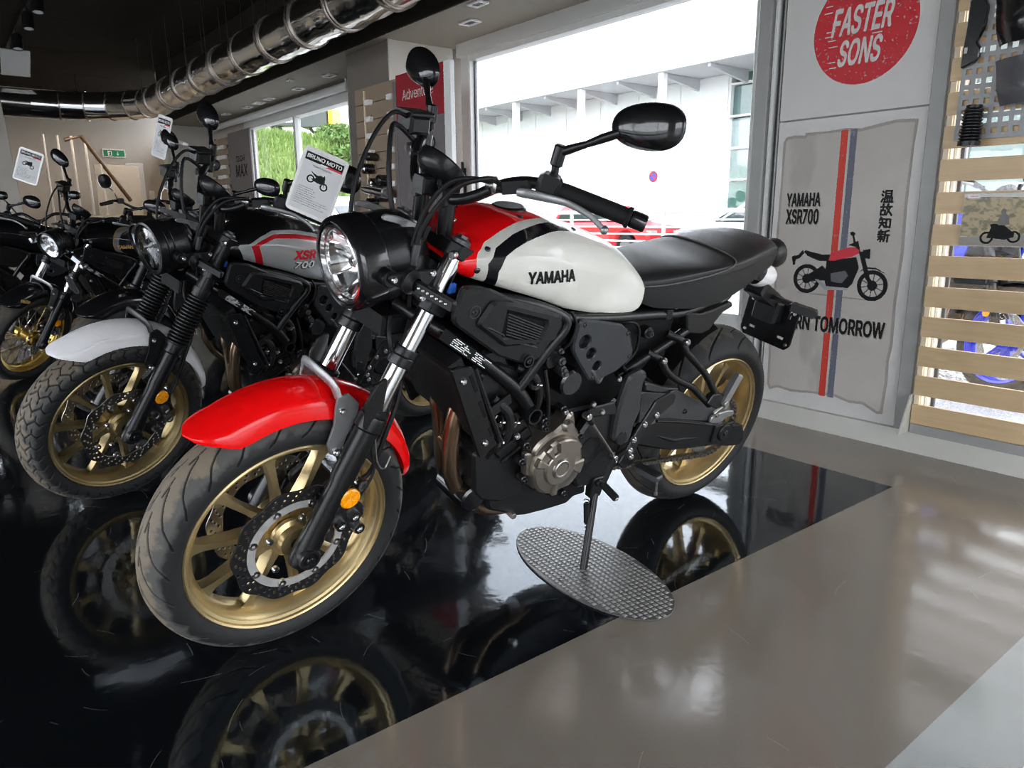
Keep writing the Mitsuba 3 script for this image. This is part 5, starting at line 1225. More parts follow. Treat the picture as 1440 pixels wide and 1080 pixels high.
# rear and far side walls
structure('wall_back', box(WX - 0.2, 6.2, -11.4, -11.2, 0, CEIL), 'm_wall')
structure('wall_side', box(6.0, 6.2, -11.2, -6.5, 0, CEIL), 'm_wall')
structure('wall_side_2', box(6.0, 6.2, 3.0, 5.2, 0, CEIL), 'm_wall')
structure('wall_side_3', box(6.0, 6.2, -6.5, 3.0, 2.45, CEIL), 'm_wall')
structure('wall_side_4', box(6.0, 6.2, -6.5, 3.0, 0, 0.30), 'm_plinth')
for y_ in (-4.1, -1.8, 0.6):
    structure('wall_side_post', box(6.02, 6.14, y_ - 0.05, y_ + 0.05, 0.12, 2.55, 0.005), 'm_white_frame')
structure('wall_front', box(WX - 0.2, 0.2, 4.9, 5.1, 0, CEIL), 'm_wall')
structure('wall_front_2', box(4.2, 6.2, 4.9, 5.1, 0, CEIL), 'm_wall')
structure('wall_front_3', box(0.2, 4.2, 4.9, 5.1, 2.3, CEIL), 'm_wall')
# window wall, built round its openings: plinth, head, posts, panes
structure('baseboard_window', box(WX - 0.09, WX + 0.05, -2.9, 5.0, 0, 0.088, 0.006), 'm_plinth')
structure('baseboard_far', box(WX - 0.09, WX + 0.02, -11.2, -3.9, 0, 0.10, 0.004), 'm_plinth')
structure('trim_2', box(WX - 0.10, WX + 0.03, -2.98, 5.0, 2.035, SOF, 0.01), 'm_white_frame')


def window(n, y0, y1, z0, z1, bars=(), w=0.05, wl=0.05, wr=0.05, rails=()):
    k = f'window_{n}'
    labels[k] = {'kind': 'structure'}
    put(k + '__frame', box(WX - 0.07, WX + 0.01, y0 - wl, y0, z0, z1 + w, 0.006), 'm_white_frame')
    put(k + '__frame', box(WX - 0.07, WX + 0.01, y1, y1 + wr, z0, z1 + w, 0.006), 'm_white_frame')
    put(k + '__frame', box(WX - 0.07, WX + 0.01, y0, y1, z1, z1 + w, 0.006), 'm_white_frame')
    put(k + '__frame', box(WX - 0.07, WX + 0.01, y0, y1, z0 - 0.01, z0 + 0.04, 0.006), 'm_white_frame')
    put(k + '__seal', box(WX - 0.045, WX - 0.03, y0, y0 + 0.012, z0, z1), 'm_alloy_dark')
    for z in rails:
        put(k + '__transom', box(WX - 0.06, WX, y0, y1, z - 0.035, z + 0.035, 0.005), 'm_white_frame')
    cuts = [y0] + [b for b in bars] + [y1]
    for b in bars:
        put(k + '__mullion', box(WX - 0.07, WX, b - 0.025, b + 0.025, z0, z1, 0.005), 'm_white_frame')
    for a, b in zip(cuts[:-1], cuts[1:]):
        put(k + '__pane', box(WX - 0.036, WX - 0.035, a, b, z0, z1) if False else tm([(WX - 0.035, a, z0), (WX - 0.035, b, z0), (WX - 0.035, b, z1), (WX - 0.035, a, z1)], [(0, 1, 2, 3)]), 'm_glass', False)


window(1, -2.845, -0.585, 0.10, 2.0, (), 0.04, 0.05, 0.03, (0.44,))
window(2, -0.475, -0.425, 0.10, 2.02, (), 0.02, 0.01, 0.005)
structure('trim_3', box(WX - 0.09, WX + 0.03, -0.555, -0.487, 0.088, 2.05, 0.006), 'm_frame_grey')
structure('trim_4', box(WX - 0.09, WX - 0.01, -2.98, -2.895, 0.0, 2.05, 0.006), 'm_white_frame')
put('window_1__handle', cat(box(WX + 0.0, WX + 0.02, -2.935, -2.915, 1.02, 1.30, 0.004), box(WX + 0.02, WX + 0.035, -2.937, -2.913, 1.26, 1.34, 0.004)), 'm_black_plastic')
window(3, 0.33, 2.10, 0.10, 2.02, (1.25,), 0.03, 0.04, 0.04)
window(4, 2.18, 4.90, 0.10, 2.02, (3.5,), 0.03, 0.04, 0.04)
window(5, -7.28, -4.72, 0.10, 1.96, (-5.98,), 0.05, 0.04, 0.04)
structure('wall_window', box(WX - 0.10, WX - 0.02, -11.2, -7.32, 0, SOF), 'm_wall')
structure('trim_5', box(WX - 0.09, WX + 0.02, -7.4, -4.6, 1.96, SOF, 0.006), 'm_white_frame')
thing('roller_blind', 'rolled up white blind along the top of the rear window', 'blind')
put('roller_blind__tube', cyl((WX + 0.075, -8.4, 2.065), (WX + 0.075, -4.55, 2.065), 0.035, 20, 0.003), 'm_white')
put('roller_blind__bracket', box(WX + 0.02, WX + 0.11, -8.42, -8.40, 2.02, 2.115, 0.003), 'm_white_frame')
put('roller_blind__bracket', box(WX + 0.02, WX + 0.11, -4.55, -4.53, 2.02, 2.115, 0.003), 'm_white_frame')
# pillar boxing between the windows: brown flank, cream end
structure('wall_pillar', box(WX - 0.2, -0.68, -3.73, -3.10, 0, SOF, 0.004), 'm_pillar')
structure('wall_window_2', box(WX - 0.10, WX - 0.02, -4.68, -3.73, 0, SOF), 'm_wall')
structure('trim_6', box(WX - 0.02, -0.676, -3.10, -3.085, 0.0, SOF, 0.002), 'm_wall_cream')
# left partition near the camera's left edge, with its own arch of slats behind
structure('wall_left', slab([(1.03, 0), (1.30, 0), (1.40, 2.3), (1.14, 2.3)], -8.1, -7.9, 0.004, 0.0), 'm_wall')

# ---- wall panel between window and slat rack: two boards in a grey frame
PX = WX + 0.025
labels['wall_panel'] = {'kind': 'structure'}
put('wall_panel__board', box(WX - 0.06, PX, -0.418, 0.222, 1.362, 2.12, 0.003), 'm_panel_grey')
put('wall_panel__board', box(WX - 0.06, PX, -0.418, 0.222, 0.088, 1.354, 0.003), 'm_panel_grey')
put('wall_panel__edge', box(WX - 0.06, PX + 0.022, 0.226, 0.285, 0.088, 2.12, 0.004), 'm_frame_grey')
put('wall_panel__edge', box(WX - 0.06, PX + 0.004, -0.427, -0.421, 0.088, 2.12, 0.001), 'm_frame_grey')


def on_wall(m, y, z, x=PX):
    """Flat x, y shapes stand on the wall facing the room: reading runs towards +y."""
    return onto(m, (x, y, z), (0, 1, 0), (0, 0, 1), (1, 0, 0))


def flat(poly, t=0.0008, holes=()):
    m = slab(poly, 0, t, 0, 0, holes); m.vertices = m.vertices[:, [0, 2, 1]]; m.faces = m.faces[:, ::-1]; return m


thing('round_sticker', 'round red sticker with worn white letters on the upper grey wall panel', 'sticker')
put('round_sticker__disc', on_wall(flat(circ(0, 0, 0.214, 72)), -0.066, 1.686), 'm_sticker_red')
put('round_sticker__lettering', on_wall(heavy('FASTER', 0.108, 0.246, 0.0012, 0.02, 0.14), -0.205, 1.668), 'm_letter_grey', False)
put('round_sticker__lettering', on_wall(heavy('SONS', 0.102, 0.175, 0.0012, 0.02, 0.14), -0.170, 1.549), 'm_letter_grey', False)
for y_, z_, L_ in ((-0.235, 1.79, 0.03), (-0.24, 1.765, 0.035), (-0.225, 1.69, 0.04), (-0.23, 1.672, 0.03), (-0.215, 1.655, 0.035), (-0.21, 1.63, 0.04), (-0.205, 1.57, 0.03), (-0.20, 1.548, 0.03), (-0.03, 1.655, 0.04)):
    put('round_sticker__speed_line', on_wall(flat(rect(0, 0, L_, 0.004), 0.0012), y_, z_), 'm_letter_grey')

# poster with worn edges
thing('poster', 'worn beige motorcycle poster with a red and a blue stripe on the grey wall panel', 'poster')
PZ = PX + 0.0
edge_n = [(-0.388, 1.270), (-0.375, 1.292), (-0.33, 1.296), (-0.285, 1.290), (-0.282, 1.302), (-0.19, 1.300), (-0.10, 1.305), (-0.04, 1.298), (0.03, 1.309), (0.10, 1.318), (0.16, 1.316), (0.186, 1.312), (0.180, 1.21), (0.178, 1.0), (0.184, 0.80), (0.176, 0.60), (0.180, 0.42), (0.172, 0.36), (0.176, 0.27), (0.168, 0.13), (0.145, 0.125), (0.08, 0.155), (0.02, 0.150), (-0.05, 0.166), (-0.16, 0.160), (-0.26, 0.150), (-0.33, 0.158), (-0.372, 0.140), (-0.385, 0.168), (-0.390, 0.40), (-0.384, 0.62), (-0.392, 0.85), (-0.386, 1.10)]
eg = Polygon(edge_n)
put('poster__sheet', on_wall(flat(eg, 0.0012), 0, 0), 'm_poster')
rim_p = eg.difference(eg.buffer(-0.012).simplify(0.004))
for gk in getattr(rim_p, 'geoms', [rim_p]):
    if gk.area > 1e-4:
        put('poster__worn_edge', on_wall(flat(gk.exterior.coords[:-1], 0.0015, [Polygon(h.coords[:-1]) for h in gk.interiors]), 0, 0), 'm_poster_edge')


def stripe(y0, y1, m):
    for a, b in ((0.158, 1.298), ):
        put('poster__stripe', on_wall(flat([(y0, a), (y1, a), (y1, b), (y0, b)], 0.0018), 0, 0), m)


stripe(-0.122, -0.092, 'm_poster_red'); stripe(-0.081, -0.053, 'm_poster_blue')
for tx_, h_, w_, y_, z_ in (('YAMAHA', 0.059, 0.163, -0.352, 0.990), ('XSR700', 0.066, 0.157, -0.349, 0.914)):
    for d_, m_ in ((0.004, 'm_poster_edge'), (0.0, 'm_print_black')):
        put('poster__lettering', on_wall(heavy(tx_, h_, w_, 0.0022 + (0.0003 if d_ == 0 else 0), 0.03), y_ + d_, z_ - d_), m_, False)
for d_, m_ in ((0.004, 'm_poster_edge'), (0.0, 'm_print_black')):
    put('poster__lettering', on_wall(heavy('BORN TOMORROW', 0.070, 0.476, 0.0022 + (0.0003 if d_ == 0 else 0), 0.03), -0.334 + d_, 0.446 - d_), m_, False)
# the four characters down the right side, drawn as brush strokes on a 10 x 10 square
HAN = {
    'on': [[(1, 9), (2, 8)], [(0.4, 6.6), (1.6, 5.6)], [(0.4, 0.8), (1.8, 3.4)], [(3.6, 9.2), (3.6, 5.2)], [(3.6, 9.2), (8.2, 9.2)], [(8.2, 9.2), (8.2, 5.2)], [(3.6, 7.2), (8.2, 7.2)], [(3.6, 5.2), (8.2, 5.2)], [(3.2, 4), (3.2, 0.6)], [(3.2, 4), (8.8, 4)], [(8.8, 4), (8.8, 0.6)], [(5.1, 4), (5.1, 0.6)], [(7, 4), (7, 0.6)], [(2.2, 0.5), (9.8, 0.5)]],
    'ko': [[(0.5, 7.2), (4.8, 7.2)], [(2.6, 9.6), (2.6, 4.6)], [(0.9, 4.4), (0.9, 0.8)], [(0.9, 4.4), (4.3, 4.4)], [(4.3, 4.4), (4.3, 0.8)], [(0.9, 1.0), (4.3, 1.0)], [(6.6, 9.6), (5.4, 5.6)], [(6.0, 7.4), (9.6, 7.4)], [(8.4, 7.2), (5.2, 0.6)], [(6.0, 5.6), (9.8, 0.5)]],
    'chi': [[(1.8, 9.6), (0.6, 6.8)], [(1.4, 8), (5.0, 8)], [(0.3, 5.2), (5.2, 5.2)], [(3.0, 8), (3.0, 5.2)], [(3.0, 5.2), (0.6, 0.8)], [(3.2, 4.2), (5.0, 1.6)], [(6.2, 7.8), (6.2, 1.2)], [(6.2, 7.8), (9.4, 7.8)], [(9.4, 7.8), (9.4, 1.2)], [(6.2, 1.8), (9.4, 1.8)]],
    'shin': [[(2.7, 9.8), (2.7, 8.8)], [(0.6, 8.4), (4.9, 8.4)], [(1.6, 7.9), (2.0, 6.8)], [(3.9, 7.9), (3.5, 6.8)], [(0.3, 6.3), (5.1, 6.3)], [(0.5, 4.4), (5.0, 4.4)], [(2.8, 6.3), (2.8, 0.4)], [(2.6, 4), (0.5, 1.6)], [(3.0, 4), (4.8, 2.2)], [(9.2, 9.4), (6.2, 8.4)], [(6.2, 8.6), (6.2, 4.2)], [(6.2, 4.2), (5.4, 0.6)], [(6.2, 5.8), (9.8, 5.8)], [(8.3, 5.8), (8.3, 0.3)]],
}
for q, nm in enumerate(('on', 'ko', 'chi', 'shin')):
    s_ = 0.0050; pcs = []
    for a_, b_ in HAN[nm]:
        a_, b_ = np.array(a_) * s_, np.array(b_) * s_; d_ = (b_ - a_) / np.linalg.norm(b_ - a_) * 0.002; n_ = np.array([-d_[1], d_[0]]) * 1.9
        pcs.append(flat([tuple(a_ - d_ - n_), tuple(b_ + d_ - n_), tuple(b_ + d_ + n_ * 0.8), tuple(a_ - d_ + n_)], 0.0024))
    put('poster__lettering', on_wall(cat(*pcs), 0.072, 1.000 - 0.0525 * q), 'm_print_black', False)
# printed motorcycle, flat on the sheet
for y_, z_ in ((-0.225, 0.676), (0.071, 0.664)):
    put('poster__printed_wheel', on_wall(flat(circ(y_, z_, 0.064, 40), 0.0024, [circ(y_, z_, 0.047, 36)]), 0, 0), 'm_print_black')
    put('poster__printed_hub', on_wall(flat(circ(y_, z_, 0.021, 24), 0.0024), 0, 0), 'm_print_black')
    for q in range(10):
        a_ = 2 * PI * q / 10 + 0.2
        put('poster__printed_spoke', on_wall(tube([(y_, z_, 0.0012), (y_ + 0.05 * math.cos(a_), z_ + 0.05 * math.sin(a_), 0.0012)], 0.0015, 4), 0, 0), 'm_print_black')
for pl, t_, m_ in (([(-0.138, 0.758), (-0.008, 0.779), (0.008, 0.734), (-0.015, 0.666), (-0.034, 0.645), (-0.128, 0.642), (-0.14, 0.676)], 0.0026, 'm_print_black'),
                   ([(-0.24, 0.801), (-0.246, 0.792), (-0.228, 0.776), (-0.175, 0.757), (-0.125, 0.757), (-0.116, 0.786), (-0.159, 0.784), (-0.206, 0.793)], 0.0028, 'm_print_black'),
                   ([(-0.305, 0.769), (-0.296, 0.774), (-0.272, 0.779), (-0.254, 0.801), (-0.246, 0.788), (-0.266, 0.765), (-0.285, 0.758), (-0.288, 0.736), (-0.297, 0.733)], 0.0026, 'm_print_black'),
                   ([(-0.129, 0.760), (-0.121, 0.792), (-0.055, 0.816), (-0.017, 0.821), (0.004, 0.808), (0.0, 0.794), (-0.026, 0.780), (-0.103, 0.760)], 0.0030, 'm_print_red'),
                   ([(0.019, 0.809), (0.049, 0.814), (0.051, 0.773), (0.022, 0.776)], 0.0030, 'm_print_black'),
                   ([(0.002, 0.800), (0.020, 0.803), (0.058, 0.696), (0.080, 0.665), (0.064, 0.662), (0.040, 0.691)], 0.0027, 'm_print_black'),
                   ([(-0.047, 0.828), (-0.006, 0.846), (0.008, 0.800), (-0.006, 0.800), (-0.014, 0.822)], 0.0027, 'm_print_black'),
                   ([(-0.044, 0.881), (-0.031, 0.884), (-0.021, 0.876), (-0.025, 0.866), (-0.039, 0.869)], 0.0027, 'm_print_black'),
                   ([(-0.033, 0.869), (-0.026, 0.869), (-0.016, 0.838), (-0.024, 0.838)], 0.0027, 'm_print_black'),
                   ([(-0.225, 0.692), (-0.155, 0.737), (-0.128, 0.711), (-0.128, 0.675), (-0.219, 0.664)], 0.0024, 'm_print_black'),
                   ([(-0.185, 0.676), (-0.168, 0.676), (-0.128, 0.649), (-0.03, 0.647), (-0.033, 0.637), (-0.136, 0.632)], 0.0029, 'm_alloy'),
                   ([(-0.115, 0.705), (-0.05, 0.72), (-0.035, 0.70), (-0.06, 0.665), (-0.11, 0.67)], 0.0029, 'm_grey_part'),
                   ([(0.006, 0.716), (0.040, 0.732), (0.081, 0.731), (0.125, 0.714), (0.080, 0.738), (0.038, 0.739)], 0.0027, 'm_print_black')):
    put('poster__printed_motorcycle', on_wall(flat(pl, t_), 0, 0), m_)
put('poster__printed_shadow', on_wall(flat([(-0.291, 0.613), (-0.143, 0.614), (0.06, 0.605), (0.114, 0.601), (0.051, 0.600), (-0.162, 0.607)], 0.0016), 0, 0), 'm_poster_edge')

# ---- slat rack against the right window
RXX = -1.10
thing('slat_rack', 'pale wooden slat display rack beside the grey wall panel', 'display rack')
y0_, y1_ = 0.300, 1.30
for q in range(17):
    z_ = 0.129 + 0.1179 * q
    if z_ < 2.0:
        put('slat_rack__slat', box(RXX - 0.016, RXX, y0_, y1_, z_, z_ + 0.079, 0.0025), 'm_wood')
for q in range(16):
    z_ = 0.129 + 0.1179 * q
    put('slat_rack__spacer', box(RXX - 0.034, RXX - 0.008, y0_ + 0.003, y0_ + 0.022, z_ + 0.079, z_ + 0.1179), 'm_wood_edge')
    put('slat_rack__spacer', box(RXX - 0.034, RXX - 0.008, y1_ - 0.022, y1_ - 0.003, z_ + 0.079, z_ + 0.1179), 'm_wood_edge')
put('slat_rack__base_rail', box(RXX - 0.03, RXX, y0_, y1_, 0.088, 0.127, 0.003), 'm_frame_grey')
put('slat_rack__upright', box(RXX - 0.046, RXX - 0.017, y0_ + 0.004, y0_ + 0.026, 0.088, 2.05, 0.003), 'm_wood_edge')
put('slat_rack__upright', box(RXX - 0.046, RXX - 0.017, y1_ - 0.026, y1_ - 0.004, 0.088, 2.05, 0.003), 'm_wood_edge')
put('slat_rack__foot', slab([(RXX - 0.02, 0.088), (RXX + 0.075, 0.088), (RXX - 0.0, 0.245), (RXX - 0.02, 0.245)], y0_ - 0.012, y0_ - 0.004, 0.001, 0.0), 'm_plinth')
# perforated steel board hooked on the slats
hs = [Polygon(rect(a, b, a + 0.0185, b + 0.0185)) for a in np.arange(0.357, 0.92, 0.0345) for b in np.arange(1.232, 1.98, 0.0345)]
thing('perforated_board', 'grey steel board with square holes hooked on the slat rack', 'perforated board')
put('perforated_board__sheet', slab(rect(0.342, 1.214, 0.955, 2.0), RXX + 0.008, RXX + 0.011, 0.0004, 0.0, hs, 'yz'), 'm_perf')
put('perforated_board__hook', box(RXX, RXX + 0.009, 0.42, 0.45, 1.80, 1.86, 0.001), 'm_perf')
BX0 = RXX + 0.012
thing('chain_guard_part', 'long black plastic guard hanging at the left of the perforated board', 'spare part')
gp = [(0.345, 1.450), (0.352, 1.462), (0.385, 1.475), (0.400, 1.490), (0.402, 1.52), (0.388, 1.545), (0.390, 1.57), (0.408, 1.595), (0.412, 1.655), (0.395, 1.69), (0.365, 1.695), (0.352, 1.68), (0.352, 1.60), (0.345, 1.52)]
put('chain_guard_part__body', slab(gp, BX0, BX0 + 0.022, 0.004, 0.004, [Polygon(rect(0.378, 1.655 - 0.022 * q, 0.400, 1.667 - 0.022 * q)) for q in range(4)], 'yz'), 'm_black_part')
put('chain_guard_part__clip', box(BX0 + 0.022, BX0 + 0.026, 0.352, 0.363, 1.508, 1.528, 0.001), 'm_alloy')


def flyscreen(c, w, h, d):
    def fn(U, V):
        y = c[1] + w * (V * (0.80 + 0.20 * U)) + 0.0 * U; z = c[2] + h * (U - 0.5); x = c[0] + d * (1 - np.abs(V) ** 2.2) + 0.012 * np.sin(U * 5) - 0.02 * (1 - U)
        return np.stack([x, y, z], -1)
    o = grid(fn, np.linspace(0, 1, 12), np.linspace(-1, 1, 24)); i_ = mv(o, (-0.003, 0, 0)); return cat(o, i_)


thing('flyscreen', 'glossy black small windscreen hanging on the perforated board above the grey one', 'windscreen')
put('flyscreen__shell', flyscreen((BX0 + 0.03, 0.565, 1.600), 0.135, 0.17, 0.07), 'm_black_part', True)
put('flyscreen__stud', cyl((BX0, 0.50, 1.62), (BX0 + 0.05, 0.50, 1.62), 0.006, 10), 'm_bolt_dark')
thing('flyscreen_001', 'satin grey small windscreen hanging on the perforated board below the black one', 'windscreen')
put('flyscreen_001__shell', flyscreen((BX0 + 0.03, 0.600, 1.392), 0.145, 0.15, 0.07), 'm_grey_part', True)
put('flyscreen_001__stud', cyl((BX0, 0.53, 1.38), (BX0 + 0.05, 0.53, 1.38), 0.006, 10), 'm_bolt_dark')
thing('fork_boot', 'black ribbed rubber fork boot at the lower left of the perforated board', 'fork boot')
pr = [(0.0, 0.0), (0.036, 0.0), (0.036, 0.016)]
for q in range(10):
    pr += [(0.0275, 0.019 + q * 0.0105), (0.0355 - 0.0004 * q, 0.024 + q * 0.0105), (0.0355 - 0.0004 * q, 0.0265 + q * 0.0105)]
put('fork_boot__bellows', lathe(pr + [(0.025, 0.128), (0.025, 0.138), (0.0, 0.138)], 30, (BX0 + 0.037, 0.410, 1.190), (0.0, 0.03, 1)), 'm_black_plastic', 25)
put('fork_boot__peg', cyl((BX0 - 0.004, 0.41, 1.30), (BX0 + 0.03, 0.41, 1.30), 0.005, 8), 'm_steel')
# photo print leaning on the slats
thing('photo_print', 'photo print of a rider on a country road, propped on the wooden slats', 'photograph')
QX0 = RXX + 0.004
put('photo_print__sheet', box(QX0, QX0 + 0.004, 0.402, 0.70, 0.838, 1.025, 0.0005), 'm_paper')
def ph_(poly, t, m, nm='print'):
    put('photo_print__' + nm, onto(flat(poly, t), (QX0 + 0.004, 0, 0), (0, 1, 0), (0, 0, 1), (1, 0, 0)), m)


ph_(rect(0.403, 0.872, 0.699, 1.012), 0.0003, 'm_photo_hill', 'print')
ph_([(0.403, 0.839), (0.699, 0.839), (0.699, 0.886), (0.403, 0.870)], 0.0004, 'm_photo_road', 'print')
ph_([(0.50, 1.012), (0.699, 1.005), (0.699, 1.024), (0.47, 1.024)], 0.0005, 'm_photo_sky', 'print')
ph_(rect(0.414, 1.008, 0.455, 1.022), 0.0006, 'm_white', 'print')
put('photo_print__lettering', onto(words('YAMAHA', 0.004, 0.028, 0.0003), (QX0 + 0.0047, 0.421, 1.013), (0, 1, 0), (0, 0, 1), (1, 0, 0)), 'm_print_red', False)
for cy_, cz_, r_ in ((0.492, 0.868, 0.022), (0.578, 0.872, 0.021)):
    put('photo_print__printed_wheel', onto(flat(circ(cy_, cz_, r_, 30), 0.0007, [circ(cy_, cz_, r_ * 0.68, 26)]), (QX0 + 0.004, 0, 0), (0, 1, 0), (0, 0, 1), (1, 0, 0)), 'm_print_black')
ph_([(0.492, 0.868), (0.503, 0.905), (0.498, 0.915), (0.512, 0.918), (0.545, 0.912), (0.578, 0.885), (0.578, 0.872), (0.55, 0.862), (0.52, 0.866)], 0.0009, 'm_print_black', 'printed_motorcycle')
ph_([(0.525, 0.912), (0.522, 0.932), (0.532, 0.95), (0.528, 0.962), (0.536, 0.972), (0.546, 0.966), (0.545, 0.953), (0.556, 0.945), (0.560, 0.915)], 0.0010, 'm_banner_grey', 'printed_rider')

# ---- floor plate under the side stand: oval rubber-studded sheet
thing('floor_plate', 'oval metal-grey studded plate lying on the floor under the side stand', 'floor mat')
ew = np.array([-0.1334, -0.9911]); ev = np.array([-0.9911, 0.1334]); ec = np.array([0.6164, 0.2168])
t_ = np.linspace(0, 2 * PI, 72, endpoint=False)
put('floor_plate__sheet', slab(ec + 0.309 * np.cos(t_)[:, None] * ew + 0.1435 * np.sin(t_)[:, None] * ev, 0.0005, 0.005, 0.0012, 0, (), 'xy'), 'm_mat')
st = []
for a_ in np.arange(-0.30, 0.301, 0.0162):
    for b_ in np.arange(-0.14, 0.141, 0.0162):
        if (a_ / 0.302) ** 2 + (b_ / 0.1365) ** 2 < 1:
            o = ec + a_ * ew + b_ * ev
            q_ = [(-0.0062, -0.0062), (0.0062, -0.0062), (0.0062, 0.0062), (-0.0062, 0.0062)]
            v_ = [(*(o + u_ * ew + w_ * ev), 0.0048) for u_, w_ in q_] + [(*(o + (u_ * ew + w_ * ev) * 0.55), 0.0072) for u_, w_ in q_]
            st.append((v_, [(0, 1, 5), (0, 5, 4), (1, 2, 6), (1, 6, 5), (2, 3, 7), (2, 7, 6), (3, 0, 4), (3, 4, 7), (4, 5, 6), (4, 6, 7)]))
vv = np.array([s for s, _ in st]).reshape(-1, 3); ff = np.vstack([np.array(f) + 8 * i for i, (_, f) in enumerate(st)])
k_ = put('floor_plate__studs', tm(vv, ff), 'm_mat_stud', False)
labels[k_] = {'kind': 'stuff'}

# ---- ventilation duct: straight run with clamped joints, elbow, run along the back
DX, DZ, DR = -0.21, 2.19, 0.148
thing('ventilation_duct', 'shiny steel ventilation duct hung below the black ceiling', 'duct')
for a_, b_ in zip(np.arange(-7.2, 1.5, 0.56)[:-1], np.arange(-7.2, 1.5, 0.56)[1:]):
    n_ = 9
    ys = np.linspace(a_ + 0.004, b_ - 0.004, n_)
    put('ventilation_duct__segment', lathe([(DR + 0.004 * math.sin(7 * y + 1) + 0.0025 * math.sin(23 * y), y) for y in ys], 56, (DX, 0, DZ), (0, 1, 0)), 'm_duct_flex', True)
    for o_ in (-0.022, 0.022):
        put('ventilation_duct__clamp_ring', lathe([(DR, a_ + o_ - 0.006), (DR + 0.011, a_ + o_ - 0.006), (DR + 0.011, a_ + o_ + 0.006), (DR, a_ + o_ + 0.006)], 48, (DX, 0, DZ), (0, 1, 0), closed=True), 'm_ring')
    for o_ in (-1, 1):
        put('ventilation_duct__hanger', cyl((DX + o_ * (DR + 0.006), a_, DZ), (DX + o_ * (DR + 0.006), a_, CEIL - 0.012), 0.004, 6), 'm_bolt_dark')
el = [(DX + 1.05 * (1 - math.cos(t)), -7.2 - 1.05 * math.sin(t), DZ) for t in np.linspace(0, PI / 2, 7)]
for a_, b_ in zip(el[:-1], el[1:]):
    put('ventilation_duct__elbow_gore', tube([a_, b_], DR, 40, 0, False), 'm_duct', True)
    put('ventilation_duct__clamp_ring', tube([np.array(a_), np.array(a_) + (np.array(b_) - a_) * 0.06], DR + 0.008, 40), 'm_ring')
for a_, b_ in ((DX + 1.05, 1.35), (1.35, 2.1), (2.1, 3.0)):
    put('ventilation_duct__segment', cyl((a_, -8.25, DZ), (b_, -8.25, DZ), DR, 48), 'm_duct')
    for o_ in (0.0, 0.05, 0.10):
        put('ventilation_duct__clamp_ring', tube([(b_ - o_, -8.25, DZ), (b_ - o_ + 0.018, -8.25, DZ)], DR + 0.009, 40), 'm_duct')

# ---- lamps: square downlights in the soffit, track spots, a square lamp
scene['m_lamp_glow'] = {'type': 'diffuse', 'reflectance': rgb(0.8, 0.8, 0.78)}
for q, (x_, y_, s_) in enumerate(((-0.865, -2.405, 0.085), (-0.67, -2.05, 0.075), (-0.895, -4.485, 0.085), (-0.94, -5.25, 0.085), (-0.72, -4.89, 0.05), (-0.93, -5.96, 0.085), (-0.94, -6.29, 0.10), (-0.95, -6.65, 0.085), (-0.94, -7.32, 0.08))):
    lb = ('square white downlight in the grey soffit above the window', 'square white downlight in the soffit at the top edge of the photo', None, None, None, None, None, None, None)[q]
    lb = lb or ('square downlight closest to the brown pillar, over the rear window', 'second square downlight from the brown pillar, over the rear window', 'smallest downlight, nearest the duct, over the rear window', 'third square downlight from the brown pillar, over the rear window', 'bright solid downlight in the row over the rear window', 'downlight just beyond the bright solid one over the rear window', 'farthest square downlight over the rear window')[q - 2]
    k = thing(free('downlight'), lb, 'downlight', 'downlights in the soffit')
    put(k + '__frame', slab(rect(x_ - s_ / 2, y_ - s_ * 0.8, x_ + s_ / 2, y_ + s_ * 0.8), SOF - 0.012, SOF - 0.001, 0.002, 0.003, [Polygon(rect(x_ - s_ * 0.33, y_ - s_ * 0.58, x_ + s_ * 0.33, y_ + s_ * 0.58))], 'xy'), 'm_white')
    put(k + '__reflector', box(x_ - s_ * 0.34, x_ + s_ * 0.34, y_ - s_ * 0.6, y_ + s_ * 0.6, SOF - 0.0045, SOF - 0.0008), 'm_black_metal' if q != 6 else 'm_white')
thing('lighting_track', 'black lighting track on the dark ceiling at the upper left', 'lighting track')
put('lighting_track__rail', box(0.955, 0.99, -9.0, 1.0, CEIL - 0.04, CEIL - 0.013, 0.003), 'm_black_matte')
for q, y_ in enumerate((-8.9, -7.35, -6.4, -5.75)):
    k = thing(free('track_spotlight'), ('black ceiling spotlight farthest along the track, lower than the square white lamp', 'black ceiling spotlight hanging right above the square white lamp', 'second black track spotlight counted from the top edge of the photo', 'black track spotlight nearest to the top edge of the photo')[q], 'spotlight', 'spotlights on the ceiling track')
    c0 = np.array((0.975, y_, 2.63)); ax_ = np.array((0.05, 0.25, -0.95)); ax_ /= np.linalg.norm(ax_)
    put(k + '__body', lathe([(0.0, -0.07), (0.042, -0.07), (0.045, -0.065), (0.045, 0.065), (0.040, 0.068), (0.040, 0.055)], 24, c0, ax_), 'm_black_matte')
    put(k + '__lamp', lathe([(0.0, 0.058), (0.040, 0.058)], 24, c0, ax_), 'm_white', emitter={'type': 'area', 'radiance': rgb(5.0, 4.3, 3.4)})
    put(k + '__stem', cyl(c0 + [0, 0, 0.05], (0.975, y_, CEIL - 0.02), 0.009, 10), 'm_black_matte')
thing('square_lamp', 'white square lamp panel under the track at the upper left corner', 'lamp')
put('square_lamp__body', rot(box(0.80, 1.06, -8.32, -7.98, 2.565, 2.585, 0.004), (1, 0, 0), 38, (0.93, -8.15, 2.575)), 'm_white')
put('square_lamp__stem', cyl((0.95, -8.15, 2.585), (0.95, -8.15, CEIL - 0.042), 0.01, 10), 'm_black_matte')
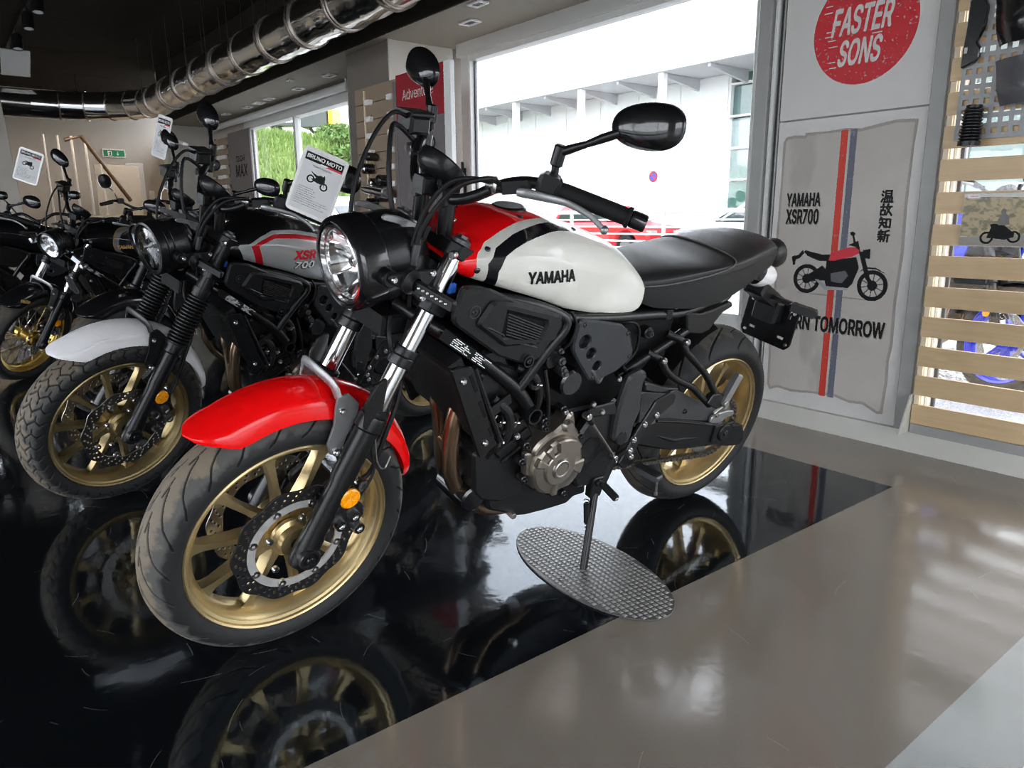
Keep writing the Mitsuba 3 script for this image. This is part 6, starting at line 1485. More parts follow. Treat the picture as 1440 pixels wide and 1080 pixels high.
for x_, y_ in ((2.0, -9.7), (0.15, -9.7), (-0.85, -9.6)):
    k = thing(free('ceiling_lamp'), 'warm hanging lamp ' + ('at the left, over the top of the stairs', 'in the middle, near the exit sign', 'at the right, over the white display board')[(2.0, 0.15, -0.85).index(x_)], 'lamp', 'warm lamps at the back')
    put(k + '__shade', lathe([(0.0, 0.05), (0.11, 0.05), (0.14, 0.0), (0.135, 0.0)], 24, (x_, y_, 2.43)), 'm_black_matte')
    put(k + '__cord', cyl((x_, y_, 2.47), (x_, y_, CEIL - 0.012), 0.006, 8), 'm_black_matte')
    put(k + '__bulb', tm([(x_ + 0.12 * math.cos(t), y_ + 0.12 * math.sin(t), 2.428) for t in np.linspace(0, 2 * PI, 25)[:-1]] + [(x_, y_, 2.428)], [(24, (i + 1) % 24, i) for i in range(24)]), 'm_white', emitter={'type': 'area', 'radiance': rgb(3.6, 2.8, 2.0)})

# ---- back of the showroom: stairs, exit sign, white board, counter
YB = -11.2
thing('staircase', 'marble staircase with a wooden handrail rising along the back wall', 'stairs')
for q in range(9):
    x0 = -0.05 + 0.27 * q
    if q < 8:
        put('staircase__step', box(x0, 0.27 * 9, YB + 0.01, YB + 0.95, 0.17 * q, 0.17 * (q + 1), 0.006), 'm_marble')
hr = [(-0.42, -10.15, 1.22), (0.10, -10.15, 2.06), (0.30, -10.15, 2.0)]
put('staircase__handrail', tube(hr, 0.026, 12), 'm_handrail')
for q in range(5):
    x_ = -0.10 + 0.16 * q if q < 3 else -0.10 + 0.16 * q
    zt = 1.22 + (min(x_, 0.10) + 0.42) * (0.84 / 0.52)
    put('staircase__baluster', cyl((x_, -10.15, max(0.0, 0.17 * (int((x_ + 0.05) / 0.27) + 1) - 0.16)), (x_, -10.15, zt), 0.018, 10), 'm_white')
put('staircase__plaster_side', slab([(-0.62, 0.0), (-0.05, 0.0), (-0.05, 1.72), (-0.62, 1.72)], -10.42, -10.40, 0.002, 0.0), 'm_wall_cream')
thing('exit_sign', 'green and white emergency exit sign on the back wall', 'exit sign')
EY = YB + 0.02
put('exit_sign__box', slab(rect(-0.625, 1.875, -0.315, 1.995), YB + 0.0, EY + 0.01, 0.003, 0.004), 'm_white')
put('exit_sign__panel', slab(rect(-0.610, 1.89, -0.33, 1.98), EY + 0.01, EY + 0.0115, 0, 0), 'm_sign_green')
def es(poly):
    put('exit_sign__symbol', slab([(-0.47 - x, 1.935 + z) for x, z in poly], EY + 0.0115, EY + 0.013, 0, 0), 'm_white')


es([(0.045, 0.03), (0.055, 0.03), (0.055, -0.005), (0.072, -0.005), (0.05, -0.032), (0.028, -0.005), (0.045, -0.005)])
es(rect(-0.085, -0.035, -0.03, 0.035))
put('exit_sign__symbol', slab([(-0.47 - x, 1.935 + z) for x, z in ((-0.07, -0.03), (-0.055, -0.005), (-0.068, 0.012), (-0.05, 0.022), (-0.04, 0.0), (-0.045, -0.03))], EY + 0.013, EY + 0.0135, 0, 0), 'm_sign_green')
thing('white_board', 'tall white display board standing against the back wall', 'display board')
put('white_board__sheet', box(-0.80, -0.555, YB + 0.25, YB + 0.275, 1.16, 1.79, 0.004), 'm_paper')
put('white_board__post', cyl((-0.68, YB + 0.24, 0.0), (-0.68, YB + 0.24, 1.2), 0.02, 10), 'm_white_frame')
thing('reception_counter', 'light wood counter in the warm light at the back', 'counter')
put('reception_counter__front', box(-0.62, 0.25, -9.35, -9.0, 0.0, 0.98, 0.006), 'm_wood')
put('reception_counter__top', box(-0.66, 0.29, -9.40, -8.94, 0.98, 1.02, 0.006), 'm_wood_edge')
thing('wall_switch', 'small white switch plate on the back wall next to the board', 'switch')
put('wall_switch__plate', box(-0.98, -0.90, YB, YB + 0.015, 1.27, 1.40, 0.004), 'm_white')

# ---- display boards in front of the pillar: rack with hanging parts, red banner
DBX = -0.55
thing('red_banner', 'dark red and grey advertising board on the pillar beside the window', 'advertising board')
put('red_banner__upper', box(DBX - 0.02, DBX, -2.79, -2.235, 1.552, 1.832, 0.002), 'm_banner_red')
put('red_banner__lower', box(DBX - 0.02, DBX, -2.79, -2.235, 0.10, 1.550, 0.002), 'm_banner_grey')
put('red_banner__edge', box(DBX - 0.03, DBX + 0.002, -2.234, -2.165, 0.0, 1.832, 0.003), 'm_white')
put('red_banner__edge', box(DBX - 0.03, DBX + 0.004, -2.83, -2.792, 0.0, 1.80, 0.003), 'm_banner_grey')
put('red_banner__lettering', onto(words('Adventure', 0.06, 0.36, 0.001, False), (DBX + 0.0005, -2.71, 1.675), (0, 1, 0), (0, 0, 1), (1, 0, 0)), 'm_letter_grey', False)
thing('slat_rack_001', 'brown wooden slat rack with hanging accessories on the pillar', 'display rack')
for q in range(16):
    z_ = 0.10 + 0.108 * q
    put('slat_rack_001__slat', box(DBX - 0.035, DBX - 0.018, -3.40, -2.835, z_, z_ + 0.102 if q != 12 else z_ + 0.102, 0.003), 'm_wood_brown')
    if 5 < q < 15:
        for y_ in (-3.20, -2.90):
            put('slat_rack_001__acrylic_clip', box(DBX - 0.018, DBX + 0.014, y_, y_ + 0.062, z_ + 0.088, z_ + 0.122, 0.003), 'm_acrylic')
put('slat_rack_001__upright', box(DBX - 0.060, DBX - 0.036, -3.38, -3.34, 0.0, 1.82, 0.002), 'm_wood_brown')
put('slat_rack_001__upright', box(DBX - 0.060, DBX - 0.036, -2.90, -2.86, 0.0, 1.82, 0.002), 'm_wood_brown')
put('slat_rack_001__rail', box(DBX - 0.018, DBX - 0.004, -3.25, -3.235, 0.75, 1.80, 0.002), 'm_wood_edge')
ac = 'accessories hanging on the brown slat rack'
for q, (y_, z_, r_) in enumerate(((-3.16, 1.285, 0.035), (-3.10, 1.36, 0.028), (-3.07, 1.19, 0.03), (-2.96, 1.20, 0.036), (-3.13, 1.06, 0.03), (-2.98, 1.09, 0.03), (-3.08, 0.96, 0.034))):
    k = thing(free('round_accessory'), ('chrome-faced round accessory left above the silencer on the brown slat rack', 'topmost black round accessory on the brown slat rack', 'chrome-faced round accessory in the middle, just above the silencer', 'black round accessory at the right, just above the silencer', 'chrome-faced round accessory left below the silencer', 'black round accessory right below the silencer', 'lowest chrome-faced round accessory on the brown slat rack')[q], 'accessory', ac)
    put(k + '__body', cyl((DBX - 0.01, y_, z_), (DBX + 0.07, y_, z_), r_, 18, 0.008), 'm_black_gloss')
    put(k + '__face', lathe([(0, 0.078), (r_ * 0.6, 0.076), (r_ * 0.85, 0.07)], 18, (DBX, y_, z_), (1, 0, 0)), 'm_chrome' if q % 2 == 0 else 'm_black_metal')
thing('slip_on_silencer', 'polished metal silencer lying on the pegs of the brown slat rack', 'silencer')
put('slip_on_silencer__can', tube([(DBX + 0.06, -3.20, 1.155), (DBX + 0.06, -3.10, 1.145), (DBX + 0.06, -2.87, 1.115)], [0.02, 0.035, 0.036], 18), 'm_chrome')
put('slip_on_silencer__outlet', tube([(DBX + 0.06, -2.87, 1.115), (DBX + 0.06, -2.83, 1.11)], [0.03, 0.024], 16), 'm_alloy')
thing('blister_pack', 'clear packaged kit hanging low on the brown slat rack', 'package')
put('blister_pack__card', box(DBX + 0.0, DBX + 0.01, -3.20, -2.98, 0.70, 0.90, 0.002), 'm_grey_part')
put('blister_pack__bubble', box(DBX + 0.01, DBX + 0.05, -3.18, -3.0, 0.72, 0.88, 0.01), 'm_alloy_dark')
# MAX board and the slat rack left of the rear window
thing('grey_board', 'dark grey advertising board left of the rear window', 'advertising board')
put('grey_board__sheet', box(-1.12, -1.10, -7.85, -7.10, 0.10, 1.96, 0.003), 'm_banner_grey')
put('grey_board__lettering', onto(words('TECH', 0.06, 0.30, 0.001, True, 0.15), (-1.0995, -7.62, 1.62), (0, 1, 0), (0, 0, 1), (1, 0, 0)), 'm_print_black', False)
put('grey_board__lettering', onto(words('MAX', 0.13, 0.40, 0.001, True, 0.15), (-1.0995, -7.65, 1.45), (0, 1, 0), (0, 0, 1), (1, 0, 0)), 'm_print_black', False)
put('grey_board__base', box(-1.13, -1.085, -7.85, -7.10, 0.0, 1.05, 0.003), 'm_black_matte')
thing('slat_rack_002', 'wooden slat rack with white clips left of the grey board', 'display rack')
for q in range(16):
    z_ = 0.10 + 0.116 * q
    put('slat_rack_002__slat', box(-1.12, -1.10, -8.55, -7.88, z_, z_ + 0.085, 0.003), 'm_wood_brown')
    if 5 < q < 15:
        put('slat_rack_002__acrylic_clip', box(-1.10, -1.06, -8.22, -7.92, z_ + 0.07, z_ + 0.112, 0.003), 'm_acrylic')
put('slat_rack_002__upright', box(-1.15, -1.12, -8.5, -8.45, 0, 1.95, 0.002), 'm_wood_brown')
thing('slat_rack_003', 'arched pale wood slat rack behind the left partition', 'display rack')
for q in range(12):
    put('slat_rack_003__slat', box(1.20, 2.2, -8.70, -8.68, 0.30 + 0.115 * q, 0.30 + 0.115 * q + 0.09, 0.003), 'm_wood')
put('slat_rack_003__surround', slab([(1.12, 0.0), (2.3, 0.0), (2.3, 1.85), (1.30, 1.85), (1.18, 1.72)], -8.74, -8.70, 0.003, 0.05), 'm_white_frame')
# ---------------------------------------------------------------- price cards clipped to the levers
def price_card(lab, c, ux, uz, w, h, head=('BRUNO MOTO',)):
    """A rounded acrylic card: c centre, ux reading direction, uz up, facing ux x uz."""
    k = thing(free('price_card'), lab, 'price card')
    ux = np.asarray(ux, float); ux /= np.linalg.norm(ux); uz = np.asarray(uz, float); uz -= ux * (uz @ ux); uz /= np.linalg.norm(uz); n = np.cross(ux, uz)

    def lay(m):
        return onto(m, c, ux, uz, n)
    put(k + '__holder', lay(flat(rounded(rect(-w / 2, -h / 2, w / 2, h / 2), w * 0.09), 0.003)), 'm_acrylic')
    put(k + '__sheet', lay(mv(flat(rect(-w * 0.44, -h * 0.45, w * 0.44, h * 0.45), 0.0005), (0, 0, 0.003))), 'm_paper')
    put(k + '__header', lay(mv(flat(rect(-w * 0.42, h * 0.30, w * 0.42, h * 0.42), 0.0004), (0, 0, 0.0035))), 'm_print_black')
    put(k + '__header_red', lay(mv(flat([(w * 0.05, h * 0.285), (w * 0.42, h * 0.285), (w * 0.42, h * 0.312), (w * 0.12, h * 0.312)], 0.0004), (0, 0, 0.0040))), 'm_print_red')
    put(k + '__header_white', lay(mv(flat([(-w * 0.12, h * 0.285), (w * 0.05, h * 0.285), (w * 0.12, h * 0.312), (-w * 0.05, h * 0.312)], 0.0004), (0, 0, 0.0040))), 'm_white')
    put(k + '__lettering', lay(mv(heavy('BRUNO MOTO', h * 0.062, w * 0.78, 0.0005, 0.03), (-w * 0.39, h * 0.335, 0.0041))), 'm_white', False)
    put(k + '__lettering', lay(mv(words('PRONTA CONSEGNA', h * 0.020, w * 0.42, 0.0004, False), (-w * 0.21, h * 0.235, 0.0036))), 'm_print_black', False)
    # small printed motorcycle
    s = w * 0.085
    for wx, wz in ((-0.17, 0.03), (0.15, -0.02)):
        put(k + '__printed_wheel', lay(mv(flat(circ(wx * w, wz * h + 0.02 * h, s, 24), 0.0004, [circ(wx * w, wz * h + 0.02 * h, s * 0.66, 20)]), (0, 0, 0.0036))), 'm_print_black')
    put(k + '__printed_motorcycle', lay(mv(flat([(-0.22 * w, 0.16 * h), (-0.05 * w, 0.13 * h), (0.02 * w, 0.15 * h), (0.08 * w, 0.14 * h), (0.10 * w, 0.17 * h), (0.13 * w, 0.12 * h), (0.15 * w, 0.0 * h), (0.11 * w, 0.06 * h), (0.06 * w, 0.02 * h), (-0.06 * w, 0.03 * h), (-0.16 * w, 0.05 * h), (-0.06 * w, 0.09 * h)], 0.0004), (0, 0, 0.0036))), 'm_print_black')
    for q in range(9):
        L = (0.34, 0.40, 0.36, 0.46, 0.40, 0.72, 0.76, 0.62, 0.70)[q] * w
        put(k + '__text_line', lay(mv(flat(rect(-w * 0.38, -h * (0.10 + 0.032 * q), -w * 0.38 + L, -h * (0.10 + 0.032 * q) + h * 0.006), 0.0003), (0, 0, 0.0036))), 'm_grey_part')
    put(k + '__clip', lay(cat(box(-w * 0.22, w * 0.22, -0.010, 0.006, -h * 0.5 - 0.018, -h * 0.5 + 0.012, 0.003))), 'm_acrylic')
    return k


cam_r = np.array([-0.788, 0.616, 0])
hz = np.array([-0.6158, -0.7879, 0.0])


def turned(deg):
    return cam_r * math.cos(rad(deg)) + hz * math.sin(rad(deg))


price_card('white price card with a motorcycle picture, clipped to the silver-tanked scrambler near the round headlight', (0.987, -0.590, 1.052), turned(0) * 60 + np.array((0, 0, -26)), turned(0) * 20 + np.array((0, 0, 90)), 0.139, 0.197)
price_card('white price card seen edge-on between the mirrors of the hidden black motorcycle', (0.918, -2.603, 1.363), turned(-40) + np.array((0, 0, -0.25)), turned(0) * 18 + np.array((0, 0, 60)), 0.148, 0.210)
price_card('white price card farthest left, beside the mirror of the gold-wheeled black motorcycle', (1.351, -4.198, 1.295), turned(8) + np.array((0, 0, -0.38)), (0, 0, 1), 0.148, 0.210)

# ---------------------------------------------------------------- parked facing away behind the row: its round mirrors show their glass
REVM = xf(0.0, 0.0, 0, 0)


def far_bars(lab, o, rz, m_shell, tilt=0):
    """A small motorcycle seen end on over the others: wheels, body, bars, round mirrors facing the room."""
    k = thing(free('motorcycle'), lab, 'motorcycle')
    M = T4().translate(list(o)).rotate([0, 0, 1], rz).scale(1.1)

    def add(nm, m, mat, sm=30):
        kk = free(k + '__' + nm); scene[kk] = {**mikit.ply(m, mat, sm), 'to_world': M}
    for x_ in (-0.62, 0.62):
        v_, c_ = tyre(0.29, F_PROF, 64, 24, None, 0, 0.2)
        add('wheel', mv(v_, (x_, 0, 0.29)), 'm_black_matte', True)
        add('wheel__disc', mv(lathe([(0.0, 0.02), (0.22, 0.015), (0.23, 0.03), (0.23, -0.03), (0.22, -0.015), (0, -0.02)], 40), (x_, 0, 0.29)), 'm_black_metal')
    add('body', slab([(-0.75, 0.62), (-0.60, 0.80), (-0.2, 0.76), (0.0, 0.82), (0.28, 0.92), (0.42, 0.85), (0.40, 0.55), (0.25, 0.30), (-0.25, 0.25), (-0.4, 0.45)], -0.13, 0.13, 0.03, 0.04), 'm_black_gloss')
    add('fork', cat(cyl((0.62, 0.09, 0.29), (0.36, 0.09, 0.95), 0.025, 14), cyl((0.62, -0.09, 0.29), (0.36, -0.09, 0.95), 0.025, 14)), 'm_black_metal')
    add('handlebar', tube([(0.18, -0.36, 1.02), (0.32, -0.2, 1.06), (0.36, 0, 0.98), (0.32, 0.2, 1.06), (0.18, 0.36, 1.02)], 0.013, 12, 4), 'm_black_satin')
    for s in (1, -1):
        add('grip', cyl((0.27, 0.25 * s, 1.045), (0.18, 0.36 * s, 1.02), 0.018, 14, 0.003), 'm_grip')
        add('switch_housing', box(0.27, 0.33, 0.17 * s - 0.03, 0.17 * s + 0.03, 1.03, 1.085, 0.01), 'm_black_plastic')
        add('mirror_stem', tube([(0.31, 0.2 * s, 1.07), (0.33, 0.22 * s, 1.15), (0.32, 0.28 * s, 1.20)], 0.006, 8, 4), 'm_chrome')
        sh_, gl_ = shell(s, np.array((0.30, 0.29 * s, 1.245)), (1.0, -0.1 * s, 0.22), (0, 0.25 * s, 1), 0.058, 0.072, 0.03, 0.0)
        add('mirror', sh_, m_shell, True); add('mirror__glass', gl_, 'm_mirror', True)
    add('side_stand', cyl((0.0, 0.12, 0.3), (-0.05, 0.30, 0.006), 0.012, 10), 'm_black_metal')
    return k


far_bars('black motorcycle facing away beyond the row, its chrome mirrors showing their glass', (0.02, -7.35, 0), -95, 'm_chrome')


def scooter(lab, o, rz):
    k = thing(free('scooter'), lab, 'scooter')
    M = T4().translate(list(o)).rotate([0, 0, 1], rz)

    def add(nm, m, mat, sm=30):
        kk = free(k + '__' + nm); scene[kk] = {**mikit.ply(m, mat, sm), 'to_world': M}
    for x_ in (-0.6, 0.6):
        v_, c_ = tyre(0.24, [(r - 0.06, y) for r, y in F_PROF], 64, 24, None, 0, 0.2)
        add('wheel', mv(v_, (x_, 0, 0.24)), 'm_black_matte', True)
        add('wheel__disc', mv(lathe([(0.0, 0.02), (0.16, 0.015), (0.172, 0.03), (0.172, -0.03), (0.16, -0.015), (0, -0.02)], 40), (x_, 0, 0.24)), 'm_black_metal')
    add('body', slab([(-0.8, 0.45), (-0.75, 0.75), (-0.3, 0.78), (-0.1, 0.74), (0.0, 0.35), (0.30, 0.30), (0.42, 0.9), (0.52, 0.85), (0.50, 0.4), (0.35, 0.2), (-0.3, 0.22), (-0.5, 0.35)], -0.17, 0.17, 0.04, 0.04), 'm_black_gloss')
    add('fender', slab([(0.36, 0.46), (0.62, 0.52), (0.84, 0.40), (0.84, 0.36), (0.62, 0.46), (0.4, 0.40)], -0.07, 0.07, 0.01, 0.02), 'm_black_gloss')
    add('handlebar', tube([(0.30, -0.34, 0.98), (0.40, -0.15, 1.02), (0.42, 0, 0.95), (0.40, 0.15, 1.02), (0.30, 0.34, 0.98)], 0.014, 12, 4), 'm_black_satin')
    add('steering_stem', cyl((0.58, 0, 0.3), (0.42, 0, 0.96), 0.03, 14), 'm_black_metal')
    for s in (1, -1):
        add('grip', cyl((0.37, 0.24 * s, 1.0), (0.30, 0.34 * s, 0.98), 0.019, 14, 0.003), 'm_grip')
        add('mirror_stem', tube([(0.38, 0.2 * s, 1.02), (0.40, 0.26 * s, 1.12), (0.39, 0.30 * s, 1.16)], 0.006, 8, 4), 'm_black_metal')
        sh_, gl_ = shell(s, np.array((0.37, 0.32 * s, 1.19)), (1.0, 0.0, 0.0), (0, 0.1, 1), 0.06, 0.04, 0.03, 0.0)
        add('mirror', sh_, 'm_black_gloss', True); add('mirror__glass', gl_, 'm_mirror', True)
    add('side_stand', cyl((0.0, 0.14, 0.25), (-0.05, 0.28, 0.006), 0.012, 10), 'm_black_metal')


scooter('black scooter cut off by the left edge of the photo, behind the small fairing', (0.86, -7.14, 0), 60)

# ---------------------------------------------------------------- outside
pri('m_asphalt', proc(lambda p, n, uv: mix((0.30, 0.30, 0.30), (0.22, 0.22, 0.225), fbm(p.x * 6, p.y * 6, 1.0, 4))), 0.85)
pri('m_paving', proc(lambda p, n, uv: mix((0.24, 0.25, 0.29), (0.40, 0.41, 0.45), smoothstep(0.45, 0.65, noise(p.x * 160, p.y * 160)))), 0.7)
pri('m_stone_a', (0.55, 0.54, 0.52), 0.85); pri('m_stone_b', (0.36, 0.35, 0.34), 0.85)
pri('m_facade', (0.82, 0.83, 0.83), 0.6)
pri('m_facade_panel', (0.80, 0.81, 0.82), 0.5)
pri('m_canopy', (0.42, 0.43, 0.44), 0.6)
pri('m_rail', (0.50, 0.52, 0.52), 0.4)
pri('m_wall_stone', proc(lambda p, n, uv: mix((0.46, 0.43, 0.37), (0.36, 0.335, 0.29), fbm(p.y * 3, p.z * 9, 2.0, 4))), 0.85)
pri('m_glass_green', (0.05, 0.12, 0.11), 0.03, spec=1.0, coat=1.0)
pri('m_car_red', (0.50, 0.012, 0.02), 0.25, coat=1.0)
pri('m_car_silver', (0.42, 0.43, 0.44), 0.3, metal=0.6, coat=1.0)
pri('m_car_white', (0.75, 0.75, 0.75), 0.3, coat=1.0)
pri('m_car_glass', (0.03, 0.045, 0.05), 0.05, spec=0.9)
pri('m_truck', (0.06, 0.07, 0.075), 0.35, coat=0.6)
pri('m_yellow', (0.85, 0.50, 0.01), 0.4)
pri('m_grass', proc(lambda p, n, uv: mix((0.13, 0.21, 0.045), (0.24, 0.31, 0.08), fbm(p.x * 1.6, p.y * 1.6, p.z * 1.6, 4))), 0.85)
pri('m_blade', (0.17, 0.27, 0.06), 0.7)
pri('m_leaf', (0.12, 0.22, 0.05), 0.7)
pri('m_bark', (0.12, 0.09, 0.06), 0.8)
pri('m_sign_blue', (0.05, 0.08, 0.45), 0.4)

structure('ground', box(-60, WX - 0.2, -90, 40, -0.22, -0.12), 'm_asphalt')
structure('ground_2', box(-2.6, WX - 0.20, -0.6, 5.5, -0.12, -0.055), 'm_paving')
structure('ground_3', box(WX - 0.2, WX - 0.09, -11.2, 5.0, -0.12, 0.0), 'm_plinth')
structure('ground_4', box(-60, 40, 5.0, 60, -0.22, -0.12), 'm_asphalt')
# pale gravel strip along the glass, stones real
rg = np.random.default_rng(11)
def gravel(x0, x1, y0, y1, n, m, key, seed):
    r_ = np.random.default_rng(seed); ico = trimesh.creation.icosahedron(); V, F = np.array(ico.vertices), np.array(ico.faces)
    c = np.stack([r_.uniform(x0, x1, n), r_.uniform(y0, y1, n), np.full(n, -0.118)], 1); s = r_.uniform(0.008, 0.019, (n, 1))
    vs = (V[None] * (1 + 0.25 * r_.standard_normal((n, 12, 1))) * s[:, None] * [1, 1, 0.7] + c[:, None] + [0, 0, 0.02]).reshape(-1, 3)
    fs = (F[None] + 12 * np.arange(n)[:, None, None]).reshape(-1, 3)
    labels[key] = {'label': lab_g[key], 'category': 'gravel', 'kind': 'stuff'}
    scene[key] = mikit.ply(tm(vs, fs), m, False)


lab_g = {'gravel': 'pale gravel strip outside the glass behind the rear wheel', 'gravel_001': 'darker stones among the pale gravel strip outside the glass'}
gravel(-4.6, -1.45, -2.6, 2.6, 9000, 'm_stone_a', 'gravel', 1)
gravel(-4.6, -1.45, -2.6, 2.6, 3000, 'm_stone_b', 'gravel_001', 2)
# building across the yard: wall panels, canopy with brackets, posts, glazed corner
labels['wall_facade'] = {'kind': 'structure'}
put('wall_facade__core', box(-26, -20.06, -31, -14.5, -0.12, 5.7), 'm_facade')
for j in range(8):
    for i, (za, zb) in enumerate(((-0.1, 2.0), (2.02, 4.2), (4.22, 5.58))):
        y_ = -30.7 + j * 2.017
        put('wall_facade__panel', box(-20.06, -20.0, y_ + 0.012, y_ + 2.005, za, zb, 0.01), 'm_facade_panel')
thing('canopy', 'grey roof overhang with brackets and white posts on the building across the yard', 'canopy')
put('canopy__roof', box(-26.0, -17.9, -31, 6, 5.62, 5.85), 'm_facade')
put('canopy__soffit', box(-20.0, -17.95, -31, 6, 5.60, 5.62), 'm_canopy')
for j in range(9):
    y_ = -27.6 + j * 3.93
    put('canopy__post', box(-18.25, -18.0, y_ - 0.11, y_ + 0.11, 2.6, 5.6, 0.02), 'm_white')
    for q in (0.0, 1.965):
        put('canopy__bracket', slab([(-20.0, 5.60), (-18.0, 5.60), (-18.0, 5.50), (-20.0, 5.2)], y_ + q - 0.06, y_ + q + 0.06, 0.01, 0), 'm_canopy')
thing('glazed_stairwell', 'greenish glazed corner of the building across the yard', 'glazed facade')
put('glazed_stairwell__core', box(-26, -20.3, -14.4, 6.0, -0.12, 5.6), 'm_glass_green')
for q in range(6):
    z_ = 0.1 + 1.03 * q
    put('glazed_stairwell__transom', box(-20.28, -20.0, -14.5, 6.0, z_ - 0.03, z_ + 0.03, 0.01), 'm_white')
for q in range(14):
    y_ = -14.5 + 1.5 * q
    put('glazed_stairwell__mullion', box(-20.27, -20.02, y_ - 0.04, y_ + 0.04, -0.1, 5.6, 0.01), 'm_white')
    if q < 13:
        for r_ in range(5):
            put('glazed_stairwell__pane', box(-20.2, -20.18, y_ + 0.05, y_ + 1.45, 0.14 + 1.03 * r_, 1.06 + 1.03 * r_), 'm_glass_green')
thing('no_parking_sign', 'round no parking sign on the white wall across the yard', 'sign')
put('no_parking_sign__disc', onto(flat(circ(0, 0, 0.20, 32), 0.02), (-19.99, -17.72, 2.42), (0, 1, 0), (0, 0, 1), (1, 0, 0)), 'm_print_red')
put('no_parking_sign__field', onto(flat(circ(0, 0, 0.15, 32), 0.022), (-19.99, -17.72, 2.42), (0, 1, 0), (0, 0, 1), (1, 0, 0)), 'm_sign_blue')
put('no_parking_sign__bar', onto(flat([(-0.13, 0.10), (-0.10, 0.13), (0.13, -0.10), (0.10, -0.13)], 0.024), (-19.99, -17.72, 2.42), (0, 1, 0), (0, 0, 1), (1, 0, 0)), 'm_print_red')
# railing on a low stone wall
thing('railing', 'grey tubular railing on a low stone wall in front of the parked cars', 'railing')
RL = -11.0
put('railing__wall', box(RL - 0.15, RL + 0.15, -34, 8, -0.12, 0.20, 0.01), 'm_wall_stone')
put('railing__coping', box(RL - 0.18, RL + 0.18, -34, 8, 0.20, 0.26, 0.01), 'm_facade')
put('railing__top_rail', cyl((RL, -34, 1.06), (RL, 8, 1.06), 0.045, 12), 'm_rail')
for z_ in (0.40, 0.56, 0.72, 0.88):
    put('railing__rail', cyl((RL, -34, z_), (RL, 8, z_), 0.022, 8), 'm_rail')
for q in range(14):
    put('railing__post', box(RL - 0.035, RL + 0.035, -33.5 + 3.0 * q, -33.43 + 3.0 * q, 0.20, 1.05, 0.005), 'm_rail')


def car(lab, o, rz, m, h=1.45, L=4.1):
    k = thing(free('car'), lab, 'car')
    M = T4().translate(list(o)).rotate([0, 0, 1], rz)

    def add(nm, me, mat, sm=30):
        kk = free(k + '__' + nm); scene[kk] = {**mikit.ply(me, mat, sm), 'to_world': M}
    low = [(-L / 2, 0.35), (-L / 2 + 0.03, 0.78), (-L / 2 + 0.35, 0.92), (L / 2 - 1.25, 0.93), (L / 2 - 0.3, 0.80), (L / 2, 0.62), (L / 2 - 0.02, 0.30), (L / 2 - 0.4, 0.22), (-L / 2 + 0.4, 0.22)]
    arches = [circ(-L / 2 + 0.78, 0.30, 0.36, 22), circ(L / 2 - 0.80, 0.30, 0.36, 22)]
    pl = Polygon(low)
    for a_ in arches:
        pl = pl.difference(a_)
    add('body', slab(pl, -0.84, 0.84, 0.08, 0.03), m)
    cab = [(-L / 2 + 0.15, 0.90), (-L / 2 + 0.62, h), (L / 2 - 2.05, h + 0.01), (L / 2 - 1.15, 0.92)]
    cm = slab(cab, -0.72, 0.72, 0.10, 0.06)
    add('roof', cm, m)
    add('side_window', slab([(-L / 2 + 0.45, 0.95), (-L / 2 + 0.75, h - 0.09), (-0.10, h - 0.07), (-0.10, 0.95)], -0.735, 0.735, 0.02, 0.04), 'm_car_glass')
    add('side_window', slab([(-0.03, 0.95), (-0.03, h - 0.07), (L / 2 - 2.10, h - 0.07), (L / 2 - 1.35, 0.95)], -0.735, 0.735, 0.02, 0.04), 'm_car_glass')
    add('windscreen', bar((L / 2 - 2.03, 0, h - 0.05), (L / 2 - 1.17, 0, 0.955), 1.25, 0.05, 0.01), 'm_car_glass')
    add('rear_window', bar((-L / 2 + 0.20, 0, 0.96), (-L / 2 + 0.60, 0, h - 0.05), 1.2, 0.05, 0.01), 'm_car_glass')
    for x_ in (-L / 2 + 0.78, L / 2 - 0.80):
        for s in (1, -1):
            add('wheel', lathe([(0.20, -0.10), (0.30, -0.09), (0.31, -0.06), (0.31, 0.06), (0.30, 0.09), (0.20, 0.10)], 28, (x_, 0.74 * s, 0.31), closed=True), 'm_black_matte')
            add('wheel__hubcap', lathe([(0.0, 0.075), (0.10, 0.07), (0.19, 0.085), (0.21, 0.06)], 20, (x_, 0.74 * s, 0.31), (0, s, 0)), 'm_alloy')
    for s in (1, -1):
        add('tail_light', box(-L / 2 - 0.005, -L / 2 + 0.12, 0.62 * s - 0.12, 0.62 * s + 0.12, 0.66, 0.84, 0.02), 'm_car_red')
        add('headlight', box(L / 2 - 0.30, L / 2 - 0.02, 0.60 * s - 0.15, 0.60 * s + 0.15, 0.60, 0.72, 0.02), 'm_reflector')
    add('bumper', box(-L / 2 - 0.04, -L / 2 + 0.15, -0.78, 0.78, 0.30, 0.50, 0.03), m)
    add('number_plate', box(-L / 2 - 0.02, -L / 2 + 0.02, -0.26, 0.26, 0.60, 0.71, 0.003), 'm_white')
    return k


car('red hatchback parked behind the railing', (-13.4, -13.35, -0.12), 90, 'm_car_red', 1.36)
car('silver car parked behind the railing, right of the red one', (-13.6, -8.7, -0.12), -90, 'm_car_silver', 1.40)
car('grey car parked behind the railing at the edge of the window', (-13.5, -4.1, -0.12), -90, 'm_car_silver', 1.42)
car('white car outside seen between the slats of the pale rack', (-9.2, -0.6, -0.12), 80, 'm_car_white', 1.45)
car('silver car outside beyond the rear window', (-6.0, -14.2, -0.12), 80, 'm_car_silver', 1.4)
car('white car outside beyond the rear window, right of the price card', (-3.6, -9.3, -0.12), 88, 'm_car_white', 1.4)
# blue motorcycle on the paving outside, behind the slats
motorcycle('b', 'blue and black motorcycle outside, seen through the slat rack', -3.10, -1.08, 62, 10, 6)
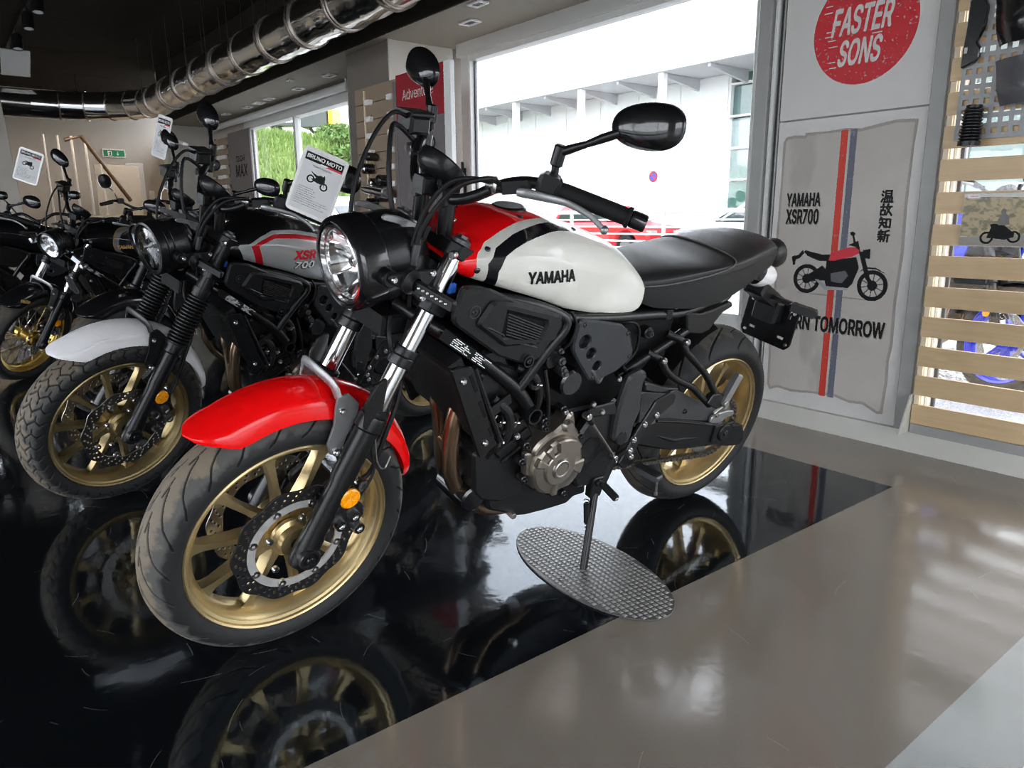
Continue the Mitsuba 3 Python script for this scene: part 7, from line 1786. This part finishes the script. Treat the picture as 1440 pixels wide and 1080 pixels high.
# grass bank with truck, trees
def bank(U, V):
    y = -16.0 - 64 * V
    xr = 1.93 - 0.61 * (1.56 - y)
    x = 9.0 + (xr - 9.0) * U
    z = np.interp(y, [-80, -45, -26, -17.5, -16], [8.0, 5.9, 3.85, 0.0, -0.13])
    z = z + 0.35 * (meshkit.fbm(np.stack([x * 0.6, y * 0.6, 0 * x], -1), 3) - 0.5) * np.clip((-17.0 - y) / 3, 0, 1)
    return np.stack([x, y, z], -1)


structure('hill', grid(bank, np.linspace(0, 1, 70), np.linspace(0.0, 1, 90)), 'm_grass', True)
rg = np.random.default_rng(4)
nb = 9000
U_ = rg.uniform(0.55, 1.0, nb); V_ = rg.uniform(0.03, 0.22, nb)
bp = bank(U_, V_); hgt = rg.uniform(0.15, 0.42, nb); an = rg.uniform(0, 2 * PI, nb)
o1 = np.stack([np.cos(an), np.sin(an), 0 * an], 1) * 0.05; ln = np.stack([np.cos(an * 3), np.sin(an * 3), 0 * an], 1) * hgt[:, None] * 0.3
vs = np.stack([bp - o1, bp + o1, bp + ln + np.stack([0 * an, 0 * an, hgt], 1)], 1).reshape(-1, 3)
scene['grass'] = mikit.ply(tm(vs, np.arange(3 * nb).reshape(-1, 3)), 'm_blade', False)
labels['grass'] = {'label': 'long bright green grass on the bank beyond the rear window', 'category': 'grass', 'kind': 'stuff'}


def tree(lab, o, h, r, seed, n=1400):
    k = thing(free('bush'), lab, 'bush')
    r_ = np.random.default_rng(seed); o = np.asarray(o, float)
    put(k + '__trunk', tube([o, o + [0.1, 0.05, h * 0.4], o + [0.0, 0.1, h * 0.7]], [0.09, 0.07, 0.03], 8), 'm_bark')
    d = r_.standard_normal((n, 3)); d /= np.linalg.norm(d, axis=1, keepdims=True)
    c = o + [0, 0, h * 0.62] + d * np.array([r, r, h * 0.42]) * (r_.uniform(0.35, 1, (n, 1)) ** 0.5) * (1 + 0.2 * np.sin(d[:, :1] * 7 + seed))
    a = r_.standard_normal((n, 3)) * 0.06; b = r_.standard_normal((n, 3)) * 0.06
    vs = np.stack([c - a, c + b, c + a, c - b], 1).reshape(-1, 3)
    kk = put(k + '__leaves', tm(vs, np.arange(4 * n).reshape(-1, 4)), 'm_leaf', False); labels[kk] = {'kind': 'stuff'}


tree('green bush on the bank at the right edge of the rear window', (-11.2, -25.6, 3.2), 1.15, 0.75, 1, 700)
tree('low green bush lower down the bank beyond the rear window', (-10.2, -23.2, 2.3), 1.1, 0.7, 2, 700)
tree('green bush on the bank behind the truck', (-12.3, -28.5, 3.6), 1.2, 0.8, 3, 700)
# truck on the road above the bank
k = thing('truck', 'dark grey truck with a yellow side panel on the road above the grass bank', 'truck')
TKM = T4().translate([-17.2, -44.0, 5.95]).rotate([0, 0, 1], 140).scale(0.78)
def tk(nm, m, mat, sm=30):
    kk = free('truck__' + nm); scene[kk] = {**mikit.ply(m, mat, sm), 'to_world': TKM}


tk('cab', slab([(0.4, 0.6), (0.4, 2.6), (0.75, 2.95), (2.0, 2.95), (2.35, 2.3), (2.55, 1.6), (2.55, 0.5), (0.6, 0.5)], -1.2, 1.2, 0.08, 0.06), 'm_truck')
tk('cab_window', slab([(1.35, 1.75), (1.35, 2.45), (1.95, 2.45), (2.25, 1.75)], -1.22, 1.22, 0.01, 0.05), 'm_reflector')
tk('windscreen', bar((2.05, 0, 2.5), (2.5, 0, 1.75), 2.1, 0.06, 0.01), 'm_car_glass')
tk('side_panel', box(2.65, 2.95, -1.25, 1.25, 0.4, 2.0, 0.02), 'm_yellow')
tk('chassis', box(-5.2, 0.6, -0.5, 0.5, 0.75, 1.0, 0.02), 'm_truck')
tk('crane_arm', bar((-5.2, 0, 2.2), (-1.6, 0, 2.55), 0.3, 0.28, 0.02), 'm_truck')
tk('crane_base', box(-5.4, -4.1, -1.0, 1.0, 0.9, 2.3, 0.05), 'm_truck')
tk('warning_stripe', box(-5.5, -4.0, -1.1, 1.1, 0.55, 0.75, 0.01), 'm_yellow')
for x_ in (1.6, -2.2, -4.4):
    for s in (1, -1):
        tk('wheel', lathe([(0.28, -0.14), (0.50, -0.13), (0.52, 0.0), (0.50, 0.13), (0.28, 0.14)], 24, (x_, 1.05 * s, 0.52), closed=True), 'm_black_matte')
        tk('wheel__hub', lathe([(0, 0.10), (0.14, 0.09), (0.28, 0.06)], 18, (x_, 1.05 * s, 0.52), (0, s, 0)), 'm_white')
for k_ in list(scene):
    if k_.startswith('m_') is False and k_ not in ('camera', 'sky') and '__' not in k_ and k_ not in labels:
        labels[k_] = {'kind': 'structure'}
